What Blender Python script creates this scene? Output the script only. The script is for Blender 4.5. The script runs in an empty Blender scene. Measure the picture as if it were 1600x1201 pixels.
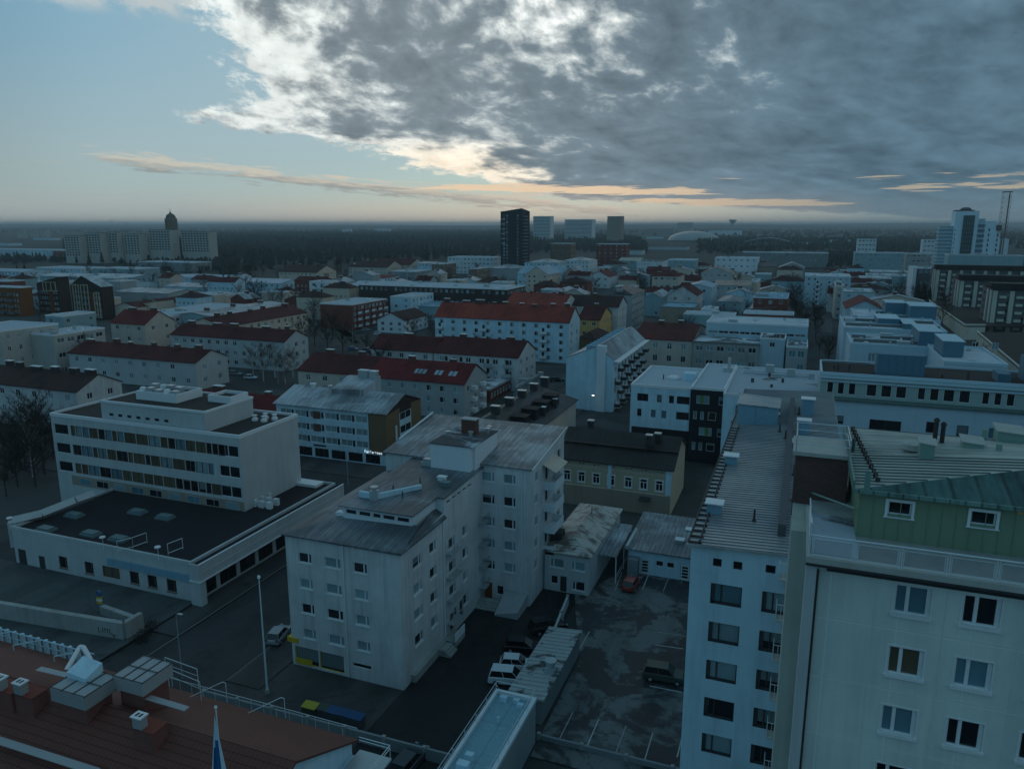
import bpy, math, random
from mathutils import Vector
R = math.radians
rnd = random.Random(7)
sc = bpy.context.scene
COL = sc.collection

# ---------------------------------------------------------------- camera
F = 1180.0; H = 48.0; TH = math.atan(250 / F); YAW = R(20.9)
cd = bpy.data.cameras.new('camera'); cam = bpy.data.objects.new('camera', cd); COL.objects.link(cam)
cd.sensor_width = 36; cd.lens = 36 * F / 1600; cd.clip_start = .5; cd.clip_end = 60000
cam.location = (0, 0, H); cam.rotation_euler = (R(90) - TH, 0, YAW)
sc.camera = cam

# ---------------------------------------------------------------- colour management, sun
sc.view_settings.view_transform = 'Standard'; sc.view_settings.look = 'None'
sc.view_settings.exposure = 0.0; sc.view_settings.gamma = 1
SUN_AZ = YAW - R(4.0); SUN_EL = R(14.5)
sd = bpy.data.lights.new('sun', 'SUN'); so = bpy.data.objects.new('sun', sd); COL.objects.link(so)
sd.energy = 0.05; sd.angle = R(25); sd.color = (1, .86, .7)
so.rotation_euler = (R(90) + SUN_EL, 0, SUN_AZ + R(180))
v = Vector((-math.sin(SUN_AZ) * math.cos(SUN_EL), math.cos(SUN_AZ) * math.cos(SUN_EL), math.sin(SUN_EL)))
so.rotation_euler = v.to_track_quat('Z', 'Y').to_euler()

# ---------------------------------------------------------------- world: sky and clouds
W = bpy.data.worlds.new('World'); sc.world = W; W.use_nodes = True
nt = W.node_tree; nt.nodes.clear()
class S:
    """a little arithmetic on node sockets"""
    def __init__(s, k, tree=None): s.k = k
    def _m(a, op, b=None, c=None):
        n = T.nodes.new('ShaderNodeMath'); n.operation = op
        for i, q in enumerate((a, b, c)):
            if q is None: continue
            if isinstance(q, S): T.links.new(q.k, n.inputs[i])
            else: n.inputs[i].default_value = q
        return S(n.outputs[0])
    def __add__(a, b): return a._m('ADD', b)
    def __radd__(a, b): return a._m('ADD', b)
    def __sub__(a, b): return a._m('SUBTRACT', b)
    def __rsub__(a, b): return (a * -1) + b
    def __mul__(a, b): return a._m('MULTIPLY', b)
    def __rmul__(a, b): return a._m('MULTIPLY', b)
    def __truediv__(a, b): return a._m('DIVIDE', b)
    def abs(a): return a._m('ABSOLUTE')
    def clamp(a):
        n = T.nodes.new('ShaderNodeClamp'); T.links.new(a.k, n.inputs[0]); return S(n.outputs[0])
    def step(a, lo, hi):
        n = T.nodes.new('ShaderNodeMapRange'); n.interpolation_type = 'SMOOTHSTEP'
        T.links.new(a.k, n.inputs[0]); n.inputs[1].default_value = lo; n.inputs[2].default_value = hi
        return S(n.outputs[0])
    def ramp(a, lo, hi, v0, v1):
        n = T.nodes.new('ShaderNodeMapRange'); T.links.new(a.k, n.inputs[0])
        for i, q in enumerate((lo, hi, v0, v1)): n.inputs[i + 1].default_value = q
        return S(n.outputs[0])
    def curve(a, lo, hi, pts):
        n = T.nodes.new('ShaderNodeFloatCurve'); c = n.mapping.curves[0]
        ys = [p[1] for p in pts]; y0, y1 = min(ys), max(ys)
        q = [((p[0] - lo) / (hi - lo), (p[1] - y0) / (y1 - y0)) for p in pts]
        c.points[0].location = q[0]; c.points[1].location = q[-1]
        for p in q[1:-1]: c.points.new(*p)
        for p in c.points: p.handle_type = 'AUTO_CLAMPED'
        n.mapping.update()
        T.links.new(a.ramp(lo, hi, 0, 1).k, n.inputs[1])
        return S(n.outputs[0]) * (y1 - y0) + y0
def vec(x, y, z=0.0):
    n = T.nodes.new('ShaderNodeCombineXYZ')
    for i, q in enumerate((x, y, z)):
        if isinstance(q, S): T.links.new(q.k, n.inputs[i])
        else: n.inputs[i].default_value = q
    return S(n.outputs[0])
def noise(v, scale, detail=5, rough=.55, lac=2.0, dist=0.0, out=0):
    n = T.nodes.new('ShaderNodeTexNoise'); T.links.new(v.k, n.inputs['Vector'])
    n.inputs['Scale'].default_value = scale; n.inputs['Detail'].default_value = detail
    n.inputs['Roughness'].default_value = rough; n.inputs['Lacunarity'].default_value = lac
    n.inputs['Distortion'].default_value = dist
    return S(n.outputs[out])
def mixc(f, a, b, mode='MIX'):
    n = T.nodes.new('ShaderNodeMix'); n.data_type = 'RGBA'; n.blend_type = mode
    for i, q in ((0, f), (6, a), (7, b)):
        if isinstance(q, S): T.links.new(q.k, n.inputs[i])
        elif i == 0: n.inputs[0].default_value = q
        else: n.inputs[i].default_value = (*q, 1) if len(q) == 3 else q
    return S(n.outputs[2])
def scalec(c, f):
    n = T.nodes.new('ShaderNodeVectorMath'); n.operation = 'SCALE'
    if isinstance(c, S): T.links.new(c.k, n.inputs[0])
    else: n.inputs[0].default_value = c
    if isinstance(f, S): T.links.new(f.k, n.inputs['Scale'])
    else: n.inputs['Scale'].default_value = f
    return S(n.outputs[0])
T = nt
def sky_world():
    tc = nt.nodes.new('ShaderNodeTexCoord'); sp = nt.nodes.new('ShaderNodeSeparateXYZ')
    nt.links.new(tc.outputs['Generated'], sp.inputs[0])
    x, y, z = S(sp.outputs[0]), S(sp.outputs[1]), S(sp.outputs[2])
    cy, sy = math.cos(YAW), math.sin(YAW)
    rt = x * cy + y * sy; fw = y * cy - x * sy
    az = rt._m('ARCTAN2', fw) * 57.2958
    el = z._m('ARCSINE') * 57.2958
    zc = z._m('MAXIMUM', 0.0)
    # cloud coordinates: degrees across, compressed towards the horizon
    vv = (el._m('MAXIMUM', 0.0) + 3.2)._m('LOGARITHM', math.e) * 12
    P = vec(az * .1 + vv * .05, vv * .19)
    dsun = ((az - 4) * (az - 4) * .40 + (el - 15) * (el - 15))._m('SQRT')
    glow = (dsun * -0.085)._m('EXPONENT')
    back = fw.step(-.3, .75) * (1 - el.step(18, 38))
    sky = nt.nodes.new('ShaderNodeTexSky'); sky.sky_type = 'NISHITA'; sky.sun_disc = False
    sky.sun_elevation = SUN_EL; sky.sun_rotation = -SUN_AZ; sky.air_density = 1.0; sky.dust_density = .6; sky.ozone_density = 2.0
    clear = mixc(1.0, S(sky.outputs[0]), (.40, .60, .66), 'MULTIPLY')
    grad = mixc(el.step(1, 15), (3.9, 4.8, 5.0), (2.2, 4.2, 5.6))
    clear = mixc(.85, clear, grad)
    clear = mixc(az.step(-34, -16) * el.step(2, 6) * .5, clear, (3.9, 5.2, 5.7))
    clear = mixc((1 - az.step(-40, -26)), clear, scalec(clear, .8))
    side = mixc(rt.step(.25, .95), (1.15, 2.60, 3.65), (3.5, 4.6, 5.0))
    clear = mixc(back, side, clear)
    n1 = noise(P, .55, 6, .60, dist=.4); n2 = noise(P, 1.9, 7, .66, dist=.35); n3 = noise(P, 6.0, 6, .68)
    edge = el.curve(0, 16, [(0, 34), (.8, 22), (1.5, 10), (2.3, 0), (3.4, -4), (4.2, -7), (5.0, -9.5), (5.7, -12), (6.3, -18), (7.0, -22), (7.7, -19.5), (8.6, -18.2), (10.5, -18.6), (12.5, -20), (16, -25)])
    edge = edge - el.ramp(16, 60, 0, 60)
    wob = (n1 - .5) * 10 + (n2 - .5) * 12 + (n3 - .5) * 11
    dd = (az - edge) + wob
    cov = dd.step(-1.0, 1.8)
    # the sheet: ragged rim, puffs, broad dark masses
    c1 = noise(P, .95, 6, .56, dist=.4); c2 = noise(P, 2.7, 6, .58, dist=.35); c3 = noise(P, 7.0, 4, .55, dist=.2)
    inside = dd.step(0, 11)
    low_gl = ((((az + 4.5) / 7)._m('POWER', 2) + ((el - 3.9) / 1.8)._m('POWER', 2)) * -1)._m('EXPONENT')
    thick = inside * .74 - low_gl * .95 + (c1 - .5) * 1.9 + (c2 - .5) * 2.5 + (c3 - .5) * 1.1 + az.step(6, 26) * .42 - glow * .62 + (1 - el.step(3, 9)) * .34 * az.step(-6, 3) + az.step(-14, -4) * .12 + .06
    t = thick.step(-.34, .62)
    dark = mixc(az.step(-12, 30), (1.65, 2.05, 2.30), (.72, 1.28, 1.72))
    dark = scalec(dark, 1.36 - (c2 - .5) * 1.6 - (c1 - .5) * 1.1 - (c3 - .5) * .6)
    bright = mixc(el.step(1.5, 6.5), (6.4, 5.7, 4.6), (6.2, 6.6, 6.4))
    bright = mixc(low_gl, bright, (8.4, 7.4, 5.9))
    bright = mixc(az.step(9, 28), bright, (2.9, 3.5, 3.7))
    bright = scalec(bright, 1.28 - (c3 - .5) * .6 - (c2 - .5) * 1.1 - (n3 - .5) * .5)
    cc = mixc(t, bright, dark)
    hot = (glow.step(.50, 1.0) * (1 - thick.step(-.35, .12))).clamp()
    cc = mixc(hot, cc, (11.0, 11.2, 11.0))
    cc = mixc(back, scalec(side, .82), cc)
    out = mixc(cov, clear, cc)
    # thin streaks under the sheet, sloping down to the right
    s1 = noise(vec(az * .05 + el * .1, el * 1.1 + az * .085), 1.0, 6, .6, dist=.5); s2 = noise(vec(az * .35, el * 3.6 + az * .28), 1.0, 6, .68, dist=.5)
    line = el - (2.2 - (az + 5) * .088)._m('MINIMUM', 4.3)
    st = (1 - (line.abs() / .8)).clamp()._m('POWER', .6) * (az.step(-31, -25)) * (1 - az.step(6, 14))
    streak = (st * .95 + (s1 - .5) * 2.8 + (s2 - .5) * 3.0 - .40).step(0.0, .5) * st.step(0, .2)
    sc_ = mixc(az.ramp(-30, 5, 0, 1).clamp(), (5.6, 5.5, 4.8), (7.4, 6.3, 4.9))
    under = mixc(az.ramp(-30, 5, 0, 1).clamp(), (3.0, 3.3, 3.3), (3.0, 2.9, 2.8))
    sc_ = mixc((s2 * .9 + line * .55 - .44).step(-.16, .16), under, sc_)
    out = mixc(streak * (1 - cov * .55) * .9, out, sc_)
    # small puffs in the upper left corner
    w1 = noise(P, 3.0, 7, .66, dist=.3)
    wi = (w1 - .5) * 6 + (el - 13.9) * .5 + .25 - ((az + 26) / 6).abs() * .5 + .75
    out = mixc(wi.step(-.1, .9) * el.step(12.4, 13.6) * (1 - az.step(-22, -19)) * back * .9, out, (5.2, 5.8, 5.9))
    # a few hairlines far left
    hl = (noise(vec(az * .12, el * 5), 1.0, 4, .6) - .58).step(0, .1) * el.step(2.6, 3.2) * (1 - el.step(3.6, 4.4)) * (1 - az.step(-30, -26))
    out = mixc(hl * .5, out, (4.4, 4.5, 4.1))
    # low haze, pinkish under the sheet, and the slits above the horizon
    low = 1 - el.step(-.3, 3.0)
    hz = mixc(az.ramp(-34, 34, 0, 1).clamp().curve(0, 1, [(0, 0), (.42, .10), (.55, .25), (.78, .85), (1, 1)]), (4.3, 4.5, 4.4), (1.6, 2.3, 2.7))
    pink = (1 - ((az - 1) / 24)._m('ABSOLUTE').clamp())._m('POWER', .7) * (1 - ((el - 1.2) / 2.0)._m('ABSOLUTE').clamp())._m('POWER', .7)
    hz = mixc(pink * .8, hz, (8.2, 6.0, 4.5))
    out = mixc((low._m('MAXIMUM', pink * .55)) * .85 * fw.step(-.3, .75), out, hz)
    q1 = noise(vec(az * .085, el * 2.6 - az * .02), 1.0, 7, .62, dist=.6); q2 = noise(vec(az * .35, el * 6), 1.0, 5, .6)
    b1 = (1 - ((el - 2.55 + az * .022).abs() / .55)).clamp() * az.step(-9, -2) * (1 - az.step(12, 17))
    b2 = (1 - ((el - 1.75 + az * .012).abs() / .40)).clamp() * az.step(5, 11) * (1 - az.step(20, 27))
    b3 = (1 - ((el - 2.35).abs() / .45)).clamp() * az.step(24, 27) * .7
    b4 = (1 - ((el - 3.1 + (az - 24) * .01).abs() / .25)).clamp() * az.step(12, 16) * .6
    band = b1._m('MAXIMUM', b2)._m('MAXIMUM', b3)._m('MAXIMUM', b4)
    slit = (band * 1.5 + (q1 - .5) * 3.4 + (q2 - .5) * 2.4 - .66).step(0, .35) * band.step(0, .25)
    out = mixc(slit * .95, out, mixc(az.step(4, 24), (8.8, 6.6, 4.5), (4.4, 3.9, 3.1)))
    # sun hidden behind the upper clouds stays a soft hot spot
    bg = nt.nodes.new('ShaderNodeBackground'); bg.inputs[1].default_value = .1
    nt.links.new(out.k, bg.inputs[0])
    o = nt.nodes.new('ShaderNodeOutputWorld'); nt.links.new(bg.outputs[0], o.inputs[0])
sky_world()

# ---------------------------------------------------------------- helpers
def at(px, py, z=0.0):
    "where the sight line through a photo pixel meets the level z"
    a = (px - 800) / F; b = -(py - 600.5) / F
    f = math.cos(TH) + b * math.sin(TH); u = -math.sin(TH) + b * math.cos(TH)
    X = a * math.cos(YAW) - f * math.sin(YAW); Y = a * math.sin(YAW) + f * math.cos(YAW)
    k = (z - H) / u
    return X * k, Y * k
MATS = {}
def newmat(name):
    global T
    m = bpy.data.materials.new(name); m.use_nodes = True; T = m.node_tree
    bsdf = T.nodes['Principled BSDF']; MATS[name] = m
    tc = T.nodes.new('ShaderNodeTexCoord')
    return m, bsdf, tc
def bump(bsdf, h, strength, dist=.02):
    b = T.nodes.new('ShaderNodeBump'); b.inputs['Strength'].default_value = strength; b.inputs['Distance'].default_value = dist
    T.links.new(h.k, b.inputs['Height']); T.links.new(b.outputs[0], bsdf.inputs['Normal'])
def sep(k):
    n = T.nodes.new('ShaderNodeSeparateXYZ'); T.links.new(k, n.inputs[0]); return [S(o) for o in n.outputs]
def objvar(amount=.12):
    oi = T.nodes.new('ShaderNodeObjectInfo'); return S(oi.outputs['Random']) * amount + (1 - amount / 2)
def stucco(name, c, rough=.85, dirt=.25, panel=None):
    m, b, tc = newmat(name); g = S(tc.outputs['Object'])
    x, y, z = sep(g.k)
    big = noise(g, .25, 4, .6); fine = noise(g, 6, 4, .6)
    st = noise(vec(x * 1.4, y * 1.4, z * .10), 1.0, 5, .65)
    f = 1 - (big - .5) * dirt * 1.2 - (st - .45).clamp() * dirt * 1.6 - (fine - .5) * .08
    col = scalec(c, f)
    if panel:
        pw, ph, u0, z0, gc = panel
        def ln(v, p):
            return (((v / p)._m('FRACT') - .5).abs() - (.5 - .025 / p))._m('GREATER_THAN', 0)
        L = (ln(x - u0, pw)._m('MAXIMUM', ln(z - z0, ph)))
        col = mixc(L * .5, col, gc)
    T.links.new(col.k, b.inputs['Base Color']); b.inputs['Roughness'].default_value = rough
    b.inputs['Specular IOR Level'].default_value = .25
    bump(b, fine, .15, .01)
    return m
def brick(name, c1, c2, mortar, s=1.0):
    m, b, tc = newmat(name); g = S(tc.outputs['Object']); x, y, z = sep(g.k)
    n = T.nodes.new('ShaderNodeTexBrick'); T.links.new(vec(x + y, z).k, n.inputs['Vector'])
    n.inputs['Color1'].default_value = (*c1, 1); n.inputs['Color2'].default_value = (*c2, 1); n.inputs['Mortar'].default_value = (*mortar, 1)
    n.inputs['Scale'].default_value = 1; n.inputs['Brick Width'].default_value = .28 * s; n.inputs['Row Height'].default_value = .085 * s; n.inputs['Mortar Size'].default_value = .01 * s
    f = 1.15 - noise(g, .6, 5, .6) * .35
    T.links.new(scalec(S(n.outputs[0]), f).k, b.inputs['Base Color']); b.inputs['Roughness'].default_value = .9
    return m
def seam(name, c, axis='x', pitch=.6, rough=.42, metal=.0, wet=.35, wetc=None, line=.5):
    "standing-seam sheet; wet = how much of it is darker, streaked down the slope"
    m, b, tc = newmat(name); g = S(tc.outputs['Object']); x, y, z = sep(g.k)
    u, w = (x, y) if axis == 'x' else (y, x)
    fr = (u / pitch)._m('FRACT')
    ln = 1 - (fr - .5).abs().step(.40, .47) * line
    st = noise(vec(u * 2.2, w * .35), 1.0, 5, .65); big = noise(vec(u * .11, w * .16), 1.0, 4, .55, dist=.4)
    fine = noise(g, 5, 4, .6)
    wm = (big * 1.3 + st * .55 - .93 + wet * .35).step(-.20, .20)
    cell = (u / pitch)._m('FLOOR'); pan = T.nodes.new('ShaderNodeTexWhiteNoise'); pan.noise_dimensions = '1D'
    T.links.new(cell.k, pan.inputs['W'])
    f = ln * (1.12 - S(pan.outputs[0]) * .2) * (1.25 - st * .5) * (1.08 - fine * .16)
    col = mixc(wm, c, wetc or tuple(q * .38 for q in c))
    T.links.new(scalec(col, f).k, b.inputs['Base Color'])
    T.links.new((.75 * rough + st * .35 * rough + .02).k, b.inputs['Roughness']); b.inputs['Metallic'].default_value = metal
    b.inputs['Specular IOR Level'].default_value = .12 if rough > .55 else .3
    hgt = (fr - .5).abs().step(.42, .48)
    bump(b, hgt, .6, .05)
    return m
def tile(name, c, axis='x', rough=.75, var=.35):
    m, b, tc = newmat(name); g = S(tc.outputs['Object']); x, y, z = sep(g.k)
    u, w = (x, y) if axis == 'x' else (y, x)
    a = ((u / .34)._m('FRACT') - .5).abs() * 2
    r = (w / .46)._m('FRACT')
    big = noise(g, .35, 5, .65); fine = noise(vec(u * 3.4, w * 2.8), 1.0, 2, .5)
    f = (.72 + a * .25) * (1 - r.step(.78, .98) * .65) * (1.1 + var * .5 - big * var) * (1.12 - fine * .24)
    T.links.new(scalec(c, f).k, b.inputs['Base Color']); b.inputs['Roughness'].default_value = rough
    bump(b, a * .6 + r * .4, .7, .04)
    return m
def felt(name, c, frost=0.0, fc=(.55, .6, .65), rough=.85, sc1=.12):
    "flat roof felt or membrane, with pale rime where frost > 0"
    m, b, tc = newmat(name); g = S(tc.outputs['Object'])
    big = noise(g, sc1, 5, .6, dist=.5); fine = noise(g, 3, 5, .65)
    x, y, z = sep(g.k)
    seamy = (((x / 3.1)._m('FRACT') - .5).abs() - .488)._m('GREATER_THAN', 0)._m('MAXIMUM', (((y / 5.3)._m('FRACT') - .5).abs() - .494)._m('GREATER_THAN', 0))
    f = (1.25 - fine * .5) * (1.15 - big * .3) * (1 - seamy * .3)
    col = scalec(c, f)
    if frost > 0:
        col = mixc((big + fine * .12 - .62 + frost * .3).step(-.05, .05), col, scalec(fc, 1.1 - fine * .2))
    T.links.new(col.k, b.inputs['Base Color']); b.inputs['Roughness'].default_value = rough; b.inputs['Specular IOR Level'].default_value = .15
    bump(b, fine, .2, .02)
    return m
def plain(name, c, rough=.6, metal=0., var=.12, spec=.4):
    m, b, tc = newmat(name); g = S(tc.outputs['Object'])
    f = 1 + var / 2 - noise(g, 1.7, 4, .6) * var
    T.links.new(scalec(c, f * objvar(var)).k, b.inputs['Base Color']); b.inputs['Roughness'].default_value = rough; b.inputs['Metallic'].default_value = metal
    b.inputs['Specular IOR Level'].default_value = spec
    return m
def glass(name, c, rough=.08, spec=.6):
    m, b, tc = newmat(name); g = S(tc.outputs['Object'])
    n = noise(g, .8, 2, .5)
    T.links.new(scalec(c, (1.2 - n * .4) * objvar(.5)).k, b.inputs['Base Color']); b.inputs['Roughness'].default_value = rough
    b.inputs['Specular IOR Level'].default_value = spec
    bump(b, n, .04, .02)
    return m
def half_blind(name, dark, pale):
    m, b, tc = newmat(name); x, y, z = sep(tc.outputs['Object']); oi = T.nodes.new('ShaderNodeObjectInfo'); q = S(oi.outputs['Random'])
    fold = ((x * 19)._m('SINE') * .12 + 1)  # light and shade of curtain folds, put into the colour of a flat pane
    k = (z - q * 1.5)._m('GREATER_THAN', 0) * (1 - (x - (q * 7)._m('FRACT') * 2.4)._m('GREATER_THAN', 0) * (q - .45)._m('GREATER_THAN', 0))
    T.links.new(mixc(k, dark, scalec(pale, fold * objvar(.5))).k, b.inputs['Base Color']); b.inputs['Roughness'].default_value = .12
    return m
def emit(name, c, e):
    m, b, tc = newmat(name); b.inputs['Base Color'].default_value = (*c, 1); b.inputs['Emission Color'].default_value = (*c, 1); b.inputs['Emission Strength'].default_value = e
    return m
def M(n): return MATS[n]

class MB:
    "collects boxes, sheets, bars and tubes; build() links them as one mesh object"
    def __init__(s): s.v = []; s.f = []; s.m = []; s.cur = 0
    def slot(s, i): s.cur = i; return s
    def poly(s, pts):
        k = len(s.v); s.v += [tuple(p) for p in pts]; s.f.append(tuple(range(k, k + len(pts)))); s.m.append(s.cur); return s
    def box(s, x0, x1, y0, y1, z0, z1):
        k = len(s.v)
        s.v += [(x0, y0, z0), (x1, y0, z0), (x1, y1, z0), (x0, y1, z0), (x0, y0, z1), (x1, y0, z1), (x1, y1, z1), (x0, y1, z1)]
        for q in ((0, 3, 2, 1), (4, 5, 6, 7), (0, 1, 5, 4), (1, 2, 6, 5), (2, 3, 7, 6), (3, 0, 4, 7)):
            s.f.append(tuple(k + i for i in q)); s.m.append(s.cur)
        return s
    def prism(s, pts, z0, z1):
        "pts: outline counter-clockwise; z0, z1 numbers or lists"
        n = len(pts); a = z0 if isinstance(z0, (list, tuple)) else [z0] * n; b = z1 if isinstance(z1, (list, tuple)) else [z1] * n
        k = len(s.v); s.v += [(p[0], p[1], a[i]) for i, p in enumerate(pts)] + [(p[0], p[1], b[i]) for i, p in enumerate(pts)]
        s.f.append(tuple(k + i for i in reversed(range(n)))); s.f.append(tuple(k + n + i for i in range(n))); s.m += [s.cur] * 2
        for i in range(n):
            j = (i + 1) % n; s.f.append((k + i, k + j, k + n + j, k + n + i)); s.m.append(s.cur)
        return s
    def bar(s, a, b, w=.05, n=4, w2=None):
        a = Vector(a); b = Vector(b); d = (b - a)
        if d.length < 1e-6: return s
        d.normalize(); u = d.orthogonal().normalized(); q = d.cross(u); w2 = w if w2 is None else w2
        k = len(s.v)
        for c, r in ((a, w), (b, w2)):
            for i in range(n):
                t = 2 * math.pi * (i + .5) / n; p = c + (u * math.cos(t) + q * math.sin(t)) * r; s.v.append(tuple(p))
        for i in range(n):
            j = (i + 1) % n; s.f.append((k + i, k + j, k + n + j, k + n + i)); s.m.append(s.cur)
        s.f.append(tuple(k + i for i in reversed(range(n)))); s.f.append(tuple(k + n + i for i in range(n))); s.m += [s.cur] * 2
        return s
    def tube(s, pts, w=.03, n=6):
        for a, b in zip(pts, pts[1:]): s.bar(a, b, w, n)
        return s
    def cyl(s, x, y, z0, z1, r, r2=None, n=14): return s.bar((x, y, z0), (x, y, z1), r, n, r if r2 is None else r2)
    def lathe(s, x, y, prof, n=20):
        k = len(s.v)
        for r, z in prof:
            for i in range(n):
                t = 2 * math.pi * i / n; s.v.append((x + r * math.cos(t), y + r * math.sin(t), z))
        for j in range(len(prof) - 1):
            for i in range(n):
                i2 = (i + 1) % n; s.f.append((k + j * n + i, k + j * n + i2, k + (j + 1) * n + i2, k + (j + 1) * n + i)); s.m.append(s.cur)
        return s
    def facade(s, p0, t, n, w, z0, z1, rects=(), depth=.20):
        "wall sheet with openings; rects (u0,u1,v0,v1); reveals go inward"
        us = sorted({0, w} | {r[0] for r in rects} | {r[1] for r in rects}); vs = sorted({z0, z1} | {r[2] for r in rects} | {r[3] for r in rects})
        us = [u for u in us if 0 <= u <= w]; vs = [q for q in vs if z0 <= q <= z1]
        P = lambda u, z, d=0: (p0[0] + t[0] * u - n[0] * d, p0[1] + t[1] * u - n[1] * d, z)
        idx = {}
        def V(u, z):
            if (u, z) not in idx: idx[(u, z)] = len(s.v); s.v.append(P(u, z))
            return idx[(u, z)]
        for j in range(len(vs) - 1):
            run = None
            for i in range(len(us) - 1):
                uc = (us[i] + us[i + 1]) / 2; vc = (vs[j] + vs[j + 1]) / 2
                if any(r[0] < uc < r[1] and r[2] < vc < r[3] for r in rects): continue
                s.f.append((V(us[i], vs[j]), V(us[i + 1], vs[j]), V(us[i + 1], vs[j + 1]), V(us[i], vs[j + 1]))); s.m.append(s.cur)
        for a, b, c, d in rects:
            for q in (((a, c), (b, c)), ((b, c), (b, d)), ((b, d), (a, d)), ((a, d), (a, c))):
                s.poly([P(*q[0]), P(*q[1]), P(*q[1], depth), P(*q[0], depth)])
        return s
    def mesh(s, name, mats):
        me = bpy.data.meshes.new(name); me.from_pydata(s.v, [], s.f)
        for m in (mats if isinstance(mats, (list, tuple)) else [mats]): me.materials.append(M(m) if isinstance(m, str) else m)
        me.polygons.foreach_set('material_index', s.m)
        me.update(); return me
    def build(s, name, mats, parent=None, loc=(0, 0, 0)):
        return place(name, s.mesh(name, mats), parent, loc)
def place(name, me, parent=None, loc=(0, 0, 0), rz=0.0):
    o = bpy.data.objects.new(name, me); COL.objects.link(o); o.location = loc; o.rotation_euler[2] = rz
    if parent is not None: o.parent = parent
    return o
def thing(name, label, cat, loc=(0, 0, 0), rz=0.0, group=None):
    o = bpy.data.objects.new(name, None); COL.objects.link(o); o.location = loc; o.rotation_euler[2] = rz
    o.empty_display_size = .5
    return tag(o, label, cat, group)
def tag(o, label, cat, group=None):
    o['label'] = label; o['category'] = cat
    if group: o['group'] = group
    return o
def struct(o): o['kind'] = 'structure'; return o
def dup(root, loc, rz=None, label=None):
    r = root.copy(); COL.objects.link(r); r.location = loc
    if rz is not None: r.rotation_euler[2] = rz
    if label: r['label'] = label
    for ch in list(root.children):
        c = ch.copy(); COL.objects.link(c); c.parent = r
        for g in list(ch.children):
            d = g.copy(); COL.objects.link(d); d.parent = c
    return r

# ---------------------------------------------------------------- materials
stucco('white_render', (.57, .60, .61), dirt=.55); stucco('white_clean', (.66, .72, .76), dirt=.12); stucco('cool_white', (.50, .70, .80), dirt=.38)
stucco('grey_render', (.36, .40, .41)); stucco('pale_grey', (.48, .52, .53)); stucco('dark_grey', (.10, .11, .12), dirt=.15); stucco('mid_grey', (.24, .27, .28))
stucco('beige_render', (.56, .50, .44)); stucco('cream_render', (.64, .55, .45)); stucco('yellow_render', (.60, .40, .15)); stucco('ochre_render', (.44, .40, .30))
stucco('concrete', (.34, .36, .35), dirt=.5); stucco('pale_concrete', (.45, .46, .43), dirt=.3); stucco('teal_render', (.28, .42, .46))
stucco('tower_render', (.64, .73, .69), dirt=.36, panel=(2.7, 2.83, 3.85 - .02, 31.2, (.82, .88, .88)))
stucco('green_board', (.20, .29, .20), dirt=.15); stucco('black_cladding', (.022, .024, .028), dirt=.1); stucco('brown_render', (.20, .15, .11)); stucco('taupe', (.30, .26, .21))
brick('brown_brick', (.13, .075, .04), (.17, .10, .05), (.16, .13, .10)); brick('red_brick', (.22, .06, .045), (.17, .05, .04), (.16, .12, .11))
brick('dark_brick', (.13, .062, .052), (.17, .085, .07), (.07, .06, .06)); brick('ochre_brick', (.20, .125, .06), (.16, .10, .05), (.2, .16, .1)); brick('orange_brick', (.30, .10, .03), (.24, .08, .03), (.15, .1, .08))
for ax in 'xy':
    seam('grey_metal_' + ax, (.36, .42, .46), ax); seam('light_metal_' + ax, (.42, .48, .52), ax, wet=0.0, rough=.5)
    seam('dark_metal_' + ax, (.060, .062, .068), ax, wet=0.3); seam('black_metal_' + ax, (.030, .027, .026), ax, wet=.1, rough=.45)
    seam('red_metal_' + ax, (.16, .023, .023), ax, wet=0, rough=.7, line=.5, wetc=(.10, .017, .017)); seam('orange_roof_' + ax, (.30, .060, .042), ax, wet=0, rough=.8, line=.5, wetc=(.19, .042, .032))
    seam('maroon_roof_' + ax, (.105, .027, .026), ax, wet=0, rough=.8, line=.5, wetc=(.065, .020, .020)); seam('brown_roof_' + ax, (.060, .034, .030), ax, wet=-.2, rough=.8, line=.3, wetc=(.045, .028, .026))
    seam('blue_metal_' + ax, (.22, .38, .48), ax, wet=-.3, wetc=(.15, .27, .35)); seam('green_metal_' + ax, (.17, .30, .27), ax, wet=-.2)
seam('tall_roof', (.44, .46, .46), 'y', pitch=.55, rough=.36, metal=.35, wet=-.1, wetc=(.26, .31, .35), line=.55)
seam('crest_roof', (.40, .43, .39), 'y', pitch=.6, rough=.5, wet=-.35, wetc=(.24, .27, .25), line=.25)
seam('south_roof', (.19, .235, .265), 'x', pitch=.5, rough=.5, wet=.34, wetc=(.085, .098, .108), line=.3)
seam('north_roof', (.34, .39, .42), 'x', pitch=.75, rough=.4, wet=.22, wetc=(.12, .14, .15), line=.35)
seam('teal_tin', (.065, .145, .14), 'x', pitch=1.1, rough=.6, wet=-.2, line=.4)
tile('red_tile', (.15, .045, .030), var=.6); tile('black_tile_y', (.05, .052, .055), 'y'); tile('rust_tile', (.40, .36, .32), 'y', var=.9)
tile('pale_tile', (.45, .40, .35), 'y', var=1.2)
felt('black_felt', (.028, .027, .030)); felt('brown_felt', (.05, .045, .042)); felt('frosted_felt', (.09, .09, .09), frost=.55, fc=(.38, .44, .50)); felt('patchy_felt', (.09, .09, .095), frost=.28, fc=(.40, .46, .52))
felt('snow_felt', (.16, .17, .18), frost=.9, fc=(.40, .47, .53)); felt('blue_membrane', (.20, .36, .46)); felt('terrace_membrane', (.24, .40, .46))
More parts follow.
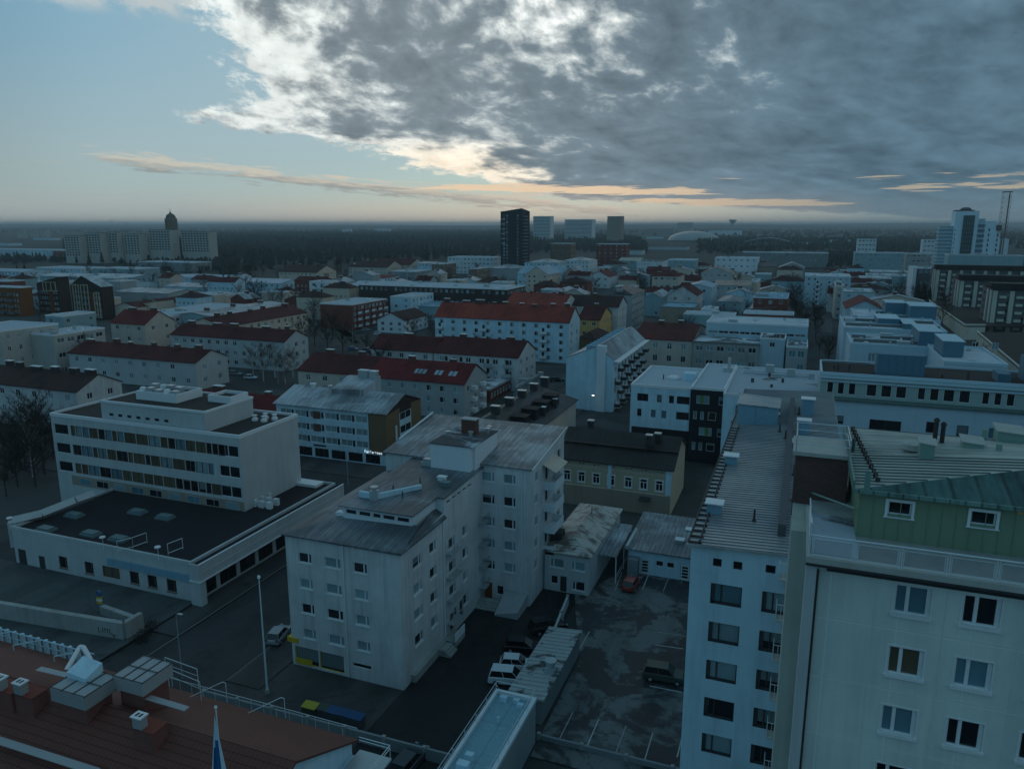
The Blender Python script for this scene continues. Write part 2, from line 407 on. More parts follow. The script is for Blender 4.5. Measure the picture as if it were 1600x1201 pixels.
plain('white_trim', (.70, .74, .76)); plain('grey_trim', (.35, .37, .38)); plain('dark_trim', (.04, .042, .045)); plain('rail_white', (.60, .68, .72), .4); plain('galv', (.42, .48, .50), .4, .4); plain('blue_sheet', (.08, .19, .26), .5)
plain('chimney_brick', (.13, .060, .045), .9); plain('chimney_dark', (.05, .045, .045), .9); plain('brown_trim', (.12, .07, .045)); plain('yellow_paint', (.55, .38, .02)); plain('rust_red', (.20, .045, .028), .8)
plain('teal_trim', (.13, .20, .21)); plain('door_red', (.25, .07, .03)); plain('rubber', (.02, .02, .02), .9); plain('mint', (.20, .34, .30), .6)
glass('glass_dark', (.012, .016, .020)); half_blind('glass_mid', (.014, .02, .025), (.16, .21, .22)); glass('glass_blind', (.20, .30, .33), .3, .5); glass('glass_blue', (.11, .22, .27), .2)
glass('glass_brown', (.10, .085, .055), .3); glass('car_glass', (.01, .012, .014), .05)
emit('lamp_lit', (1, .95, .85), 3.0); emit('sign_lit', (.75, .9, 1.0), .7)
def asphalt(name, c, c2, wet=.5, sc_=.18, rough=.9, d=1.0):
    m, b, tc = newmat(name); g = S(tc.outputs['Object']); x, y, z = sep(g.k)
    big = noise(g, sc_, 7, .62, dist=.9); f = noise(g, 9, 4, .7); md = noise(g, 1.1, 5, .6)
    k = (big + md * .22 - .62 + (wet - .5) * .3).step(-.035, .06)
    vo = T.nodes.new('ShaderNodeTexVoronoi'); vo.feature = 'DISTANCE_TO_EDGE'; vo.inputs['Scale'].default_value = .16
    wv = vec(x + (md - .5) * 3.5, y + (big - .5) * 6, z); T.links.new(wv.k, vo.inputs['Vector'])
    crack = 1 - (1 - S(vo.outputs['Distance']).step(.004, .012)) * .45
    track = 1 - (((x * .45)._m('SINE') * (noise(vec(x * .9, y * .05), 1.0, 3, .5)))._m('ABSOLUTE') - .25).clamp() * .9
    T.links.new(scalec(mixc(k, c, c2), (1.3 - f * .35 - md * .25) * crack * track).k, b.inputs['Base Color'])
    T.links.new((rough - k * .25 * d).k, b.inputs['Roughness']); bump(b, f, .2, .02)
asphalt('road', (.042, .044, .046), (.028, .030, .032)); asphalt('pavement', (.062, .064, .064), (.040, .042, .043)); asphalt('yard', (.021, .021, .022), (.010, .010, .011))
asphalt('lot', (.175, .180, .175), (.036, .037, .038), wet=.60, sc_=.16); asphalt('deck', (.070, .082, .085), (.050, .056, .058), wet=.35, sc_=.2)
plain('road_paint', (.45, .47, .46), .8, var=.7); plain('kerb_stone', (.17, .175, .17), .9); plain('grass_dull', (.045, .05, .03), .95)
stucco('brown_dark', (.045, .032, .028))
plain('mesh_panel', (.18, .24, .26), .7); MATS['mesh_panel'].node_tree.nodes['Principled BSDF'].inputs['Alpha'].default_value = .16
felt('carport_roof', (.10, .10, .10), frost=.42, fc=(.40, .42, .42), rough=.6, sc1=.5)
plain('flag_white', (.48, .68, .78), .9); plain('flag_blue', (.02, .12, .30), .9)
plain('green_leaf_paint', (.12, .22, .05))
plain('lid_grey', (.30, .34, .36), .5)
stucco('wing_beige', (.40, .44, .40), dirt=.3)
plain('rib_dark', (.11, .13, .12), .6); plain('rib_mid', (.22, .24, .25), .5)
plain('rail_smoke', (.12, .15, .17), .3); stucco('dark_flats', (.050, .034, .028), dirt=.2); stucco('orange_flats', (.20, .075, .022), dirt=.3)
stucco('red_brick_wall', (.19, .065, .05), dirt=.3); stucco('rust_red_wall', (.14, .04, .03)); felt('felt_mid', (.14, .15, .15), frost=.3); glass('glass_sky', (.25, .34, .38), .2, .6)
seam('snow_dark_y', (.50, .58, .62), 'y', wet=0, pitch=1.2)
plain('mid_grey_trim', (.15, .16, .16))
stucco('dark_brick_wall', (.050, .040, .036), dirt=.25); stucco('pink_render', (.42, .34, .28)); stucco('teal_white', (.42, .56, .63), dirt=.15); plain('light_trim_blue', (.45, .60, .68)); felt('light_membrane', (.36, .44, .48), frost=.4)
for ax in 'xy': seam('taupe_roof_' + ax, (.26, .22, .19), ax, wet=-.2)
stucco('black_tower', (.035, .040, .045), dirt=.15)
stucco('snow_wall', (.5, .55, .58))
stucco('tower_stone', (.22, .19, .14)); stucco('tower_dome', (.10, .13, .11))
plain('arena_shell', (.30, .33, .33), .35, .2)
stucco('white_bright', (.66, .82, .90), dirt=.08); glass('tower_glass', (.02, .07, .07), .12)
plain('mast_red', (.20, .12, .11), .8)
stucco('strip_dark', (.12, .13, .13), dirt=.2); stucco('strip_pier', (.58, .58, .50), dirt=.3)
stucco('attic_green', (.34, .44, .42), dirt=.2); stucco('cool_white_blue', (.44, .58, .66), dirt=.15); stucco('ledge_green', (.10, .16, .15), dirt=.5)
plain('car_white', (.62, .68, .72), .25, var=.02, spec=.6); plain('car_silver', (.32, .36, .38), .25, .3, .02); plain('car_black', (.015, .016, .018), .2, var=.02, spec=.6); plain('car_red', (.30, .035, .03), .25, var=.02); plain('car_grey', (.09, .10, .11), .25, .2, .02); plain('car_green', (.05, .07, .055), .3, var=.02); plain('tail_red', (.2, .01, .01), .3); plain('car_blue', (.05, .12, .25), .3, var=.02)
plain('yellow_lid', (.38, .34, .03)); plain('bin_blue', (.02, .07, .17))
PANES = ['glass_dark', 'glass_mid', 'glass_blind', 'glass_blue', 'glass_brown']
def pane_pick(w=(4, 3, 4, 0, 0)): return rnd.choices(range(5), weights=w)[0]

# ---------------------------------------------------------------- windows
WCACHE = {}
def win_mesh(style, w, h, pk, frame):
    key = (style, round(w, 2), round(h, 2), pk, frame)
    if key in WCACHE: return WCACHE[key]
    fr = MB(); gl = MB(); e = .06 if h < 1.0 else .075
    D0, D1 = .08, .17          # frame between these depths inside the opening
    def ring(a, b, c, d, t):
        fr.box(a, b, D0, D1, c, c + t); fr.box(a, b, D0, D1, d - t, d); fr.box(a, a + t, D0, D1, c + t, d - t); fr.box(b - t, b, D0, D1, c + t, d - t)
    ring(0, w, 0, h, e)
    gl.poly([(e, .15, e), (w - e, .15, e), (w - e, .15, h - e), (e, .15, h - e)])
    if style == 'fin':                       # wide pane and a narrow vent sash on its right
        u = w * .72; fr.box(u, u + .13, D0 - .01, D1, e, h - e)
        fr.box(-.06, w + .06, -.09, .02, -.10, -.002)
    elif style == 'finl':
        u = w * .28; fr.box(u - .13, u, D0 - .01, D1, e, h - e)
        fr.box(-.06, w + .06, -.09, .02, -.10, -.002)
    elif style == 'deep':                    # dark reveal, vent sash on the left
        u = w * .24; fr.box(e, u * .55, D0 - .02, D1, e, h - e); fr.box(u + .16, u + .26, D0, D1, e, h - e); fr.box(e, w - e, D0 - .02, D1, e, e + .16)
    elif style == 'tower':
        u = w * .36; fr.box(u - .07, u + .07, D0 - .02, D1, e, h - e); fr.box(-.10, w + .10, -.10, .02, -.14, -.003); fr.box(w - .16, w - e, D0 - .01, D1, e, h - e)
        fr.box(-.07, 0, -.02, .03, 0, h); fr.box(w, w + .07, -.02, .03, 0, h); fr.box(-.07, w + .07, -.02, .03, h, h + .06)
    elif style == 'old':                     # T-shaped casement with moulded surround
        fr.box(w / 2 - .05, w / 2 + .05, D0 - .01, D1, e, h * .66); fr.box(e, w - e, D0 - .01, D1, h * .66, h * .66 + .09)
        fr.box(-.14, -.002, -.06, .03, -.02, h + .02); fr.box(w + .002, w + .14, -.06, .03, -.02, h + .02); fr.box(-.2, w + .2, -.10, .03, h + .02, h + .2); fr.box(-.18, w + .18, -.12, .03, -.16, -.02)
    elif style == 'two':
        fr.box(w / 2 - .05, w / 2 + .05, D0 - .01, D1, e, h - e)
    elif style == 'band':
        n = max(2, int(w / 1.1))
        for i in range(1, n): u = w * i / n; fr.box(u - .035, u + .035, D0 - .01, D1, e, h - e)
    elif style == 'hatch':
        fr.box(-.12, -.002, -.06, .03, -.1, h + .1); fr.box(w + .002, w + .12, -.06, .03, -.1, h + .1); fr.box(-.12, w + .12, -.06, .03, h + .002, h + .12); fr.box(-.16, w + .16, -.10, .03, -.14, -.102)
    WCACHE[key] = (fr.mesh('window_frame', frame), gl.mesh('window_pane', PANES[pk]))
    return WCACHE[key]
WCACHE2 = {}
def win_one(style, w, h, pk, frame):
    key = (style, round(w, 2), round(h, 2), pk, frame)
    if key in WCACHE2: return WCACHE2[key]
    m = MB(); e = .09
    m.box(0, w, .07, .15, 0, e); m.box(0, w, .07, .15, h - e, h); m.box(0, e, .07, .15, e, h - e); m.box(w - e, w, .07, .15, e, h - e)
    if style in ('fin', 'deep', 'tower'): m.box(w * .68, w * .68 + .1, .07, .15, e, h - e)
    elif style in ('two', 'old'): m.box(w / 2 - .05, w / 2 + .05, .07, .15, e, h - e)
    elif style == 'band':
        n = max(2, int(w / 1.3))
        for i in range(1, n): u = w * i / n; m.box(u - .05, u + .05, .07, .15, e, h - e)
    m.slot(1).poly([(e, .13, e), (w - e, .13, e), (w - e, .13, h - e), (e, .13, h - e)])
    WCACHE2[key] = m.mesh('window', [frame, PANES[pk]]); return WCACHE2[key]
FACES = {'S': ((1, 0), (0, -1), 0.0), 'E': ((0, 1), (1, 0), R(90)), 'W': ((0, -1), (-1, 0), R(-90)), 'N': ((-1, 0), (0, 1), R(180))}
def wall_box(mb, x0, x1, y0, y1, z0, z1, wins, depth=.20):
    org = {'S': (x0, y0), 'E': (x1, y0), 'W': (x0, y1), 'N': (x1, y1)}
    for f, (t, n, rz) in FACES.items():
        w = (x1 - x0) if f in 'SN' else (y1 - y0)
        rects = [(round(q[0], 3), round(q[0] + q[2], 3), round(q[1], 3), round(q[1] + q[3], 3)) for q in wins.get(f, [])]
        mb.facade(org[f], t, n, w, z0, z1, rects, depth)
    return org
def put_windows(parent, org, wins, frame, fine, weights):
    for f, ws in wins.items():
        t, n, rz = FACES[f]
        for q in ws:
            u, z, w, h = q[:4]; style = q[4] if len(q) > 4 else 'two'; fm = q[5] if len(q) > 5 else frame; pk = q[6] if len(q) > 6 else pane_pick(weights)
            loc = (org[f][0] + t[0] * u, org[f][1] + t[1] * u, z)
            nm = 'door' if style == 'door' else 'window'
            if style == 'door':
                d = MB().box(.04, w - .04, .04, .10, .0, h - .04).build('door', fm, parent, loc); d.rotation_euler[2] = rz
                continue
            if fine:
                a, b = win_mesh(style, w, h, pk, fm); o = place('window', a, parent, loc, rz); place('pane', b, o)
            else: place('window', win_one(style, w, h, pk, fm), parent, loc, rz)
def grid(u0, u1, n, zs, w, h, style='two', skip=()):
    out = []
    for i in range(n):
        uc = u0 + (u1 - u0) * (i + .5) / n
        for j, z in enumerate(zs):
            if (i, j) in skip: continue
            out.append((uc - w / 2, z, w, h, style))
    return out
def rows(h, n, first=1.0, top=1.3, gap=None):
    "sill heights of n storeys ending `top` under the eave"
    st = gap or (h - first - top + .0) / max(1, n - 1) if n > 1 else 0
    return [h - top - 1.3 - (n - 1 - i) * st for i in range(n)]

FOOT = []
def building(name, label, cat, x0, x1, y0, y1, h, roof='flat', rise=2.5, wall='white_render', rm=None, wins=None, z0=0.0, frame='white_trim', fine=False, over=.35, group=None,
             chims=0, gear=0, pcap='white_trim', weights=(4, 3, 4, 0, 0), gwall=None, cm='chimney_brick', ridge=.5):
    cx, cy = (x0 + x1) / 2, (y0 + y1) / 2
    root = thing(name, label, cat, (cx, cy, z0), 0, group)
    a, b, c, d = x0 - cx, x1 - cx, y0 - cy, y1 - cy
    wins = wins or {}
    wm = MB(); org = wall_box(wm, a, b, c, d, 0, h, wins)
    rf = MB(); o = over
    if roof == 'flat':
        rm = rm or 'black_felt'
        wm.poly([(a, c, h - .01), (b, c, h - .01), (b, d, h - .01), (a, d, h - .01)])
        rf.box(a + .25, b - .25, c + .25, d - .25, h - .2, h + .06)
        pm = MB()
        pm.box(a - .06, b + .06, c - .06, c + .25, h - .12, h + .42); pm.box(a - .06, b + .06, d - .25, d + .06, h - .12, h + .42)
        pm.box(a - .06, a + .25, c + .25, d - .25, h - .12, h + .42); pm.box(b - .25, b + .06, c + .25, d - .25, h - .12, h + .42)
        pm.build('parapet', pcap, root)
        rz = lambda x, y: h + .06
    elif roof == 'gx':
        rm = rm or 'grey_metal_x'; ym = c + (d - c) * ridge; s1 = rise / (ym - c); s2 = rise / (d - ym); t = .16
        for (ya, za, yb, zb) in ((c - o, h - s1 * o, ym, h + rise), (d + o, h - s2 * o, ym, h + rise)):
            rf.poly([(a - o, ya, za + t), (b + o, ya, za + t), (b + o, yb, zb + t), (a - o, yb, zb + t)])
            rf.poly([(a - o, ya, za), (b + o, ya, za), (b + o, yb, zb), (a - o, yb, zb)])
            rf.poly([(a - o, ya, za), (b + o, ya, za), (b + o, ya, za + t), (a - o, ya, za + t)])
            for xx in (a - o, b + o): rf.poly([(xx, ya, za), (xx, yb, zb), (xx, yb, zb + t), (xx, ya, za + t)])
        for xx in (a, b): wm.poly([(xx, c, h), (xx, d, h), (xx, ym, h + rise)])
        rz = lambda x, y: h + t + (rise - (abs(y - ym) * (s1 if y < ym else s2)))
    elif roof == 'gy':
        rm = rm or 'grey_metal_y'; xm = a + (b - a) * ridge; s1 = rise / (xm - a); s2 = rise / (b - xm); t = .16
        for (xa, za, xb, zb) in ((a - o, h - s1 * o, xm, h + rise), (b + o, h - s2 * o, xm, h + rise)):
            rf.poly([(xa, c - o, za + t), (xa, d + o, za + t), (xb, d + o, zb + t), (xb, c - o, zb + t)])
            rf.poly([(xa, c - o, za), (xa, d + o, za), (xb, d + o, zb), (xb, c - o, zb)])
            rf.poly([(xa, c - o, za), (xa, d + o, za), (xa, d + o, za + t), (xa, c - o, za + t)])
            for yy in (c - o, d + o): rf.poly([(xa, yy, za), (xb, yy, zb), (xb, yy, zb + t), (xa, yy, za + t)])
        for yy in (c, d): wm.poly([(a, yy, h), (b, yy, h), (xm, yy, h + rise)])
        rz = lambda x, y: h + t + (rise - (abs(x - xm) * (s1 if x < xm else s2)))
    elif roof == 'hip':
        rm = rm or 'grey_metal_x'; wx, wy = b - a + 2 * o, d - c + 2 * o
        A, B, C, D = a - o, b + o, c - o, d + o; zz = h + .05
        if wx >= wy: r0, r1 = (A + wy / 2, (C + D) / 2), (B - wy / 2, (C + D) / 2)
        else: r0, r1 = ((A + B) / 2, C + wx / 2), ((A + B) / 2, D - wx / 2)
        r0 = (*r0, zz + rise); r1 = (*r1, zz + rise); p = [(A, C, zz), (B, C, zz), (B, D, zz), (A, D, zz)]
        if wx >= wy: fs = ([p[0], p[1], r1, r0], [p[1], p[2], r1], [p[2], p[3], r0, r1], [p[3], p[0], r0])
        else: fs = ([p[0], p[1], r0], [p[1], p[2], r1, r0], [p[2], p[3], r1], [p[3], p[0], r0, r1])
        for q in fs: rf.poly(q)
        rf.box(A, B, C, D, zz - .12, zz - .004)
        half = min(wx, wy) / 2
        rz = lambda x, y: zz + rise * min(1, min(x - A, B - x, y - C, D - y) / half)
    elif roof in ('mN', 'mS', 'mE', 'mW'):     # one slope, high side named
        rm = rm or 'grey_metal_x'; t = .18
        zz = {'mN': (0, 0, 1, 1), 'mS': (1, 1, 0, 0), 'mE': (0, 1, 1, 0), 'mW': (1, 0, 0, 1)}[roof]; z4 = [h + rise * q for q in zz]
        rf.prism([(a - o, c - o), (b + o, c - o), (b + o, d + o), (a - o, d + o)], [q + .005 for q in z4], [q + t for q in z4])
        wm.prism([(a, c), (b, c), (b, d), (a, d)], h, [q for q in z4])
        def rz(x, y):
            u = (x - a) / (b - a); w = (y - c) / (d - c)
            return h + t + rise * {'mN': w, 'mS': 1 - w, 'mE': u, 'mW': 1 - u}[roof]
    wm.build('wall', wall if isinstance(wall, str) else wall, root)
    ro = rf.build('roof', rm, root)
    put_windows(root, org, wins, frame, fine, weights)
    for i in range(chims):
        u = (i + .5 + rnd.uniform(-.2, .2)) / chims
        if roof == 'gy': X, Y = rnd.uniform(-.8, .8), c + (d - c) * u
        else: X, Y = a + (b - a) * u, (c + d) / 2 + rnd.uniform(-.8, .8)
        z = rz(X, Y); L = rnd.uniform(.6, 1.7); ch = MB().box(X - L, X + L, Y - .5, Y + .5, z - .6, z + rnd.uniform(.8, 1.3))
        zt = ch.v[-1][2]; ch.slot(1).box(X - L - .08, X + L + .08, Y - .6, Y + .6, zt + .002, zt + .16)
        ch.build('chimney', [cm, 'white_trim' if rnd.random() < .7 else 'grey_trim'], ro)
    for i in range(gear):
        X = a + 1.4 + (b - a - 2.8) * (i + rnd.random()) / gear; Y = c + 1.2 + (d - c - 2.4) * rnd.random(); z = rz(X, Y); k = rnd.random()
        g = MB()
        if k < .35: s_ = rnd.uniform(.4, 1.1); g.box(X - s_, X + s_, Y - s_ * .7, Y + s_ * .7, z - .3, z + rnd.uniform(.5, 1.2)); nm = 'vent_box'
        elif k < .7: g.cyl(X, Y, z - .3, z + .6, .16); g.cyl(X, Y, z + .6, z + .8, .3, .25); nm = 'vent_pipe'
        elif k < .85: g.lathe(X, Y, [(.7, z - .1), (.7, z + .15), (.5, z + .4), (.2, z + .5), (.01, z + .52)], 12); nm = 'skylight'
        else: g.box(X - 1.4, X + 1.4, Y - .9, Y + .9, z - .3, z + 1.0); g.box(X - 1.5, X + 1.5, Y - 1, Y + 1, z + 1.002, z + 1.1); nm = 'vent_box'
        g.build(nm, rnd.choice(['galv', 'grey_trim', 'white_trim', 'galv']), ro)
    FOOT.append((x0, x1, y0, y1))
    return root, (a, b, c, d), rz
def rect(sw, se, third, h):
    "footprint of an axis-aligned block from three eave corners seen in the photograph"
    X0 = at(*sw, h)[0]; X1, Y0 = at(*se, h); Y1 = at(*third, h)[1]
    return X0, X1, Y0, Y1

# ================================================================ the ground, streets and yards
def ground_mat():
    m, b, tc = newmat('ground'); g = S(tc.outputs['Object']); x, y, z = sep(g.k)
    d = (x * x + y * y)._m('SQRT')
    n = noise(g, .008, 6, .6); f = noise(g, .5, 5, .65); md = noise(g, .05, 5, .6, dist=.5)
    town = mixc(md.step(.42, .56), (.030, .034, .034), (.055, .060, .060))
    wood = mixc(n.step(.42, .58), (.016, .025, .022), (.026, .034, .030))
    col = mixc((d + (n - .5) * 500).step(520, 900), town, wood)
    T.links.new(scalec(col, 1.25 - f * .5).k, b.inputs['Base Color']); b.inputs['Roughness'].default_value = .95
ground_mat()

g = MB(); N = 48; rad = [0, 60, 150, 300, 600, 1200, 2500, 5000, 9000, 14000, 20000]
for j in range(len(rad) - 1):
    for i in range(N):
        t0, t1 = 2 * math.pi * i / N, 2 * math.pi * (i + 1) / N
        g.poly([(r * math.cos(t), r * math.sin(t), -.03) for r, t in ((rad[j], t0), (rad[j + 1], t0), (rad[j + 1], t1), (rad[j], t1))])
struct(g.build('ground', 'ground'))
def sheet(name, pts, z, mat_):
    return struct(MB().prism(pts, z - .03, z).build(name, mat_))
def box_struct(name, x0, x1, y0, y1, z, mat_): return struct(MB().box(x0, x1, y0, y1, z - .15, z).build(name, mat_))
# street running away between the shop and the white flats, then on past the red roofs
box_struct('road', -66.2, -54.6, 20, 420, .02, 'road')
box_struct('pavement', -70.2, -66.2, 62, 104.5, .14, 'pavement'); box_struct('pavement', -54.6, -50.3, 57, 104.5, .14, 'pavement')
box_struct('pavement', -70.0, -66.2, 122.3, 262, .14, 'pavement'); box_struct('pavement', -54.6, -51.5, 122.3, 262, .14, 'pavement')
for a_, b_ in ((-66.35, -66.2), (-54.6, -54.45)):
    for c_, d_ in ((57, 104.5), (122.3, 262)): struct(MB().box(a_, b_, c_, d_, 0, .155).build('kerb', 'kerb_stone'))
# cross street in front of the brown-gabled block
struct(MB().box(-330, -66.2, 105.5, 119.5, -.1, .024).build('cross_street', 'road')); struct(MB().box(-54.6, -37.2, 105.5, 119.5, -.1, .024).build('cross_street', 'road'))
box_struct('pavement', -330, -66.4, 119.5, 127.2, .14, 'pavement'); box_struct('pavement', -150, -66.4, 101.5, 105.5, .14, 'pavement')
# avenue on the far right
box_struct('road', -16, -3, 262, 900, .02, 'road'); box_struct('road', 62, 80, 190, 900, .02, 'road')
box_struct('road', -330, 120, 246.5, 249, .026, 'road')
# yard and car park behind the white flats
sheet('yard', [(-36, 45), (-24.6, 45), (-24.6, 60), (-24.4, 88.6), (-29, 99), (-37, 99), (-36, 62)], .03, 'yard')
sheet('forecourt', [(-54.4, 44), (-36.1, 44), (-36.1, 62.3), (-54.4, 62.3)], .05, 'pavement')
sheet('car_park', [(-20.2, 57.6), (-5.8, 57.6), (-5.8, 101.2), (-11.6, 101.3), (-20.0, 99), (-25.0, 88.8), (-24.2, 86), (-20.4, 75)], .10, 'lot')
struct(MB().box(-150, -54.7, 44, 57, -.1, .022).build('road', 'road'))
# parking bay lines
def line(a, b, w=.06): 
    (x0, y0), (x1, y1) = at(*a, .1), at(*b, .1); d = Vector((x1 - x0, y1 - y0, 0)).normalized(); n = Vector((-d.y, d.x, 0)) * w
    m = MB(); m.prism([(x0 - n.x, y0 - n.y), (x0 + n.x, y0 + n.y), (x1 + n.x, y1 + n.y), (x1 - n.x, y1 - n.y)][::-1], .104, .106)
    return struct(m.build('parking_line', 'road_paint'))
for a, b in (((872, 1158), (895, 1112)), ((915, 1170), (936, 1122)), ((960, 1181), (978, 1133)), ((1005, 1194), (1020, 1144)), ((1058, 1182), (1066, 1150)),
             ((903, 1018), (921, 986)), ((961, 922), (972, 893)), ((1004, 920), (1015, 893)), ((1036, 924), (1046, 898)), ((1015, 1071), (1066, 1081)), ((1030, 987), (1070, 993)), ((1024, 1007), (1068, 1013)), ((990, 926), (1004, 899)), ((1016, 892), (1068, 901))):
    line(a, b)

# ================================================================ white flats in the middle
def white_flats():
    root = thing('apartment_building', 'white rendered flats in the middle with stepped metal roofs and a yellow corner shop front', 'apartment building', (-40, 80, 0))
    ox, oy = -40, 80
    L = lambda x, y: (x - ox, y - oy)
    w = MB()
    # south wing
    zs = [12.5, 9.5, 6.55, 3.55]; S_ = []
    for i, z in enumerate(zs):
        S_ += [(1.6, z, 1.65, 1.15, 'fin'), (4.9, z, 2.0, 1.15, 'fin'), (8.45, z, 1.65, 1.15, 'fin')]
    S_ += [(7.8, 1.45, 2.3, .5, 'plain')]
    pks = {(0, 0): 0, (0, 2): 0, (2, 0): 0, (2, 1): 0}
    S2 = []
    for k, q in enumerate(S_):
        r, c_ = divmod(k, 3); S2.append((*q, 'white_trim', pks.get((r, c_), 2 if k < 12 else 0)))
    shop = [(.35, .25, 3.1, 2.1, 'plain', 'yellow_paint', 1), (3.6, .25, 3.1, 2.1, 'plain', 'yellow_paint', 1)]
    E1 = []
    for z in zs: E1 += [(2.7, z - .1, 1.9, 1.25, 'fin', 'white_trim', pane_pick((2, 3, 5, 0, 0))), (6.5, z, 1.6, 1.25, 'fin', 'white_trim', pane_pick((2, 3, 5, 0, 0)))]
    for z in [11.0, 8.1, 5.1]: E1 += [(11.3, z, 1.7, 1.3, 'fin', 'white_trim', pane_pick((2, 3, 5, 0, 0))), (15.1, z + .1, 1.4, 1.3, 'fin', 'white_trim', pane_pick((2, 3, 5, 0, 0)))]
    E1 += [(15.1, 2.0, 1.5, 1.4, 'fin'), (11.3, .75, 1.0, 2.1, 'door', 'dark_trim'), (12.5, 1.9, .9, 1.2, 'plain'), (14.0, 1.0, .9, 2.2, 'door', 'dark_trim')]
    E1 += [(11.0 + i * 1.45, 16.75, 1.1, .38, 'plain', 'white_trim', 0) for i in range(5)]
    wins = {'S': S2 + shop, 'E': E1}
    a, b, c, d = -50 - ox, -36 - ox, 62.4 - oy, 83.9 - oy
    org = {'S': (a, c), 'E': (b, c), 'W': (a, d), 'N': (b, d)}
    rc = lambda ws: [(round(q[0], 3), round(q[0] + q[2], 3), round(q[1], 3), round(q[1] + q[3], 3)) for q in ws]
    w.facade(org['S'], (1, 0), (0, -1), 14, 0, 15.5, rc(wins['S']))
    low = [q for q in E1 if q[1] < 14]; hi = [q for q in E1 if q[1] > 14]
    w.facade(org['E'], (0, 1), (1, 0), 21.5, 0, 15.5, rc(low))
    w.facade((b, c + 10.3), (0, 1), (1, 0), 11.2, 15.5, 17.75, [(u - 10.3, v_ - 10.3, z0_, z1_) for u, v_, z0_, z1_ in rc(hi)])
    w.facade(org['W'], (0, -1), (-1, 0), 21.5, 0, 15.5, [])
    w.poly([(b, c + 4.6, 15.5), (b, c + 10.3, 15.5), (b, c + 10.3, 16.2)])
    wo = w.build('wall', 'white_render', root)
    put_windows(root, org, wins, 'white_trim', True, (4, 3, 4, 0, 0))
    # recessed clerestory box on the roof
    cl = MB(); X0, X1, Y0, Y1 = -45.6 - ox, -37.0 - ox, 67 - oy, 83.9 - oy
    strips = [(.35, 16.75, 1.35, .55, 'plain', 'white_trim', 0), (2.0, 16.75, 1.5, .55, 'plain', 'white_trim', 0), (3.75, 16.75, 1.0, .55, 'plain', 'white_trim', 0), (5.0, 16.75, 1.5, .55, 'plain', 'white_trim', 0), (6.75, 16.75, 1.5, .55, 'plain', 'white_trim', 0)]
    cl.facade((X0, Y0), (1, 0), (0, -1), 8.6, 15.6, 17.65, rc(strips)); cl.poly([(X1, Y0, 15.6), (X1, 72.7 - oy, 15.6), (X1, 72.7 - oy, 17.7), (X1, Y0, 17.65)]); cl.poly([(X0, Y0, 15.6), (X0, Y1, 15.6), (X0, Y1, 17.6), (X0, Y0, 17.65)])
    cl.poly([(X1, 72.7 - oy, 15.5), (b, 72.7 - oy, 15.5), (b, 72.7 - oy, 17.7), (X1, 72.7 - oy, 17.7)])
    cl.build('clerestory', 'white_clean', root); put_windows(root, {'S': (X0, Y0)}, {'S': strips}, 'white_trim', True, (1, 0, 0, 0, 0))
    # lower roof planes
    r = MB(); o = .3
    A, B = a - o, b + o; Cc = c - o
    r.poly([(A, Cc, 15.52), (B, Cc, 15.52), (X1 + .7, Y0 + .2, 16.55), (X0 - .1, Y0 + .2, 16.25), (-45.8 - ox, Y0 + .2, 16.25)])
    r.poly([(B, Cc, 15.521), (B, 72.7 - oy, 15.60), (X1 - .1, 72.7 - oy, 16.5), (X1 + .7, Y0 + .2, 16.552)])
    r.poly([(A, Cc, 15.521), (-45.8 - ox, Y0 + .2, 16.253), (X0 + .1, Y1, 17.2), (A, Y1, 15.7)])
    r.poly([(A, Cc, 15.38), (B, Cc, 15.38), (B, 72.7 - oy, 15.45), (A, 72.7 - oy, 15.45)])
    for p, q in (((A, Cc), (B, Cc)), ((B, Cc), (B, 72.7 - oy)), ((A, Cc), (A, Y1))): r.poly([(*p, 15.38), (*q, 15.38), (*q, 15.6), (*p, 15.523)])
    r.build('lower_roof', 'south_roof', root)
    u = MB(); u.prism([(X0 - .35, Y0 - .45), (X1 + .35, Y0 - .45), (X1 + .35, 72.4 - oy), (b + .2, 72.4 - oy), (b + .2, Y1 - .002), (X0 - .35, Y1 - .002)], [17.66, 17.70, 17.76, 17.76, 17.95, 18.0], [17.76, 17.82, 17.9, 17.9, 18.08, 18.2])
    ur = u.build('upper_roof', 'south_roof', root)
    v_ = MB(); P = lambda x, y: (x - ox, y - oy)
    x, y = P(-43.6, 69.5); v_.prism([(x - 1.5, y), (x + .1, y - .1), (x + .1, y + .3), (x - 1.5, y + .4)], 17.7, 18.5); v_.prism([(x + .9, y), (x + 4.1, y + 4.6), (x + 3.8, y + 4.8), (x + .6, y + .2)], 17.7, 18.45)
    v_.build('vent_kerb', 'cool_white', ur)
    v_ = MB(); v_.box(x + .15, x + .95, y - .4, y + .4, 17.7, 18.9); v_.cyl(x + .55, y, 18.9, 19.2, .28); v_.cyl(x + .55, y, 19.22, 19.34, .46); v_.build('vent_box', 'galv', ur)
    for px, py, hh in ((-40.2, 75.0, 1.0), (-40.2, 70.8, .7), (-42.2, 72.2, .7)):
        x, y = P(px, py); MB().cyl(x, y, 17.7, 18 + hh, .07).build('vent_pipe', 'dark_trim', ur)
    for px, py, s_, mt in ((-38.6, 77.6, .55, 'white_trim'), (-37.4, 76.0, .6, 'teal_trim')):
        x, y = P(px, py); MB().box(x - s_ * .8, x + s_ * .8, y - s_ * .6, y + s_ * .6, 17.7, 18.4).box(x - s_, x + s_, y - s_ * .75, y + s_ * .75, 18.402, 18.52).build('roof_hatch', mt, ur)
    x, y = P(-46.3, 67.6); MB().box(x - .5, x + .5, y - .3, y + .5, 16.1, 16.6).build('roof_hatch', 'white_trim', root)
    # north wing, one slope rising away
    nb = MB(); a2, b2, c2, d2 = -50 - ox, -29.6 - ox, 83.9 - oy, 98 - oy
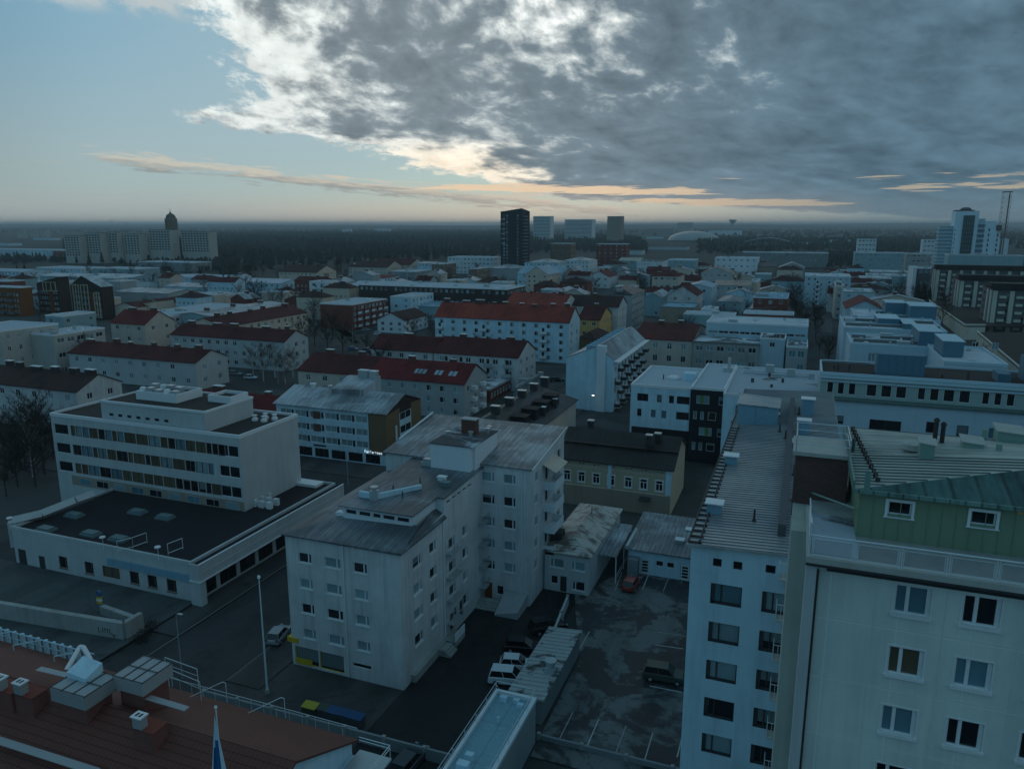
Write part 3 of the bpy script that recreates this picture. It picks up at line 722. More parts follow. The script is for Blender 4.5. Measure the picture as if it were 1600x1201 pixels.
    S3 = []
    for k in range(5):
        z = 16.2 - 2.98 * k
        S3 += [(-36.15 + 50, z, 1.75, 1.25, 'fin', 'white_trim', 2 if k in (0, 2, 3) else 1), (-33.2 + 50, z, 1.65, 1.25, 'fin', 'white_trim', (2, 1, 0, 2, 2)[k])]
    S3 += [(-35.9 + 50, .2, 1.1, 2.2, 'door', 'door_red'), (-34.2 + 50, .9, 1.0, 1.3, 'plain', 'white_trim', 0)]
    E3 = []
    for k in range(5):
        z = 16.1 - 2.98 * k; E3 += [(1.8, z, 1.2, 1.3, 'plain', 'white_trim', 2), (11.2, z + .3, 1.3, 1.3, 'plain', 'white_trim', 1)]
        E3 += [(5.9, z - .9, 1.0, 2.1, 'plain', 'dark_trim', 0)] if k < 4 else []
    org3 = {'S': (a2, c2), 'E': (b2, c2), 'W': (a2, d2), 'N': (b2, d2)}
    nb.facade(org3['S'], (1, 0), (0, -1), 20.4, 0, 18.4, rc(S3)); nb.facade(org3['E'], (0, 1), (1, 0), 14.1, 0, 18.4, rc(E3)); nb.facade(org3['W'], (0, -1), (-1, 0), 14.1, 0, 18.4); nb.facade(org3['N'], (-1, 0), (0, 1), 20.4, 0, 20.1)
    nb.poly([(b2, c2, 18.4), (b2, d2, 18.4), (b2, d2, 20.1)]); nb.poly([(a2, c2, 18.4), (a2, d2, 18.4), (a2, d2, 20.1)])
    nb.build('north_wing_wall', 'white_render', root); put_windows(root, org3, {'S': S3, 'E': E3}, 'white_trim', True, (3, 3, 4, 0, 0))
    r = MB(); r.prism([(a2 - .3, c2 - .3), (b2 + .3, c2 - .3), (b2 + .3, d2 + .2), (a2 - .3, d2 + .2)], [18.37, 18.37, 20.13, 20.13], [18.52, 18.52, 20.3, 20.3])
    r.build('north_roof', 'north_roof', root)
    e = MB(); e.bar((b2 + .32, c2 - .3, 18.5), (b2 + .32, d2 + .2, 20.28), .09); e.bar((a2 - .2, c2 + 4, 19.15), (a2 - .2, d2 + .2, 20.5), .16); e.build('verge_trim', 'white_trim', root)
    # stair tower between the wings
    st = MB(); X0, X1, Y0, Y1 = -42.0 - ox, -36.25 - ox, 81.3 - oy, 89.4 - oy; ZT = 21.2
    st.box(X0, X1 - .35, Y0, Y1, 16, ZT); st.box(X1 - .349, X1, Y0 + .9, Y1 + .003, 14, ZT - .05)
    so_ = st.build('stair_tower', 'white_clean', root)
    t_ = MB(); t_.box(X0 - .12, X1 + .12, Y0 - .12, Y1 + .1, ZT + .005, ZT + .12); t_.build('tower_cap', 'patchy_felt', so_)
    place('window', win_one('plain', .8, .9, 0, 'white_trim'), so_, (X1 + .03, Y0 + 6.2, 19.6), R(90)); place('window', win_one('plain', .7, .9, 0, 'white_trim'), so_, (X1 - .32, Y0 + .12, 19.0), R(90))
    MB().box(X0 + 1.9, X0 + 3.9, Y0 + 5.2, Y0 + 6.3, ZT, 23.2).slot(1).box(X0 + 1.8, X0 + 4.0, Y0 + 5.1, Y0 + 6.4, 23.202, 23.34).build('chimney', ['chimney_brick', 'grey_trim'], so_)
    for xx, yy in ((X0 + .8, Y0 + 3.4), (X0 + 3.6, Y0 + 4.4), (X1 - .7, Y0 + 6.6), (X1 - .9, Y0 + 7.6)): MB().cyl(xx, yy, ZT, ZT + .6, .22).cyl(xx, yy, ZT + .6, ZT + .8, .36).build('vent_pipe', 'galv', so_)
    x, y = P(-42.7, 81.9); MB().box(x - .7, x + .7, y - .5, y + .5, 18, 18.6).box(x - .5, x + .5, y - .4, y + .4, 18.602, 19.0).build('vent_box', 'galv', root)
    # balconies, canopy, downpipes, steps, sign
    for k in range(4):
        z = 15.2 - 2.98 * k; y0 = 89.2 - oy
        m = MB(); m.box(b2 + .003, b2 + 1.5, y0, y0 + 4.2, z - 1.2, z - 1.05); m.box(b2 + 1.42, b2 + 1.5, y0, y0 + 4.2, z - 1.05, z - .05); m.box(b2 + .003, b2 + 1.42, y0, y0 + .07, z - 1.05, z - .05); m.box(b2 + .003, b2 + 1.42, y0 + 4.13, y0 + 4.2, z - 1.05, z - .05)
        m.build('balcony', 'white_clean', root)
    aw = MB(); aw.prism([(b2 + .02, 88.6 - oy), (b2 + 1.9, 88.6 - oy), (b2 + 1.9, 93.6 - oy), (b2 + .02, 93.6 - oy)], [17.6, 16.7, 16.7, 17.6], [17.64, 16.74, 16.74, 17.64]); aw.build('awning', 'cream_render', root)
    for z in (13.3, 10.3, 7.4, 4.5):
        for yb, dd in ((73.0, 2.6), (82.2, 1.6)):
            m = MB(); x = b; y = yb - oy; z_ = z - 2.2 if yb > 80 else z - 2.4
            m.box(x + .003, x + .95, y, y + dd, z_ - .12, z_)
            for i in range(8): t = y + dd * i / 7; m.bar((x + .92, t, z_), (x + .92, t, z_ + 1.0), .02)
            m.box(x + .88, x + .96, y, y + dd, z_ + .98, z_ + 1.04)
            m.bar((x + .02, y + .02, z_ + 1), (x + .92, y + .02, z_ + 1), .025)
            m.build('balcony', 'grey_render', root)
    for p in (((-42.7 - ox), c - .09, 15.4, 0.1), ((b + .1), 72.2 - oy, 15.5, .2), ((b2 + -1.1), c2 - .1, 18.3, .2), (-37.1 - ox + .1, c2 - .1, 18.0, .2)):
        MB().cyl(p[0], p[1], p[3], p[2], .06, n=8).build('downpipe', 'white_trim', root)
    MB().box(b + .003, b + .55, 64 - oy, 71.5 - oy, 0, .9).build('plinth', 'concrete', root)
    m = MB()
    for i in range(4): m.box(-36.6 - ox, -33.2 - ox, 81.0 - oy + i * .35, 82.8 - oy, .0 + i * .19, .19 + i * .19 - .002)
    m.build('entrance_steps', 'concrete', root)
    MB().prism([P(-33.0, 80.2), P(-29.9, 80.2), P(-29.9, 83.8), P(-33.0, 83.8)], 0, [.2, 1.0, 1.7, 1.7]).build('ramp_wall', 'grey_render', root)
    m = MB()
    for i in range(3): m.box(-35.95 - ox, -34.6 - ox + .3 * i, 69.6 - oy, 71.4 - oy, .25 * (2 - i) + .003, .25 * (3 - i))
    m.build('entrance_steps', 'concrete', root); 
    MB().box(b + .003, b + 1.6, 71.8 - oy, 74.4 - oy, 0, .7).slot(1).box(b + 1.5, b + 1.6, 71.8 - oy, 74.4 - oy, .7, 1.7).build('entrance_porch', ['concrete', 'white_clean'], root)
    MB().box(a - .5, a + .9, c - .12, c + .9, 2.75, 3.3).build('shop_sign', 'yellow_paint', root)
    MB().box(a + .45, a + 2.6, c - .10, c - .01, .3, .95).build('shop_panel', 'yellow_paint', root)
white_flats()

# ================================================================ low shop block and its long office slab
def shop_block():
    x0, x1, y0, y1 = -103.0, -70.4, 69.2, 101.5; h = 5.4
    S_ = [(24.0 - 22.6 - 0, 0.05, 1.6, 2.5, 'door', 'dark_trim')]
    S_ = [(.6, .02, 1.6, 2.5, 'door', 'dark_trim'), (4.7, .02, 1.2, 2.1, 'door', 'dark_trim')]
    for u in (8.7, 13.6, 21.8, 24.9, 28.2): S_.append((u, 1.0, 1.6, 1.75, 'fin', 'brown_trim', 0))
    S_.append((16.9, 1.1, 3.1, 1.6, 'two', 'brown_trim', 4))
    E_ = [(.9 + i * 3.9, .25, 3.2, 2.5, 'band', 'dark_trim', 0) for i in range(8)]
    root, (a, b, c, d), rz = building('shop_building', 'low shop building with pale fascia, dark flat roof and small brown-framed windows', 'shop building', x0, x1, y0, y1, h, 'flat', wall='pale_grey', rm='black_felt', wins={'S': S_, 'E': E_}, fine=True, pcap='pale_grey')
    m = MB(); m.box(b + 1.55, b + 1.7, c - .5, d, 3.55, 5.8).box(b + .07, b + 1.549, c - .5, c - .3, 3.55, 5.8).slot(1).box(b + .0, b + 1.85, c - .6, d + .05, 3.40, 3.545).box(b + 1.50, b + 1.76, c - .5, d, 5.802, 5.87).box(b + 1.702, b + 1.73, c, d, 4.6, 4.66).slot(2).box(b + .07, b + 1.549, c - .299, d, 5.2, 5.44); m.build('fascia', ['pale_grey', 'white_trim', 'black_felt'], root)
    MB().box(a + 18.2, b - .1, c - .22, c - .02, 3.05, 4.0).build('sign_board', 'blue_membrane', root)
    MB().box(b + .003, b + 1.7, c - .5, c + .5, 0, 3.395).build('corner_pier', 'pale_grey', root)
    k = 0
    for px, py in ((116, 805), (215, 800), (258, 808), (142, 834), (186, 842), (72, 827)):
        X, Y = at(px, py, 5.6); X -= (x0 + x1) / 2; Y -= (y0 + y1) / 2
        MB().box(X - 1.3, X + 1.3, Y - .8, Y + .8, 5.4, 5.75).prism([(X - 1.1, Y - .6), (X + 1.1, Y - .6), (X + 1.1, Y + .6), (X - 1.1, Y + .6)], 5.75, 6.0).build('skylight', 'teal_trim', root)
    for (p, q) in (((184, 862), (208, 856)), ((208, 856), (230, 848)), ((263, 866), (286, 857))):
        (X0, Y0), (X1, Y1) = at(*p, 5.5), at(*q, 5.5); X0 -= (x0 + x1) / 2; X1 -= (x0 + x1) / 2; Y0 -= (y0 + y1) / 2; Y1 -= (y0 + y1) / 2
        m = MB(); m.bar((X0, Y0, 5.4), (X0, Y0, 7.0), .05); m.bar((X1, Y1, 5.4), (X1, Y1, 7.0), .05); m.bar((X0, Y0, 7.0), (X1, Y1, 7.0), .05); m.bar((X0, Y0, 5.7), (X1, Y1, 5.7), .05); m.build('railing', 'rail_white', root)
    for p in ((162, 857), (248, 873), (17, 826)):
        X, Y = at(*p, 5.5); X -= (x0 + x1) / 2; Y -= (y0 + y1) / 2
        MB().bar((X, Y, 5.4), (X, Y, 7.1), .04).lathe(X, Y, [(.05, 7.0), (.4, 7.1), (.38, 7.25), (.02, 7.3)], 10).build('vent_mushroom', 'white_trim', root)
    m = MB(); m.tube([(a - 1.2, c + 1, 2.2), (a - 1.2, c + 1, 6.0), (a + 1.0, c + 4, 6.3), (a + 3.0, c + 8, 7.2), (a + 3.2, c + 11, 7.2)], .75, 4); m.build('air_duct', 'pale_grey', root)
    for i in range(7): MB().box(b - 6.5 + (i % 3) * 1.4, b - 5.6 + (i % 3) * 1.4, d - 13 + (i // 3) * 1.6, d - 12.4 + (i // 3) * 1.6, 5.4, 6.5).build('air_conditioner', 'white_trim', root)
    MB().box(a + 1, a + 6, d - 12, d - 8, 5.4, 6.5).build('vent_box', 'grey_trim', root)
    MB().box(b - 14, b - 2, d - 2.5, d - .3, 5.45, 5.9).build('roof_kerb', 'white_trim', root)
shop_block()
def office():
    x0, x1, y0, y1 = -115.2, -76.3, 86.4, 100.4; h = 17.0; z0 = 5.5
    L = x1 - x0; S_ = []
    for zz in (13.9, 10.65, 7.45):
        u = .5
        S_.append((u, zz, 3.2, 1.75, 'plain', 'white_trim', 0)); u = 4.3
        while u < L - 5.2:
            w_ = rnd.choice((1.0, 1.4, 1.9, 2.4)); S_.append((round(u, 2), zz, w_, 1.75, 'plain' if w_ < 1.5 else 'two', 'brown_trim', pane_pick((2, 1, 1, 2, 5)))); u += w_ + .1
        S_.append((round(L - 4.2, 2), zz, 3.8, 1.75, 'two', 'white_trim', 0))
    # ground band under the slab
    S_ = [(q[0], q[1] - 0, *q[2:]) for q in S_]
    S2 = [(q[0], q[1], *q[2:]) for q in S_]
    root, (a, b, c, d), rz = building('office_building', 'long pale office slab with three ribbon window rows and a set-back dark-roofed top floor', 'office building', x0, x1, y0, y1, h, 'flat', wall='pale_grey', rm='brown_felt', wins={'S': S2}, fine=True)
    MB().box(a + 3.2, b - .02, c - .03, c - .004, 5.3, 6.95).build('podium_band', 'taupe', root)
    for i in range(9): MB().box(a + 5 + i * 3.8, a + 7.6 + i * 3.8, c - .06, c - .032, 5.5, 6.7).slot(1).box(a + 5.1 + i * 3.8, a + 6.5 + i * 3.8, c - .075, c - .062, 5.6, 6.6).box(a + 6.6 + i * 3.8, a + 7.5 + i * 3.8, c - .075, c - .062, 5.6, 6.6).build('window', ['grey_trim', ['glass_blue', 'glass_dark', 'glass_blind'][i % 3]], root)
    # set-back attic
    X0, X1, Y0, Y1 = -104.2 - (x0 + x1) / 2, -83.0 - (x0 + x1) / 2, c + .6, d - 2.6
    m = MB(); sm = [(1.6 + i * 1.9, 17.9, .9, .45, 'plain', 'dark_trim', 0) for i in range(7)]
    wall_box(m, X0, X1, Y0, Y1, 17.0, 20.0, {'S': sm}); at_ = m.build('attic_wall', 'pale_grey', root)
    put_windows(root, {'S': (X0, Y0)}, {'S': sm}, 'dark_trim', False, (1, 0, 0, 0, 0))
    m = MB(); m.box(X0 - .1, X1 + .1, Y0 - .1, Y0 + .2, 20.0, 20.35); m.box(X0 - .1, X1 + .1, Y1 - .2, Y1 + .1, 20.0, 20.35); m.box(X0 - .1, X0 + .2, Y0 + .2, Y1 - .2, 20.0, 20.35); m.box(X1 - .2, X1 + .1, Y0 + .2, Y1 - .2, 20.0, 20.35)
    m.slot(1).box(X0 + .2, X1 - .2, Y0 + .2, Y1 - .2, 19.9, 20.1); m.build('attic_roof', ['white_trim', 'brown_felt'], root)
    def penthouse(xa, xb, ya, yb, zt):
        m = MB(); m.box(xa, xb, ya, ya + .25, 20.1, zt); m.box(xa, xb, yb - .25, yb, 20.1, zt); m.box(xa, xa + .25, ya + .25, yb - .25, 20.1, zt); m.box(xb - .25, xb, ya + .25, yb - .25, 20.1, zt)
        m.slot(1).box(xa + .25, xb - .25, ya + .25, yb - .25, 20.1, zt - .5); m.build('plant_screen', ['white_trim', 'brown_felt'], root)
    penthouse(X0 + 4.0, X0 + 12.5, Y0 + 3.4, Y0 + 9.0, 21.5); penthouse(X1 - 5.0, X1 - .4, Y0 + 6.2, Y1 - .5, 21.2)
    for i in range(9):
        X, Y = X0 + 4.8 + (i % 5) * 1.7, Y0 + 4.2 + (i // 5) * 2.6
        if i % 3: MB().box(X - .6, X + .6, Y - .5, Y + .5, 20.9, 21.9 + .2 * (i % 2)).build('vent_box', 'galv', root)
        else: MB().lathe(X, Y, [(.55, 20.9), (.6, 21.5), (.45, 22.0), (.1, 22.15)], 12).build('vent_cowl', 'white_trim', root)
    for i in range(4):
        X, Y = b - 4.5 + i * .9, d - 5 + (i % 2) * 1.5; MB().lathe(X, Y, [(.5, 17), (.5, 17.4), (.3, 17.6), (.3, 17.9), (.45, 18.0), (.02, 18.1)], 10).build('vent_cowl', 'white_trim', root)
office()

# ================================================================ brown-gabled metal-roofed block behind the crossing
def gabled_block():
    x0, x1, y0, y1 = -102.4, -75.9, 127.8, 142.6; h = 11.0
    L = x1 - x0; S_ = []
    for z in (8.6, 5.9, 3.3):
        u = 1.0
        for i in range(6): S_ += [(u, z, 2.7, 1.35, 'band', 'white_trim', 2)]; u += 2.75; S_ += [(u + .05, z, .6, 1.35, 'plain', 'dark_trim', 0)]; u += .95
    S_ = [q for q in S_ if q[0] + q[2] < L - 4.0]
    S_ += [(1 + i * 4.1, .2, 3.4, 1.9, 'band', 'dark_trim', 0) for i in range(6)]
    E_ = [(9.6, z, 3.6, 1.4, 'two', 'white_trim', 1) for z in (8.0, 5.3)]
    root, (a, b, c, d), rz = building('commercial_building', 'pale three-storey block with grey seamed roof, ochre brick end and a lit sign', 'commercial building', x0, x1, y0, y1, h, 'gx', 2.4, 'cool_white', 'light_metal_x', {'S': S_}, fine=True, over=.5)
    m = MB(); m.box(b - 3.8, b + .12, c - .10, c - .004, 2.3, 10.7).box(b + .003, b + .12, c, c + 5.4, 2.3, 11.2).box(b + .003, b + .12, c + 10.4, d, 2.3, 11.1); m.build('brick_end', 'ochre_brick', root)
    m = MB(); m.box(b + .003, b + .09, c + 5.4, c + 10.4, 2.3, 9.8).slot(1)
    for z in (8.3, 5.5, 2.7): m.box(b + .091, b + .11, c + 5.7, c + 7.8, z, z + 1.4).box(b + .091, b + .11, c + 8.0, c + 10.1, z, z + 1.4)
    m.build('end_windows', ['cool_white', 'glass_mid'], root)
    m = MB(); m.poly([(b + .13, c - .3, 10.95), (b + .13, c, 10.5), (b + .13, c + 5.4, 11.0), (b + .13, c + 5.4, 9.81), (b + .13, c + 10.4, 9.81), (b + .13, c + 10.4, 11.0), (b + .13, d, 10.9), (b + .13, (c + d) / 2, 13.35)]); m.build('gable_panel', 'brown_dark', root)
    MB().box(b + .121, b + .16, c + 3.6, c + 4.3, 4.4, 7.6).build('slot_window', 'cool_white', root); MB().box(b - 3.95, b - 3.8, c - .12, c - .003, 2.3, 10.7).build('downpipe', 'dark_trim', root)
    # monitor and vents on the roof
    m = MB(); X, Y = -88.5 - (x0 + x1) / 2, 136 - (y0 + y1) / 2
    m.prism([(X - 3.5, Y - 3), (X + 4.5, Y - 3), (X + 4.5, Y + 4), (X - 3.5, Y + 4)], 11.5, [13.8, 14.2, 15.9, 15.5]); m.build('roof_monitor', 'light_metal_x', root)
    for i, (dx, dy, s_) in enumerate(((1.0, 3.0, 1.1), (3.6, 2.8, .8))): MB().box(X + dx - s_, X + dx + s_, Y + dy - .6, Y + dy + .6, 15, 17.0).slot(1).box(X + dx - s_ - .1, X + dx + s_ + .1, Y + dy - .7, Y + dy + .7, 17.002, 17.15).build('vent_box', ['galv', 'white_trim'], root)
    MB().cyl(X - 3.4, Y - 3.4, 12.0, 14.4, .35).cyl(X - 3.4, Y - 3.4, 14.4, 14.6, .55).build('vent_pipe', 'galv', root)
    MB().cyl(X - 9.0, Y - 1.6, 12.6, 14.0, .45).cyl(X - 9.0, Y - 1.6, 14.0, 14.3, .7).build('vent_pipe', 'white_trim', root)
    for z in (7.75, 5.05): MB().box(-L / 2 + 9.2, -L / 2 + 11.0, c - .06, c - .002, z + .7, z + 2.3).build('red_panel', 'brown_trim', root)
    MB().box(a + 9, a + 12, c - .10, c - .01, 2.55, 2.9).build('sign_board', 'dark_trim', root)
    # lit lettering: short strokes for a small word
    glyph = {'K': [(0, 0, 0, 1), (0, .5, .6, 1), (0, .5, .6, 0)], 'A': [(0, 0, .3, 1), (.3, 1, .6, 0), (.12, .4, .48, .4)], 'R': [(0, 0, 0, 1), (0, 1, .6, .75), (.6, .75, 0, .5), (.1, .5, .6, 0)], 'T': [(.3, 0, .3, 1), (0, 1, .6, 1)], 'I': [(.3, 0, .3, 1)], 'O': [(0, 0, 0, 1), (0, 1, .6, 1), (.6, 1, .6, 0), (.6, 0, 0, 0)], 'S': [(0, 0, .6, 0), (.6, 0, .6, .5), (.6, .5, 0, .5), (0, .5, 0, 1), (0, 1, .6, 1)], 'a': [(0, 0, .5, 0), (.5, 0, .5, .6), (.5, .6, .1, .6), (0, 0, 0, .3), (0, .3, .5, .3)], 'r': [(0, 0, 0, .6), (0, .45, .4, .6)], 't': [(.2, 0, .2, .9), (0, .6, .45, .6)], 'e': [(.5, 0, 0, 0), (0, 0, 0, .6), (0, .6, .5, .6), (.5, .6, .5, .3), (.5, .3, 0, .3)], 'o': [(0, 0, 0, .6), (0, .6, .5, .6), (.5, .6, .5, 0), (.5, 0, 0, 0)], 'l': [(.2, 0, .2, 1)], 's': [(0, 0, .5, 0), (.5, 0, .5, .3), (.5, .3, 0, .3), (0, .3, 0, .6), (0, .6, .5, .6)], 'f': [(.1, 0, .1, .9), (.1, .9, .5, .9), (0, .5, .4, .5)], 'F': [(0, 0, 0, 1), (0, 1, .6, 1), (0, .5, .5, .5)]}
    m = MB(); u = b - 5.1
    for ch in 'FarFarteas':
        for (p, q, r_, s_) in glyph[ch]: m.bar((u + p * .5, c - .10, 2.42 + q * .5), (u + r_ * .5, c - .10, 2.42 + s_ * .5), .045)
        u += .42
    m.build('lit_lettering', 'sign_lit', root)
gabled_block()


# ================================================================ tall white block with the long seamed roof (right)
def tall_white():
    x0, x1, y0, y1 = -6.0, 4.6, 51.6, 106.5; h = 25.6
    S_ = []
    for k, z in enumerate((21.4, 18.4, 15.35, 12.3, 9.3, 6.2, 3.2)):
        S_ += [(1.5, z, 2.15, 1.6, 'deep', 'dark_trim', (3, 2, 2, 1, 2, 2, 2)[k]), (5.0, z, 2.15, 1.6, 'deep', 'dark_trim', (2, 1, 1, 1, 1, 1, 2)[k])]
    S_ += [(1.55, 24.3, .6, .6, 'plain', 'dark_trim', 0), (2.95, 24.3, .6, .6, 'plain', 'dark_trim', 0), (5.1, 24.4, .65, .6, 'plain', 'dark_trim', 0), (6.7, 24.3, .5, .6, 'plain', 'dark_trim', 0)]
    root, (a, b, c, d), rz = building('apartment_building', 'tall white-blue apartment block with dark-framed windows under a very long ribbed metal roof', 'apartment building', x0, x1, y0, y1, h, 'mE', .45, 'cool_white', 'tall_roof', {'S': S_}, fine=True, over=.3)
    t0 = h + .18
    zr = lambda x: t0 + .45 * (x - a) / (b - a)
    m = MB(); y = c - .2
    while y < d + .2:
        m.prism([(a - .25, y), (b + .25, y), (b + .25, y + .05), (a - .25, y + .05)], [zr(a) - .05, zr(b) - .05, zr(b) - .05, zr(a) - .05], [zr(a) + .06, zr(b) + .06, zr(b) + .06, zr(a) + .06]); y += .55
    m.build('roof_ribs', 'rib_mid', root)
    # snow guard along the west eave
    m = MB(); m.bar((a + .55, c, zr(a) + .25), (a + .55, 85.7 - 79, zr(a) + .25), .04); m.bar((a + .55, c, zr(a) + .12), (a + .55, 85.7 - 79, zr(a) + .12), .03); m.bar((a - .25, c, zr(a) + .1), (a - .25, d, zr(a) + .1), .06)
    y = c
    while y < 6.6: m.box(a - .2, a + .7, y, y + .07, zr(a) + .0, zr(a) + .14); m.box(a + .5, a + .6, y, y + .07, zr(a), zr(a) + .32); y += 1.1
    m.build('snow_guard', 'dark_trim', root)
    m = MB(); X = -.05 - (x0 + x1) / 2; m.box(X - .28, X + .28, 54.5 - (y0 + y1) / 2, 98 - (y0 + y1) / 2, zr(X), zr(X) + .9); m.build('fire_wall', 'dark_grey', root)
    pent = MB(); xa, xb, ya, yb = -5.7 - (x0 + x1) / 2, -1.4 - (x0 + x1) / 2, 86.5 - (y0 + y1) / 2, 92 - (y0 + y1) / 2
    pent.prism([(xa, ya), (xb, ya + .6), (xb, yb), (xa, yb)], 25.5, [28.2, 27.9, 27.9, 28.2]); pent.slot(1).prism([(xa - .15, ya - .15), (xb + .15, ya + .45), (xb + .15, yb + .1), (xa - .15, yb + .1)], [28.21, 27.91, 27.91, 28.21], [28.3, 28.0, 28.0, 28.3])
    pent.build('roof_box', ['blue_membrane', 'tall_roof'], root)
    def cowl(px, py, w_, hh):
        X, Y = at(px, py, 25.9); X -= (x0 + x1) / 2; Y -= (y0 + y1) / 2; z = zr(X)
        MB().box(X - w_, X + w_, Y - w_ * .8, Y + w_ * .8, z - .1, z + hh).slot(1).box(X - w_ - .15, X + w_ + .15, Y - w_ - .1, Y + w_ + .1, z + hh + .002, z + hh + .1).build('vent_box', ['blue_membrane', 'white_trim'], root)
    cowl(1116, 800, .55, .9); cowl(1142, 724, .55, .9); cowl(1255, 680, .6, 1.5); cowl(1261, 650, .65, 1.9); cowl(1208, 660, .5, 1.0); cowl(1250, 700, .8, .5)
    for px, py in ((1178, 815), (1227, 687), (1218, 676), (1217, 652), (1248, 650), (1240, 745), (1239, 785)):
        X, Y = at(px, py, 25.9); X -= (x0 + x1) / 2; Y -= (y0 + y1) / 2; z = zr(X)
        MB().cyl(X, Y, z - .05, z + .15, .25, .12, 8).cyl(X, Y, z + .1, z + .95, .10, .07, 8).build('vent_pipe', 'dark_trim', root)
    # ladder-like balcony rails on the south wall near the tower
    for k in range(8):
        z = 24.5 - 3.03 * k; m = MB(); X = .0 - (x0 + x1) / 2; Y = c - .9
        m.tube([(X, c, z + .0), (X, Y, z), (X, Y, z + 1.15), (X, c, z + 1.15)], .03, 4); m.tube([(X, Y, z), (X + 2.6, Y, z), (X + 2.6, Y, z + 1.15), (X, Y, z + 1.15)], .03, 4)
        for i in range(5): m.bar((X + .5 * i + .3, Y, z), (X + .5 * i + .3, Y, z + 1.15), .018)
        m.slot(1).box(X, X + 2.6, Y, c - .01, z - .14, z - .02); m.build('balcony', ['rail_white', 'beige_render'], root)
    MB().cyl(a + 9.5, c - .15, .3, 25.6, .03, n=6).build('cable', 'rail_white', root)
tall_white()

# ================================================================ our neighbour: beige tower with green attic and roof terrace
def beige_tower():
    x0, x1, y0, y1 = 1.15, 17, 33.0, 47.0; h = 34.0
    S_ = []
    for j, z in enumerate((32.0, 29.17, 26.35, 23.5, 20.7, 17.9)):
        for i, u in enumerate((3.45, 5.95, 8.6, 11.2)):
            S_.append((u, z, 1.35, 1.3, 'tower', 'white_trim', [[3, 0, 3, 1], [4, 3, 0, 2], [3, 0, 0, 2], [0, 3, 2, 1], [2, 0, 3, 0], [2, 1, 0, 2]][j][i]))
    root = thing('apartment_tower', 'beige panelled apartment tower close on the right with green boarded attic and railed roof terrace', 'tower block', ((x0 + x1) / 2, (y0 + y1) / 2, 0))
    ox, oy = (x0 + x1) / 2, (y0 + y1) / 2; a, b, c, d = x0 - ox, x1 - ox, y0 - oy, y1 - oy
    m = MB(); org = wall_box(m, a, b, c, d, 0, 33.7, {'S': S_}); m.build('wall', 'tower_render', root)
    put_windows(root, org, {'S': S_}, 'white_trim', True, (4, 3, 4, 0, 0))
    m = MB(); m.box(a - .08, a + .34, c - .35, c + .5, 0, 33.75); m.build('corner_pilaster', 'pale_grey', root)
    m = MB(); m.box(a + .36, a + .45, c - .22, c - .13, 0, 33.5); m.build('downpipe', 'dark_trim', root)
    # joints
    m = MB()
    for z in (31.3, 28.45, 25.6, 22.8, 20.0, 17.2): m.box(a + .8, b, c - .012, c - .004, z, z + .035)
    for u in (2.75, 5.35, 8.05, 10.65, 13.3): m.box(a + u, a + u + .035, c - .013, c - .005, 14, 33.55)
    m.build('panel_joints', 'white_trim', root)
    m = MB(); m.box(a + .75, b, c - .08, c - .003, 33.45, 33.68); m.box(a - .12, b + .1, c - .5, c + .05, 33.76, 33.84); m.build('cornice', 'dark_trim', root)
    m = MB(); m.box(a - .12, b + .1, c - .42, c - .02, 33.85, 34.12); m.box(a - .12, a + .06, c - .02, c + 6.0, 33.85, 34.12); m.slot(1).box(a + .061, b, c - .019, d, 33.7, 34.0); m.build('terrace_slab', ['pale_concrete', 'concrete'], root)
    # terrace railing
    m = MB(); X0, X1, Y = a + .0, b, c - .3; z = 34.12; n = 10; stp = 1.72
    m.bar((X0, Y, z + .95), (X1, Y, z + .95), .035, 6); m.bar((X0, Y, z + .06), (X1, Y, z + .06), .02)
    for i in range(n):
        u = X0 + i * stp
        for dx in (0, .09): m.bar((u + dx, Y, z - .35), (u + dx, Y, z + .95), .022)
        m.tube([(u + .16, Y, z + .12), (u + stp - .08, Y, z + .12), (u + stp - .08, Y, z + .80), (u + .16, Y, z + .80), (u + .16, Y, z + .12)], .014, 4)
    m.slot(1)
    for i in range(n): u = X0 + i * stp; m.box(u + .17, u + stp - .09, Y - .004, Y + .004, z + .13, z + .79)
    m.slot(0); m.bar((X0, Y, z + .95), (X0, c + 4.4, z + .95), .035, 6)
    for k in range(1, 5): m.bar((X0, Y, z + .95 * k / 5), (X0, c + 4.4, z + .95 * k / 5), .014)
    for k in range(4): m.bar((X0, Y + 1.15 * k + .05, z - .3), (X0, Y + 1.15 * k + .05, z + .95), .025)
    m.box(X0 - .05, X0 + .02, Y, Y + .6, z - .3, z + 1.5); m.bar((X0, Y + .3, z + 1.5), (X0, c + 4.2, z + .6), .02); m.bar((X0, Y + .3, z + 1.35), (X0 + .6, c + 3.2, z - .1), .02)
    m.build('railing', ['rail_white', 'mesh_panel'], root)
    # green attic
    ax0, ax1, ay0, ay1 = 3.15 - ox, b, 36.0 - oy, 45.4 - oy
    zt = 36.35
    sm = [(1.2, 35.25, .95, .62, 'hatch', 'white_trim', 0), (4.45, 35.25, .95, .62, 'hatch', 'white_trim', 0), (6.95, 35.25, .95, .62, 'hatch', 'white_trim', 0)]
    m = MB(); o2 = wall_box(m, ax0, ax1, ay0, ay1, 34.0, zt, {'S': sm}); m.build('attic_wall', 'green_board', root)
    put_windows(root, {'S': (ax0, ay0)}, {'S': sm}, 'white_trim', True, (1, 0, 0, 0, 0))
    m = MB(); u = ax0 + .05
    while u < ax1: m.box(u, u + .03, ay0 - .025, ay0 - .002, 34.0, zt); u += .55
    m.build('attic_battens', 'green_board', root)
    MB().box(ax0 + 6.1, ax0 + 6.35, ay0 - .05, ay0 - .003, 35.95, 36.15).build('vent_plate', 'yellow_render', root)
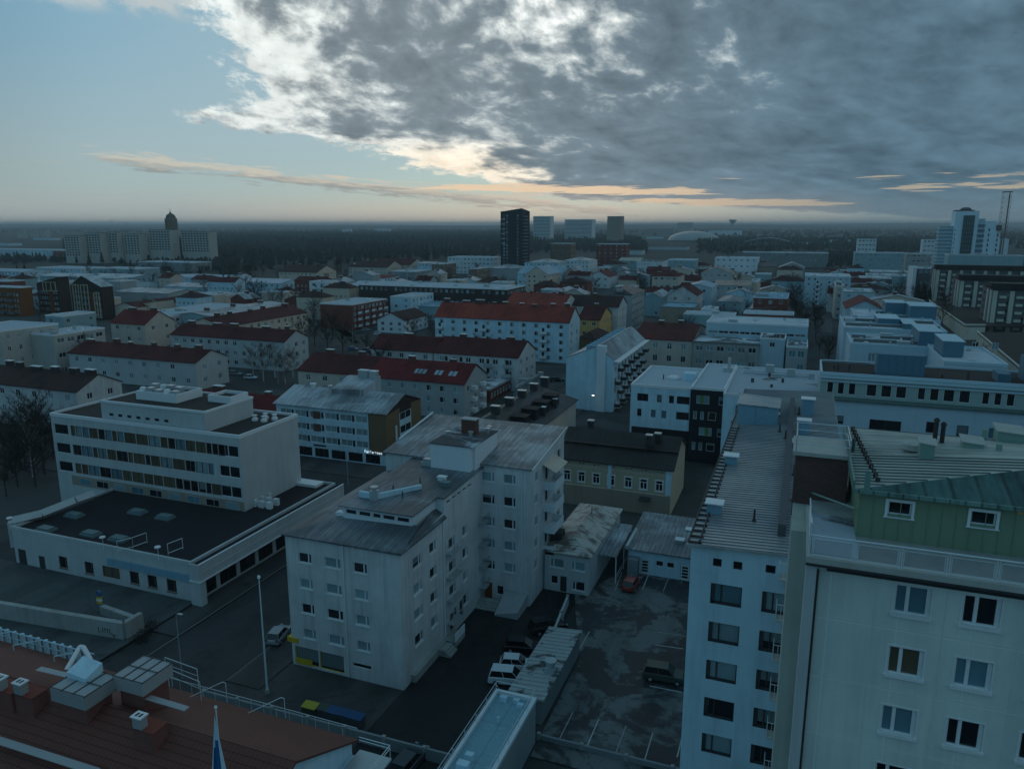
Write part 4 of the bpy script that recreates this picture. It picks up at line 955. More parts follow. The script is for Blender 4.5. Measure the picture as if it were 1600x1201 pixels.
    # hipped top: pale seamed sheet on the north-west, dark teal slope to the south
    e0 = (ax0 - .25, ay0 - .3, zt); r = MB()
    r.slot(0).poly([(ax0 - .25, ay0 - .3, zt), (ax0 + 10.2, ay0 + 4.6, zt + 1.0), (ax1, ay0 + 4.6, zt + 1.0), (ax1, ay1 + .3, zt + .35), (ax0 - .25, ay1 + .3, zt + .35)])
    r.slot(1).poly([(ax0 - .25, ay0 - .3, zt - .001), (ax1, ay0 - .3, zt - .001), (ax1, ay0 + 4.6, zt + .999), (ax0 + 10.2, ay0 + 4.6, zt + .999)])
    r.slot(2).box(ax0 - .3, ax1, ay0 - .38, ay0 - .3, zt - .16, zt + .02).box(ax0 - .33, ax0 - .25, ay0 - .3, ay1 + .3, zt - .16, zt + .4)
    r.build('attic_roof', ['crest_roof', 'teal_tin', 'green_metal_x'], root)
    def zc(x, y):
        t_ = (y - (ay0 - .3)) / 4.9; return zt + min(1, max(0, t_)) * 1.0 * min(1, max(0, (x - ax0 + .25) / 10.45)) + .35 * max(0, 1 - (x - ax0) / 7.6) * min(1, (y - ay0) / 9)
    m = MB(); y = ay0 + .3
    while y < ay1 + .3:
        # ribs run along the roof, ending on the hip line
        tt = (y - (ay0 - .3)) / 4.9; xe = ax1 if tt > 1 else ax0 - .25 + tt * 10.45
        zl = zt + .35 * (y - ay0 + .3) / (ay1 - ay0 + .6); ze = zt + min(1, tt) if tt <= 1 else zt + 1.0 - .65 * (y - ay0 - 4.6) / (ay1 - ay0 - 4.3)
        m.prism([(ax0 - .25, y), (xe, y), (xe, y + .035), (ax0 - .25, y + .035)], [zl - .02, ze - .02, ze - .02, zl - .02], [zl + .05, ze + .05, ze + .05, zl + .05]); y += .42
    m.build('roof_ribs', 'rib_dark', root)
    m = MB()
    for k in range(14):
        y = ay0 + .7 + k * .62; x = ax0 + .75 - .05 * k; z = zt + .06 + .35 * (y - ay0) / 9.4 + .1
        m.box(x - .1, x + .1, y, y + .06, z - .12, z + .14)
        if k: m.bar((x, y - .56, z + .1), (x, y + .06, z + .1), .03)
    m.build('snow_guard', 'dark_trim', root)
    for px, py, w_, hh, mt in ((1447, 708, .32, .7, 'mint'), (1518, 698, .45, .45, 'mint'), (1560, 706, .12, .55, 'mint'), (1538, 680, .12, .5, 'mint'), (1576, 682, .6, .5, 'mint'), (1356, 748, .12, .55, 'green_metal_x'), (1334, 692, .08, .4, 'green_metal_x')):
        X, Y = at(px, py, 37.0); X -= ox; Y -= oy; z = zt + .5
        m = MB().box(X - w_, X + w_, Y - w_ * .8, Y + w_ * .8, z - .4, z + hh)
        if w_ > .2: m.slot(1).prism([(X - w_ - .1, Y - w_), (X + w_ + .1, Y - w_), (X + w_ + .1, Y + w_), (X - w_ - .1, Y + w_)], [z + hh + .02, z + hh - .08, z + hh + .1, z + hh + .2], [z + hh + .07, z + hh - .03, z + hh + .15, z + hh + .25])
        m.build('roof_vent', [mt, 'pale_concrete'], root)
    X, Y = at(1460, 690, 37.0); X -= ox; Y -= oy
    for q in (0, .35): MB().cyl(X + q, Y + q * .3, zt + .3, zt + 1.75 - q * .6, .11, n=10).cyl(X + q, Y + q * .3, zt + 1.76 - q * .6, zt + 1.92 - q * .6, .17, .08, 10).build('flue_pipe', 'chimney_dark', root)
    X, Y = at(1425, 697, 37.0); X -= ox; Y -= oy
    MB().lathe(X, Y, [(.45, zt + .5), (.45, zt + .8), (.2, zt + .9), (.01, zt + .92)], 12).build('roof_hatch', 'pale_concrete', root)
    # brick chimney stack with railed top
    bx0, bx1, by0, by1 = .35 - ox, 2.9 - ox, 40.3 - oy, 43.2 - oy
    m = MB(); m.box(bx0, bx1, by0, by1, 33.0, 36.35).slot(1).box(bx0 - .15, bx1 + .15, by0 - .15, by1 + .15, 36.352, 36.55); m.build('brick_stack', ['dark_brick', 'pale_concrete'], root)
    MB().box(a + .1, ax0 - .01, c + .3, c + 5.2, 34.003, 34.03).build('terrace_deck', 'patchy_felt', root)
    m = MB(); zz = 36.55
    for (p, q) in (((bx0, by0), (bx1, by0)), ((bx0, by0), (bx0, by1)), ((bx1, by0), (bx1, by1)), ((bx0, by1), (bx1, by1))):
        m.bar((*p, zz + .8), (*q, zz + .8), .025); m.bar((*p, zz + .4), (*q, zz + .4), .02); m.bar((*p, zz), (*p, zz + .8), .025); m.bar((*q, zz), (*q, zz + .8), .025)
    m.build('railing', 'rail_white', root)
    MB().box(a - .76, bx1, c + 3.4, by1 - .01, 0, 33.72).build('side_wing', 'wing_beige', root)
    MB().bar((ax0 - .1, ay0 + .3, 35.2), (bx1 - 1.6, by0 - .1, 34.4), .05).build('downpipe', 'mint', root)
beige_tower()

# ================================================================ small things round the car park
def garage():
    x0, x1, y0, y1 = -20.0, -10.6, 98.2, 110.2
    S_ = [(1.8, .1, 1.2, 2.3, 'door', 'white_trim'), (3.9, 1.6, 1.0, .8, 'plain', 'white_trim', 0), (5.4, 1.6, 1.0, .8, 'plain', 'white_trim', 0), (7.3, .1, 1.2, 2.3, 'door', 'white_trim')]
    root, (a, b, c, d), rz = building('workshop', 'low workshop with grey sheet roof and white doors at the head of the car park', 'workshop', x0, x1, y0, y1, 3.5, 'mN', .8, 'cool_white', 'grey_metal_x', {'S': S_}, fine=True)
    MB().box(a - .4, a, c - .4, d + .3, 3.6, 4.1).build('verge_wall', 'pale_grey', root)
    for dx, dy in ((1.8, -2), (2.6, 2.2)): MB().box(dx - .5, dx + .5, dy - .5, dy + .5, 3.7, 4.3).slot(1).box(dx - .65, dx + .65, dy - .6, dy + .6, 4.302, 4.4).build('vent_box', ['galv', 'white_trim'], root)
    for u in (2.0, 7.5):
        m = MB()
        for i in range(4): m.box(a + u, a + u + .8, c - .02, c - .004 - 0, .5 + i * .45, .78 + i * .45)
        m.build('door_panes', 'glass_dark', root)
    MB().box(a + .2, a + 1.6, c - 1.4, c - .01, 0, 2.6).build('porch_wall', 'mid_grey', root)
garage()
def rust_wing():
    x0, x1, y0, y1 = -29.4, -23.3, 89.2, 107.2
    S_ = [(.8, 3.4, 1.9, 1.25, 'finl', 'white_trim', 2), (4.0 - .3, 3.4, 1.9, 1.25, 'finl', 'white_trim', 2), (.9, 1.0, 1.0, 1.2, 'plain', 'white_trim', 0), (2.2, .1, .9, 2.2, 'door', 'dark_trim'), (3.9, .6, 1.7, 1.3, 'finl', 'white_trim', 1)]
    root, (a, b, c, d), rz = building('annex', 'two-storey annex with a patchy rust and pale sheet roof beside the balcony wing', 'annex', x0, x1, y0, y1, 5.6, 'hip', 1.4, 'pale_grey', 'rust_sheet', {'S': S_}, fine=True)
    MB().cyl(.3, 2.5, 6.0, 8.2, .06).build('vent_pipe', 'dark_trim', root)
    m = MB(); m.box(a - .02, a + 1.5, c + 2.4, c + 4.2, 5.4, 7.2); m.build('chimney', 'chimney_dark', root)
def rust():
    m, b, tc = newmat('rust_sheet'); g = S(tc.outputs['Object']); x, y, z = sep(g.k)
    st = noise(vec(x * .5, y * 3), 1.0, 5, .65); big = noise(g, .35, 4, .6, dist=.6)
    ln = 1 - (((y / .55)._m('FRACT') - .5).abs()).step(.40, .47) * .5
    col = mixc((big * .8 + st * .6 - .62).step(-.05, .12), (.12, .09, .075), (.52, .50, .46))
    T.links.new(scalec(col, ln).k, b.inputs['Base Color']); b.inputs['Roughness'].default_value = .5
rust(); rust_wing()
def canopy():
    root = thing('canopy', 'corrugated translucent canopy on thin white posts between the annex and the car park', 'canopy', (-22.6, 99, 0))
    m = MB()
    for i in range(4):
        y0 = 93.9 - 99 + i * 2.6; m.prism([(-1.9, y0), (1.9, y0), (1.9, y0 + 2.5), (-1.9, y0 + 2.5)], [3.9 + i * .12, 3.9 + i * .12, 4.2 + i * .12, 4.2 + i * .12], [3.96 + i * .12, 3.96 + i * .12, 4.26 + i * .12, 4.26 + i * .12])
    m.build('canopy_sheet', 'light_metal_x', root)
    for x in (-1.8, 1.8):
        for y in (-5, 0, 5): MB().box(x - .06, x + .06, y - .06, y + .06, 0, 3.9).build('post', 'white_trim', root)
    m = MB(); m.bar((1.8, -5, 1.1), (1.8, 5, 1.1), .04); m.bar((1.8, -5, .6), (1.8, 5, .6), .04); m.build('rail', 'rail_white', root)
canopy()
def shed():
    root = thing('carport', 'long low carport with dark ribbed frosty roof and round vent beside the car park', 'carport', (-22.4, 68.6, 0))
    m = MB(); m.prism([(-2.0, -6.6), (2.0, -6.6), (2.0, 7.3), (-2.0, 7.3)], [2.45, 2.75, 2.75, 2.45], [2.6, 2.9, 2.9, 2.6]); m.build('roof', 'carport_roof', root)
    m = MB(); y = -6.6
    while y < 7.3: m.prism([(-2.0, y), (2.0, y), (2.0, y + .08), (-2.0, y + .08)], [2.58, 2.88, 2.88, 2.58], [2.68, 2.98, 2.98, 2.68]); y += .72
    m.build('roof_battens', 'carport_roof', root)
    MB().box(-1.7, 1.75, -6.3, 7.0, 0, 2.44).build('wall', 'mid_grey', root)
    MB().box(.6, 1.6, -2.2, -1.1, 2.7, 3.4).cyl(1.1, -1.65, 3.4, 4.0, .45).cyl(1.1, -1.65, 4.02, 4.2, .62).build('vent_cowl', 'galv', root)
shed()
def terrace_building():
    root = thing('terrace_building', 'low building with pale blue roof terrace and white railings at the bottom edge', 'building', (-22.3, 50, 0))
    z = 4.4; m = MB(); m.box(-2.0, 1.9, -22, 9.6, 0, z - .3); m.build('wall', 'grey_render', root)
    m = MB(); m.box(-2.0, 1.9, -22, 9.6, z - .29, z); m.build('roof_deck', 'terrace_membrane', root)
    m = MB(); m.box(-2.1, -1.8, -22, 9.7, z + .003, z + .35); m.box(1.6, 2.0, -22, 9.7, z + .003, z + .35); m.box(-1.8, 1.6, 9.4, 9.7, z + .003, z + .35); m.build('parapet', 'white_trim', root)
    m = MB()
    def rail(x, y0, y1):
        m.bar((x, y0, z + 1.25), (x, y1, z + 1.25), .035); m.bar((x, y0, z + .8), (x, y1, z + .8), .02)
        y = y0
        while y <= y1 + .01: m.bar((x, y, z + .3), (x, y, z + 1.25), .025); m.bar((x, y, z + 1.1), (x + (.8 if x < 0 else -.8) * .8, y, z + .05), .02); y += 2.4
    rail(-1.95, -21.9, 9.55); rail(1.85, -2, 9.55); m.bar((-1.95, 9.55, z + 1.25), (1.85, 9.55, z + 1.25), .035)
    m.build('railing', 'rail_white', root)
    m = MB(); m.box(1.8, 9.5, -22, -2.2, 0, z + .8); m.slot(1).box(1.85, 9.45, -21.9, -2.3, z + .8, z + .9); m.build('side_wing', ['cool_white', 'terrace_membrane'], root)
    m = MB(); m.bar((1.9, -2.25, z + 1.9), (9.4, -2.25, z + 1.9), .04)
    for i in range(6): m.bar((1.9 + i * 1.5, -2.25, z + .9), (1.9 + i * 1.5, -2.25, z + 1.9), .03)
    m.build('wing_railing', 'rail_white', root)
    for x, y, s_, hh in ((-.9, 8.6, .35, .5), (.3, 8.8, .3, .35), (.9, 8.2, .3, .4), (-.2, 5.5, .12, .6), (-.6, -1.2, .5, .8), (-.6, .1, .35, .7)): MB().box(x - s_, x + s_, y - s_ * .7, y + s_ * .7, z + .003, z + hh).build('vent_box', 'cool_white', root)
terrace_building()
def tile_house():
    x0, x1, y0, y1 = -72, -27.6, 27.0, 40.2; h = 12.0
    root, (a, b, c, d), rz = building('tiled_roof_building', 'red-brown tiled roof filling the bottom left corner with brick chimneys and white roof railings', 'building', x0, x1, y0, y1, h, 'gx', 3.2, 'cool_white', 'red_tile', {}, over=.4)
    ox, oy = (x0 + x1) / 2, (y0 + y1) / 2
    def stack(px, py, zt, s1, s2, hh, cap=True, lid='galv'):
        X, Y = at(px, py, zt); X -= ox; Y -= oy; zb = rz(X, Y) - .9
        m = MB(); m.box(X - s1 * .8, X + s1 * .8, Y - s2 * .8, Y + s2 * .8, zb, zt); m.build('brick_base', 'red_brick', root)
        m = MB(); m.box(X - s1, X + s1, Y - s2, Y + s2, zt + .003, zt + hh); n = 3
        m.slot(1)
        for i in range(4): u = X - s1 + 2 * s1 * (i + .02) / 3; m.box(min(u, X + s1) - .03, min(u, X + s1) + .03, Y - s2 - .03, Y + s2 + .03, zt + hh + .003, zt + hh + .05)
        for v_ in (Y - s2, Y, Y + s2): m.box(X - s1, X + s1, v_ - .03, v_ + .03, zt + hh + .051, zt + hh + .09)
        m.slot(2)
        for i in range(3):
            u0 = X - s1 + 2 * s1 * i / 3 + .08
            for j in (0, 1): m.box(u0, u0 + 2 * s1 / 3 - .16, Y - s2 + .06 + j * s2, Y - .06 + j * s2, zt + hh + .004, zt + hh + .02)
        m.build('chimney_box', [lid, 'dark_trim', 'lid_grey'], root)
    stack(225, 1065, 16.2, 1.35, 1.35, 1.0, lid='grey_trim'); stack(133, 1085, 16.0, 1.6, 1.3, 1.0, lid='galv')
    X, Y = at(133, 1050, 17.2); X -= ox; Y -= oy; MB().prism([(X - .9, Y - .7), (X + .9, Y - .7), (X + .9, Y + .7), (X - .9, Y + .7)], 17.0, [17.45, 17.3, 17.75, 17.9]).build('vent_hood', 'cool_white', root)
    for px, py in ((10, 1068), (42, 1075), (228, 1128)):
        X, Y = at(px, py, 16.2); X -= ox; Y -= oy; zb = rz(X, Y) - .8
        MB().box(X - .75, X + 1.0, Y - .45, Y + .75, zb, 15.9).build('chimney', 'red_brick', root)
        m = MB(); m.box(X - .62, X + .1, Y - .5, Y + .05, 15.9, 16.75); m.slot(1).box(X - .70, X + .18, Y - .58, Y + .13, 16.752, 16.84); m.slot(2).box(X - .5, X - .32, Y - .4, Y - .05, 16.842, 16.85).box(X - .2, X - .02, Y - .4, Y - .05, 16.842, 16.85)
        m.slot(3).box(X - .8, X + 1.05, Y - .5, Y + .8, 15.902, 15.96); m.build('fan_box', ['galv', 'white_trim', 'dark_trim', 'rust_red'], root)
    # walkways and railings
    m = MB(); (X0, Y0), (X1, Y1) = at(183, 1075, 15.7), at(292, 1108, 15.7); m.prism([(X0 - ox, Y0 - oy - .25), (X1 - ox, Y1 - oy - .25), (X1 - ox, Y1 - oy + .25), (X0 - ox, Y0 - oy + .25)], 15.72, 15.78).build('roof_walkway', 'grey_trim', root); m = MB()
    (X0, Y0), (X1, Y1) = at(60, 1043, 15.7), at(115, 1056, 15.7); m.prism([(X0 - ox, Y0 - oy - .25), (X1 - ox, Y1 - oy - .25), (X1 - ox, Y1 - oy + .25), (X0 - ox, Y0 - oy + .25)], 15.62, 15.68).build('roof_walkway', 'grey_trim', root); m = MB()
    (X0, Y0), (X1, Y1) = at(-10, 1150, 14.2), at(150, 1201, 14.2); m.prism([(X0 - ox, Y0 - oy - .3), (X1 - ox, Y1 - oy - .3), (X1 - ox, Y1 - oy + .3), (X0 - ox, Y0 - oy + .3)], 14.0, 14.06)
    m.build('roof_walkway', 'grey_trim', root)
    m = MB(); zz = 12.35; Y = d + .32
    m.bar((4, Y, zz + .55), (b + .3, Y, zz + .55), .03); u = 4
    while u < b + .2: m.bar((u, Y, zz - .4), (u, Y, zz + .55), .02); u += 1.15
    for k in range(3): u = 5.5 + k * 5.4; m.tube([(u, Y, zz - .2), (u, Y, zz + 1.4), (u - .2, Y - .1, zz + 1.5), (u - 2.0, Y - 1.6, zz + .75)], .03, 5)
    m.build('railing', 'rail_white', root)
    m = MB(); Y = d + .4; u = a + 2
    while u < -3.2:
        m.box(u, u + .25, Y, Y + .3, zz - .6, zz + .75)
        if int(u) % 4 == 0: m.tube([(u, Y, zz + .8), (u - 1.4, Y - 1.6, zz + .9), (u - 1.4, Y - 1.6, zz + .3)], .045, 5)
        u += .95
    m.bar((a + 2, Y + .1, zz + .7), (-3, Y + .1, zz + .7), .07); m.bar((a + 2, Y + .1, zz + .1), (-3, Y + .1, zz + .1), .05); m.build('pipe_rack', 'cool_white', root)
    (X0, Y0), (X1, Y1), (X2, Y2) = at(103, 1048, 13), at(130, 1018, 13), at(152, 1045, 13)
    MB().tube([(X0 - ox, Y0 - oy, 13.0), (X1 - ox - .3, Y1 - oy, 13.4), (X1 - ox + .1, Y1 - oy, 13.45), (X2 - ox, Y2 - oy, 12.6)], .2, 8).build('duct', 'white_trim', root)
    m = MB()
    for (p, q) in (((258, 1030), (308, 1048)), ((262, 1047), (312, 1068))):
        (X0, Y0), (X1, Y1) = at(*p, 14), at(*q, 14); m.tube([(X0 - ox, Y0 - oy, 12.6), (X0 - ox, Y0 - oy, 14.2), (X1 - ox, Y1 - oy, 14.2), (X1 - ox, Y1 - oy, 12.6)], .035, 5); m.bar((X0 - ox, Y0 - oy, 13.6), (X1 - ox, Y1 - oy, 13.6), .025)
    m.build('ladder_rail', 'rail_white', root)
    m = MB(); m.box(b + .4, b + 3.0, c, d + .4, 11.0, 11.15); m.slot(1)
    for k in (0, 1): m.tube([(b + .45, d + .3 - k * 0, 12.0 + .25 * k), (b + 2.95, d + .3, 12.0 + .25 * k), (b + 2.95, c, 12.0 + .25 * k)], .035, 5)
    for i in range(6): m.bar((b + 2.95, d + .3 - i * 2.2, 11.1), (b + 2.95, d + .3 - i * 2.2, 12.3), .03)
    m.build('gable_balcony', ['galv', 'rail_white'], root)
    m = MB(); m.box(b + .003, b + 2.6, c + .4, d, 0, 10.9); m.build('side_wall', 'cool_white', root)
tile_house()
def flag():
    X, Y = at(337, 1104, 19.5)
    root = thing('flagpole', 'white flagpole with ball finial rising in front of the tiled roof', 'flagpole', (X, Y, 0))
    MB().cyl(0, 0, 0, 19.4, .07, .04, 10).build('pole', 'rail_white', root); MB().lathe(0, 0, [(.02, 19.36), (.09, 19.42), (.10, 19.5), (.06, 19.58), (.01, 19.6)], 12).build('finial', 'white_trim', root)
    m = MB(); n = 26
    def pt(i, j):
        t = i / n; z = 19.0 - 4.4 * t; w = .04 + 1.45 * t ** 1.1; u = j / 10 - .62
        fold = math.sin(j * 1.9 + t * 2) * .10 * t
        return (-.03 + u * w * .9 + .05 * t, -.12 + fold, z - abs(u) * .1)
    blue = lambda i, j: (i > 10 and 2 <= j <= 4 and j > 4 - (i - 8) * .5) or (i > 9 and i < 22 and j in (5, 6)) or (i in (10, 11, 12) and 3 <= j <= 6)
    for i in range(n):
        for j in range(10):
            m.slot(1 if blue(i, j) else 0).poly([pt(i, j), pt(i, j + 1), pt(i + 1, j + 1), pt(i + 1, j)])
    tag(m.build('flag', ['flag_white', 'flag_blue']), 'limp light blue flag with a dark blue figure hanging from the flagpole', 'flag').location = (X, Y, 0)
flag()

# ================================================================ blocks just behind
def yellow_house():
    x0, x1, y0, y1 = -37.5, -17.9, 121.0, 136.5
    S_ = []
    for i in range(7): S_.append((1.0 + i * 2.62 if i < 4 else 1.35 + i * 2.62, 4.3, 1.15, 1.75, 'old', 'white_trim', 0)); S_ += [(S_[-1][0] - .05 + k * .7, 7.35, .5, .35, 'plain', 'white_trim', 0) for k in (0, 1)]
    S_ += [(14.6, .1, 1.3, 2.0, 'door', 'grey_trim')]
    root, (a, b, c, d), rz = building('old_house', 'ochre-yellow plastered old house with white window surrounds under a long black roof', 'house', x0, x1, y0, y1, 8.3, 'gx', 3.4, 'ochre_render', 'black_metal_x', {'S': [q for q in S_ if q[1] > 1 or q[4] == 'door']}, fine=True, over=.5, chims=0)
    m = MB(); m.box(a, b + .06, c - .12, c - .003, 8.0, 8.25); m.box(a, b + .06, c - .08, c - .003, 3.55, 3.7); m.box(a, b, c - .06, c - .003, 7.0, 7.1)
    m.slot(1).box(a, b, c - .10, c - .004, 0, 3.5); m.slot(2).box(b - .9, b + .05, c - .14, c - .004, 3.72, 7.98).box(-.9, -.3, c - .14, c - .004, 3.72, 7.98)
    m.build('facade_trim', ['cream_render', 'taupe', 'cool_white'], root)
    m = MB(); m.slot(0).prism([(a - .5, c + 3.4), (b + .5, c + 3.4), (b + .5, c + 3.7), (a - .5, c + 3.7)], 9.6, 10.35); m.build('roof_break', 'black_metal_x', root)
    for (x, y) in ((5.0, -2.8), (6.2, -1.2), (-7.0, 3.2)): MB().box(x - .5, x + .5, y - .45, y + .45, 10, 12.4).slot(1).box(x - .6, x + .6, y - .55, y + .55, 12.402, 12.55).build('chimney', ['chimney_dark', 'galv'], root)
    MB().prism([(4.7, c - 1.2), (6.6, c - 1.2), (6.6, c - .01), (4.7, c - .01)], [2.6, 2.6, 3.0, 3.0], [2.7, 2.7, 3.1, 3.1]).build('door_canopy', 'dark_trim', root)
yellow_house()
def sofia():
    # white, black and white modern office with projecting upper floors
    x0, x1, y0, y1 = -31.9, -19.6, 153.4, 176; h = 15.0
    S_ = [(1.4, 11.9, 2.3, 1.6, 'two', 'dark_trim', 0), (5.5, 11.9, 1.0, 1.6, 'plain', 'dark_trim', 1), (8.0, 11.9, 1.0, 1.6, 'plain', 'dark_trim', 0), (9.6, 11.9, 2.6, 1.6, 'band', 'dark_trim', 0),
          (1.5, 8.6, .9, 1.6, 'plain', 'dark_trim', 0), (4.4, 8.6, .95, 1.6, 'plain', 'dark_trim', 3), (6.6, 8.6, .95, 1.6, 'plain', 'dark_trim', 3), (9.6, 8.6, 2.6, 1.6, 'band', 'dark_trim', 0)]
    root, (a, b, c, d), rz = building('office_building', 'white projecting office box with dark ground storey, left of the black-clad front', 'office building', x0, x1, y0, y1, h, 'flat', wall='cool_white', rm='snow_felt', wins={'S': S_}, fine=True)
    MB().box(a + .4, b, c - .03, c - .002, 0, 6.3).build('ground_storey', 'black_cladding', root)
    MB().box(b - 2.8, b - .3, c + 9, c + 12, 15, 16.6).build('roof_box', 'cool_white', root); MB().lathe(b - 5, c + 10, [(1.3, 15), (1.35, 15.4), (1.0, 15.7), (.01, 15.8)], 16).build('skylight', 'white_trim', root); MB().cyl(b - 7, c + 8.5, 15, 16.2, .12).build('vent_pipe', 'dark_trim', root)
    x0, x1, y0, y1 = -19.5, -12.9, 153.0, 181.5; h = 15.4
    S_ = []
    for k, z in enumerate((12.4, 9.1, 5.8, 2.6)):
        if k % 2 == 0: S_ += [(1.2 if k == 0 else 2.0, z, 2.5, 1.7, 'band', 'white_trim', 2), (5.6, z, 1.0, 1.7, 'plain', 'white_trim', 1)]
        else: S_ += [(.7, z, .7, 1.7, 'plain', 'white_trim', 2), (2.1, z, .7, 1.7, 'plain', 'white_trim', 2), (3.6, z, 1.6, 1.7, 'plain', 'white_trim', 1)]
    root, (a, b, c, d), rz = building('office_building', 'black-clad narrow office front with white window frames and green shutters', 'office building', x0, x1, y0, y1, h, 'flat', wall='black_cladding', rm='snow_felt', wins={'S': S_}, fine=True)
    for k, z in enumerate((12.45, 5.85)): MB().box(a + (1.95 if k == 0 else 3.2), a + (2.55 if k == 0 else 3.8), c - .03, c + .06, z + .03, z + 1.6).build('shutter', 'green_leaf_paint', root)
    MB().box(1, 3, 6, 8, 15.4, 16.4).cyl(2.2, 7, 16.4, 18.6, .35).build('vent_stack', 'galv', root)
    x0, x1, y0, y1 = -12.8, 5.2, 150.0, 181.5; h = 15.2
    root, (a, b, c, d), rz = building('office_building', 'white office with large frosty flat roof and vertical dark letters on its front', 'office building', x0, x1, y0, y1, h, 'flat', wall='cool_white', rm='frosted_felt', wins={'S': [(2.4, 11.2, 3.2, 2.2, 'plain', 'dark_trim', 1)]}, fine=True)
    for (x, y, s_, hh) in ((-1.5, 9.5, .9, 2.2), (3.0, 8.0, .8, 1.8), (7.2, 7.0, .6, 1.3), (-1.4, 6.5, .25, .9), (1.5, 1.0, .25, .9), (-4.5, -1, .3, .9), (-.5, -5, .25, .7)): MB().box(x - s_, x + s_, y - s_ * .8, y + s_ * .8, h, h + hh).build('vent_box', 'galv' if s_ > .5 else 'dark_trim', root)
    m = MB(); m.bar((a + 2, 7.5, h + .5), (b - 2, 7.5, h + .5), .2); m.bar((a + 2, 9.8, h + .5), (b - 2, 9.8, h + .5), .12); m.build('roof_duct', 'galv', root)
    G_ = {'S': [(0, 0, 1, 0), (1, 0, 1, .5), (1, .5, 0, .5), (0, .5, 0, 1), (0, 1, 1, 1)], 'O': [(0, 0, 1, 0), (1, 0, 1, 1), (1, 1, 0, 1), (0, 1, 0, 0)], 'F': [(0, 0, 0, 1), (0, 1, 1, 1), (0, .5, .8, .5)], 'I': [(.5, 0, .5, 1)], 'A': [(0, 0, .5, 1), (.5, 1, 1, 0), (.2, .4, .8, .4)]}
    m = MB()
    for i, ch in enumerate('SOFIA'):
        for p, q, r_, s_ in G_[ch]: m.bar((a + 1.75 + p * .5, c - .06, 9.4 - i * 1.15 + q * .75), (a + 1.75 + r_ * .5, c - .06, 9.4 - i * 1.15 + s_ * .75), .06)
    m.build('lettering', 'dark_trim', root)
sofia()
def balcony_slab():
    x0, x1, y0, y1 = -56.6, -43.9, 188.3, 229; h = 13.6
    root, (a, b, c, d), rz = building('apartment_building', 'blank-ended white-blue block with off-centre ridge, blue dormer boxes and dark street balconies', 'apartment building', x0, x1, y0, y1, h, 'gy', 3.6, 'cool_white', 'light_metal_y', {'E': grid(1, 40, 10, (1.2, 4.2, 7.2, 10.2), 2.4, 1.5, 'band')}, over=.05, ridge=.68)
    MB().box(2.0, 4.3, c - .6, c + 1.1, 0, 17.4).build('end_fin', 'white_clean', root)
    MB().box(2.0, 2.5, c + 1.1, d, 14, 17.3).build('ridge_wall', 'blue_sheet', root)
    for i in range(11): MB().box(-1.5 + .0, 2.0, c + 2 + i * 3.5, c + 3.9 + i * 3.5, 14.5, 16.9).build('dormer_box', 'blue_membrane', root)
    for k, z in enumerate((1.2, 4.2, 7.2, 10.2)):
        for i in range(6):
            y = c + 2.0 + i * 6.6 + (k % 2) * 3.2
            MB().box(b + .003, b + 1.5, y, y + 2.7, z - .5, z - .35).slot(1).box(b + 1.42, b + 1.5, y, y + 2.7, z - .35, z + .6).box(b + .003, b + 1.42, y, y + .06, z - .35, z + .6).build('balcony', ['white_trim', 'dark_trim'], root)
    MB().box(b + 0, b + 1.6, c, d, 13.2, 13.4).build('balcony_roof', 'white_trim', root)
balcony_slab()
def black_roof_house():
    (X1, Y1), (X2, Y2) = at(845, 665, 8.6), at(902, 625, 8.6)
    x1 = (X1 + X2) / 2; y1 = Y2; x0 = x1 - 13.5
    root, (a, b, c, d), rz = building('old_house', 'long dark ribbed-roof house with many black chimneys and dormers beside the receding street', 'house', x0, x1, 122.5, y1, 8.6, 'hip', 4.2, 'beige_render', 'dark_metal_y', {}, over=.5)
    for i in range(5): z = 12.2; y = c + 8 + i * 7.4; MB().box(-.8, .8, y - .5, y + .5, 11.5, 13.9).slot(1).box(-.95, .95, y - .6, y + .6, 13.902, 14.05).build('chimney', ['chimney_dark', 'galv'], root)
    for i in range(4): y = c + 9 + i * 6.5; MB().box(b - 4.2, b - 1.2, y, y + 2.6, 9.2, 11.9).slot(1).box(b - 4.4, b - .9, y - .2, y + 2.8, 11.902, 12.0).build('dormer', ['black_cladding', 'brown_felt'], root)
    for i in range(2): y = c + 20 + i * 8; MB().box(b - 1.6, b - .8, y, y + .9, 9, 11.4).slot(1).box(b - 1.7, b - .7, y - .1, y + 1.0, 11.402, 11.5).build('chimney', ['chimney_dark', 'white_trim'], root)
black_roof_house()




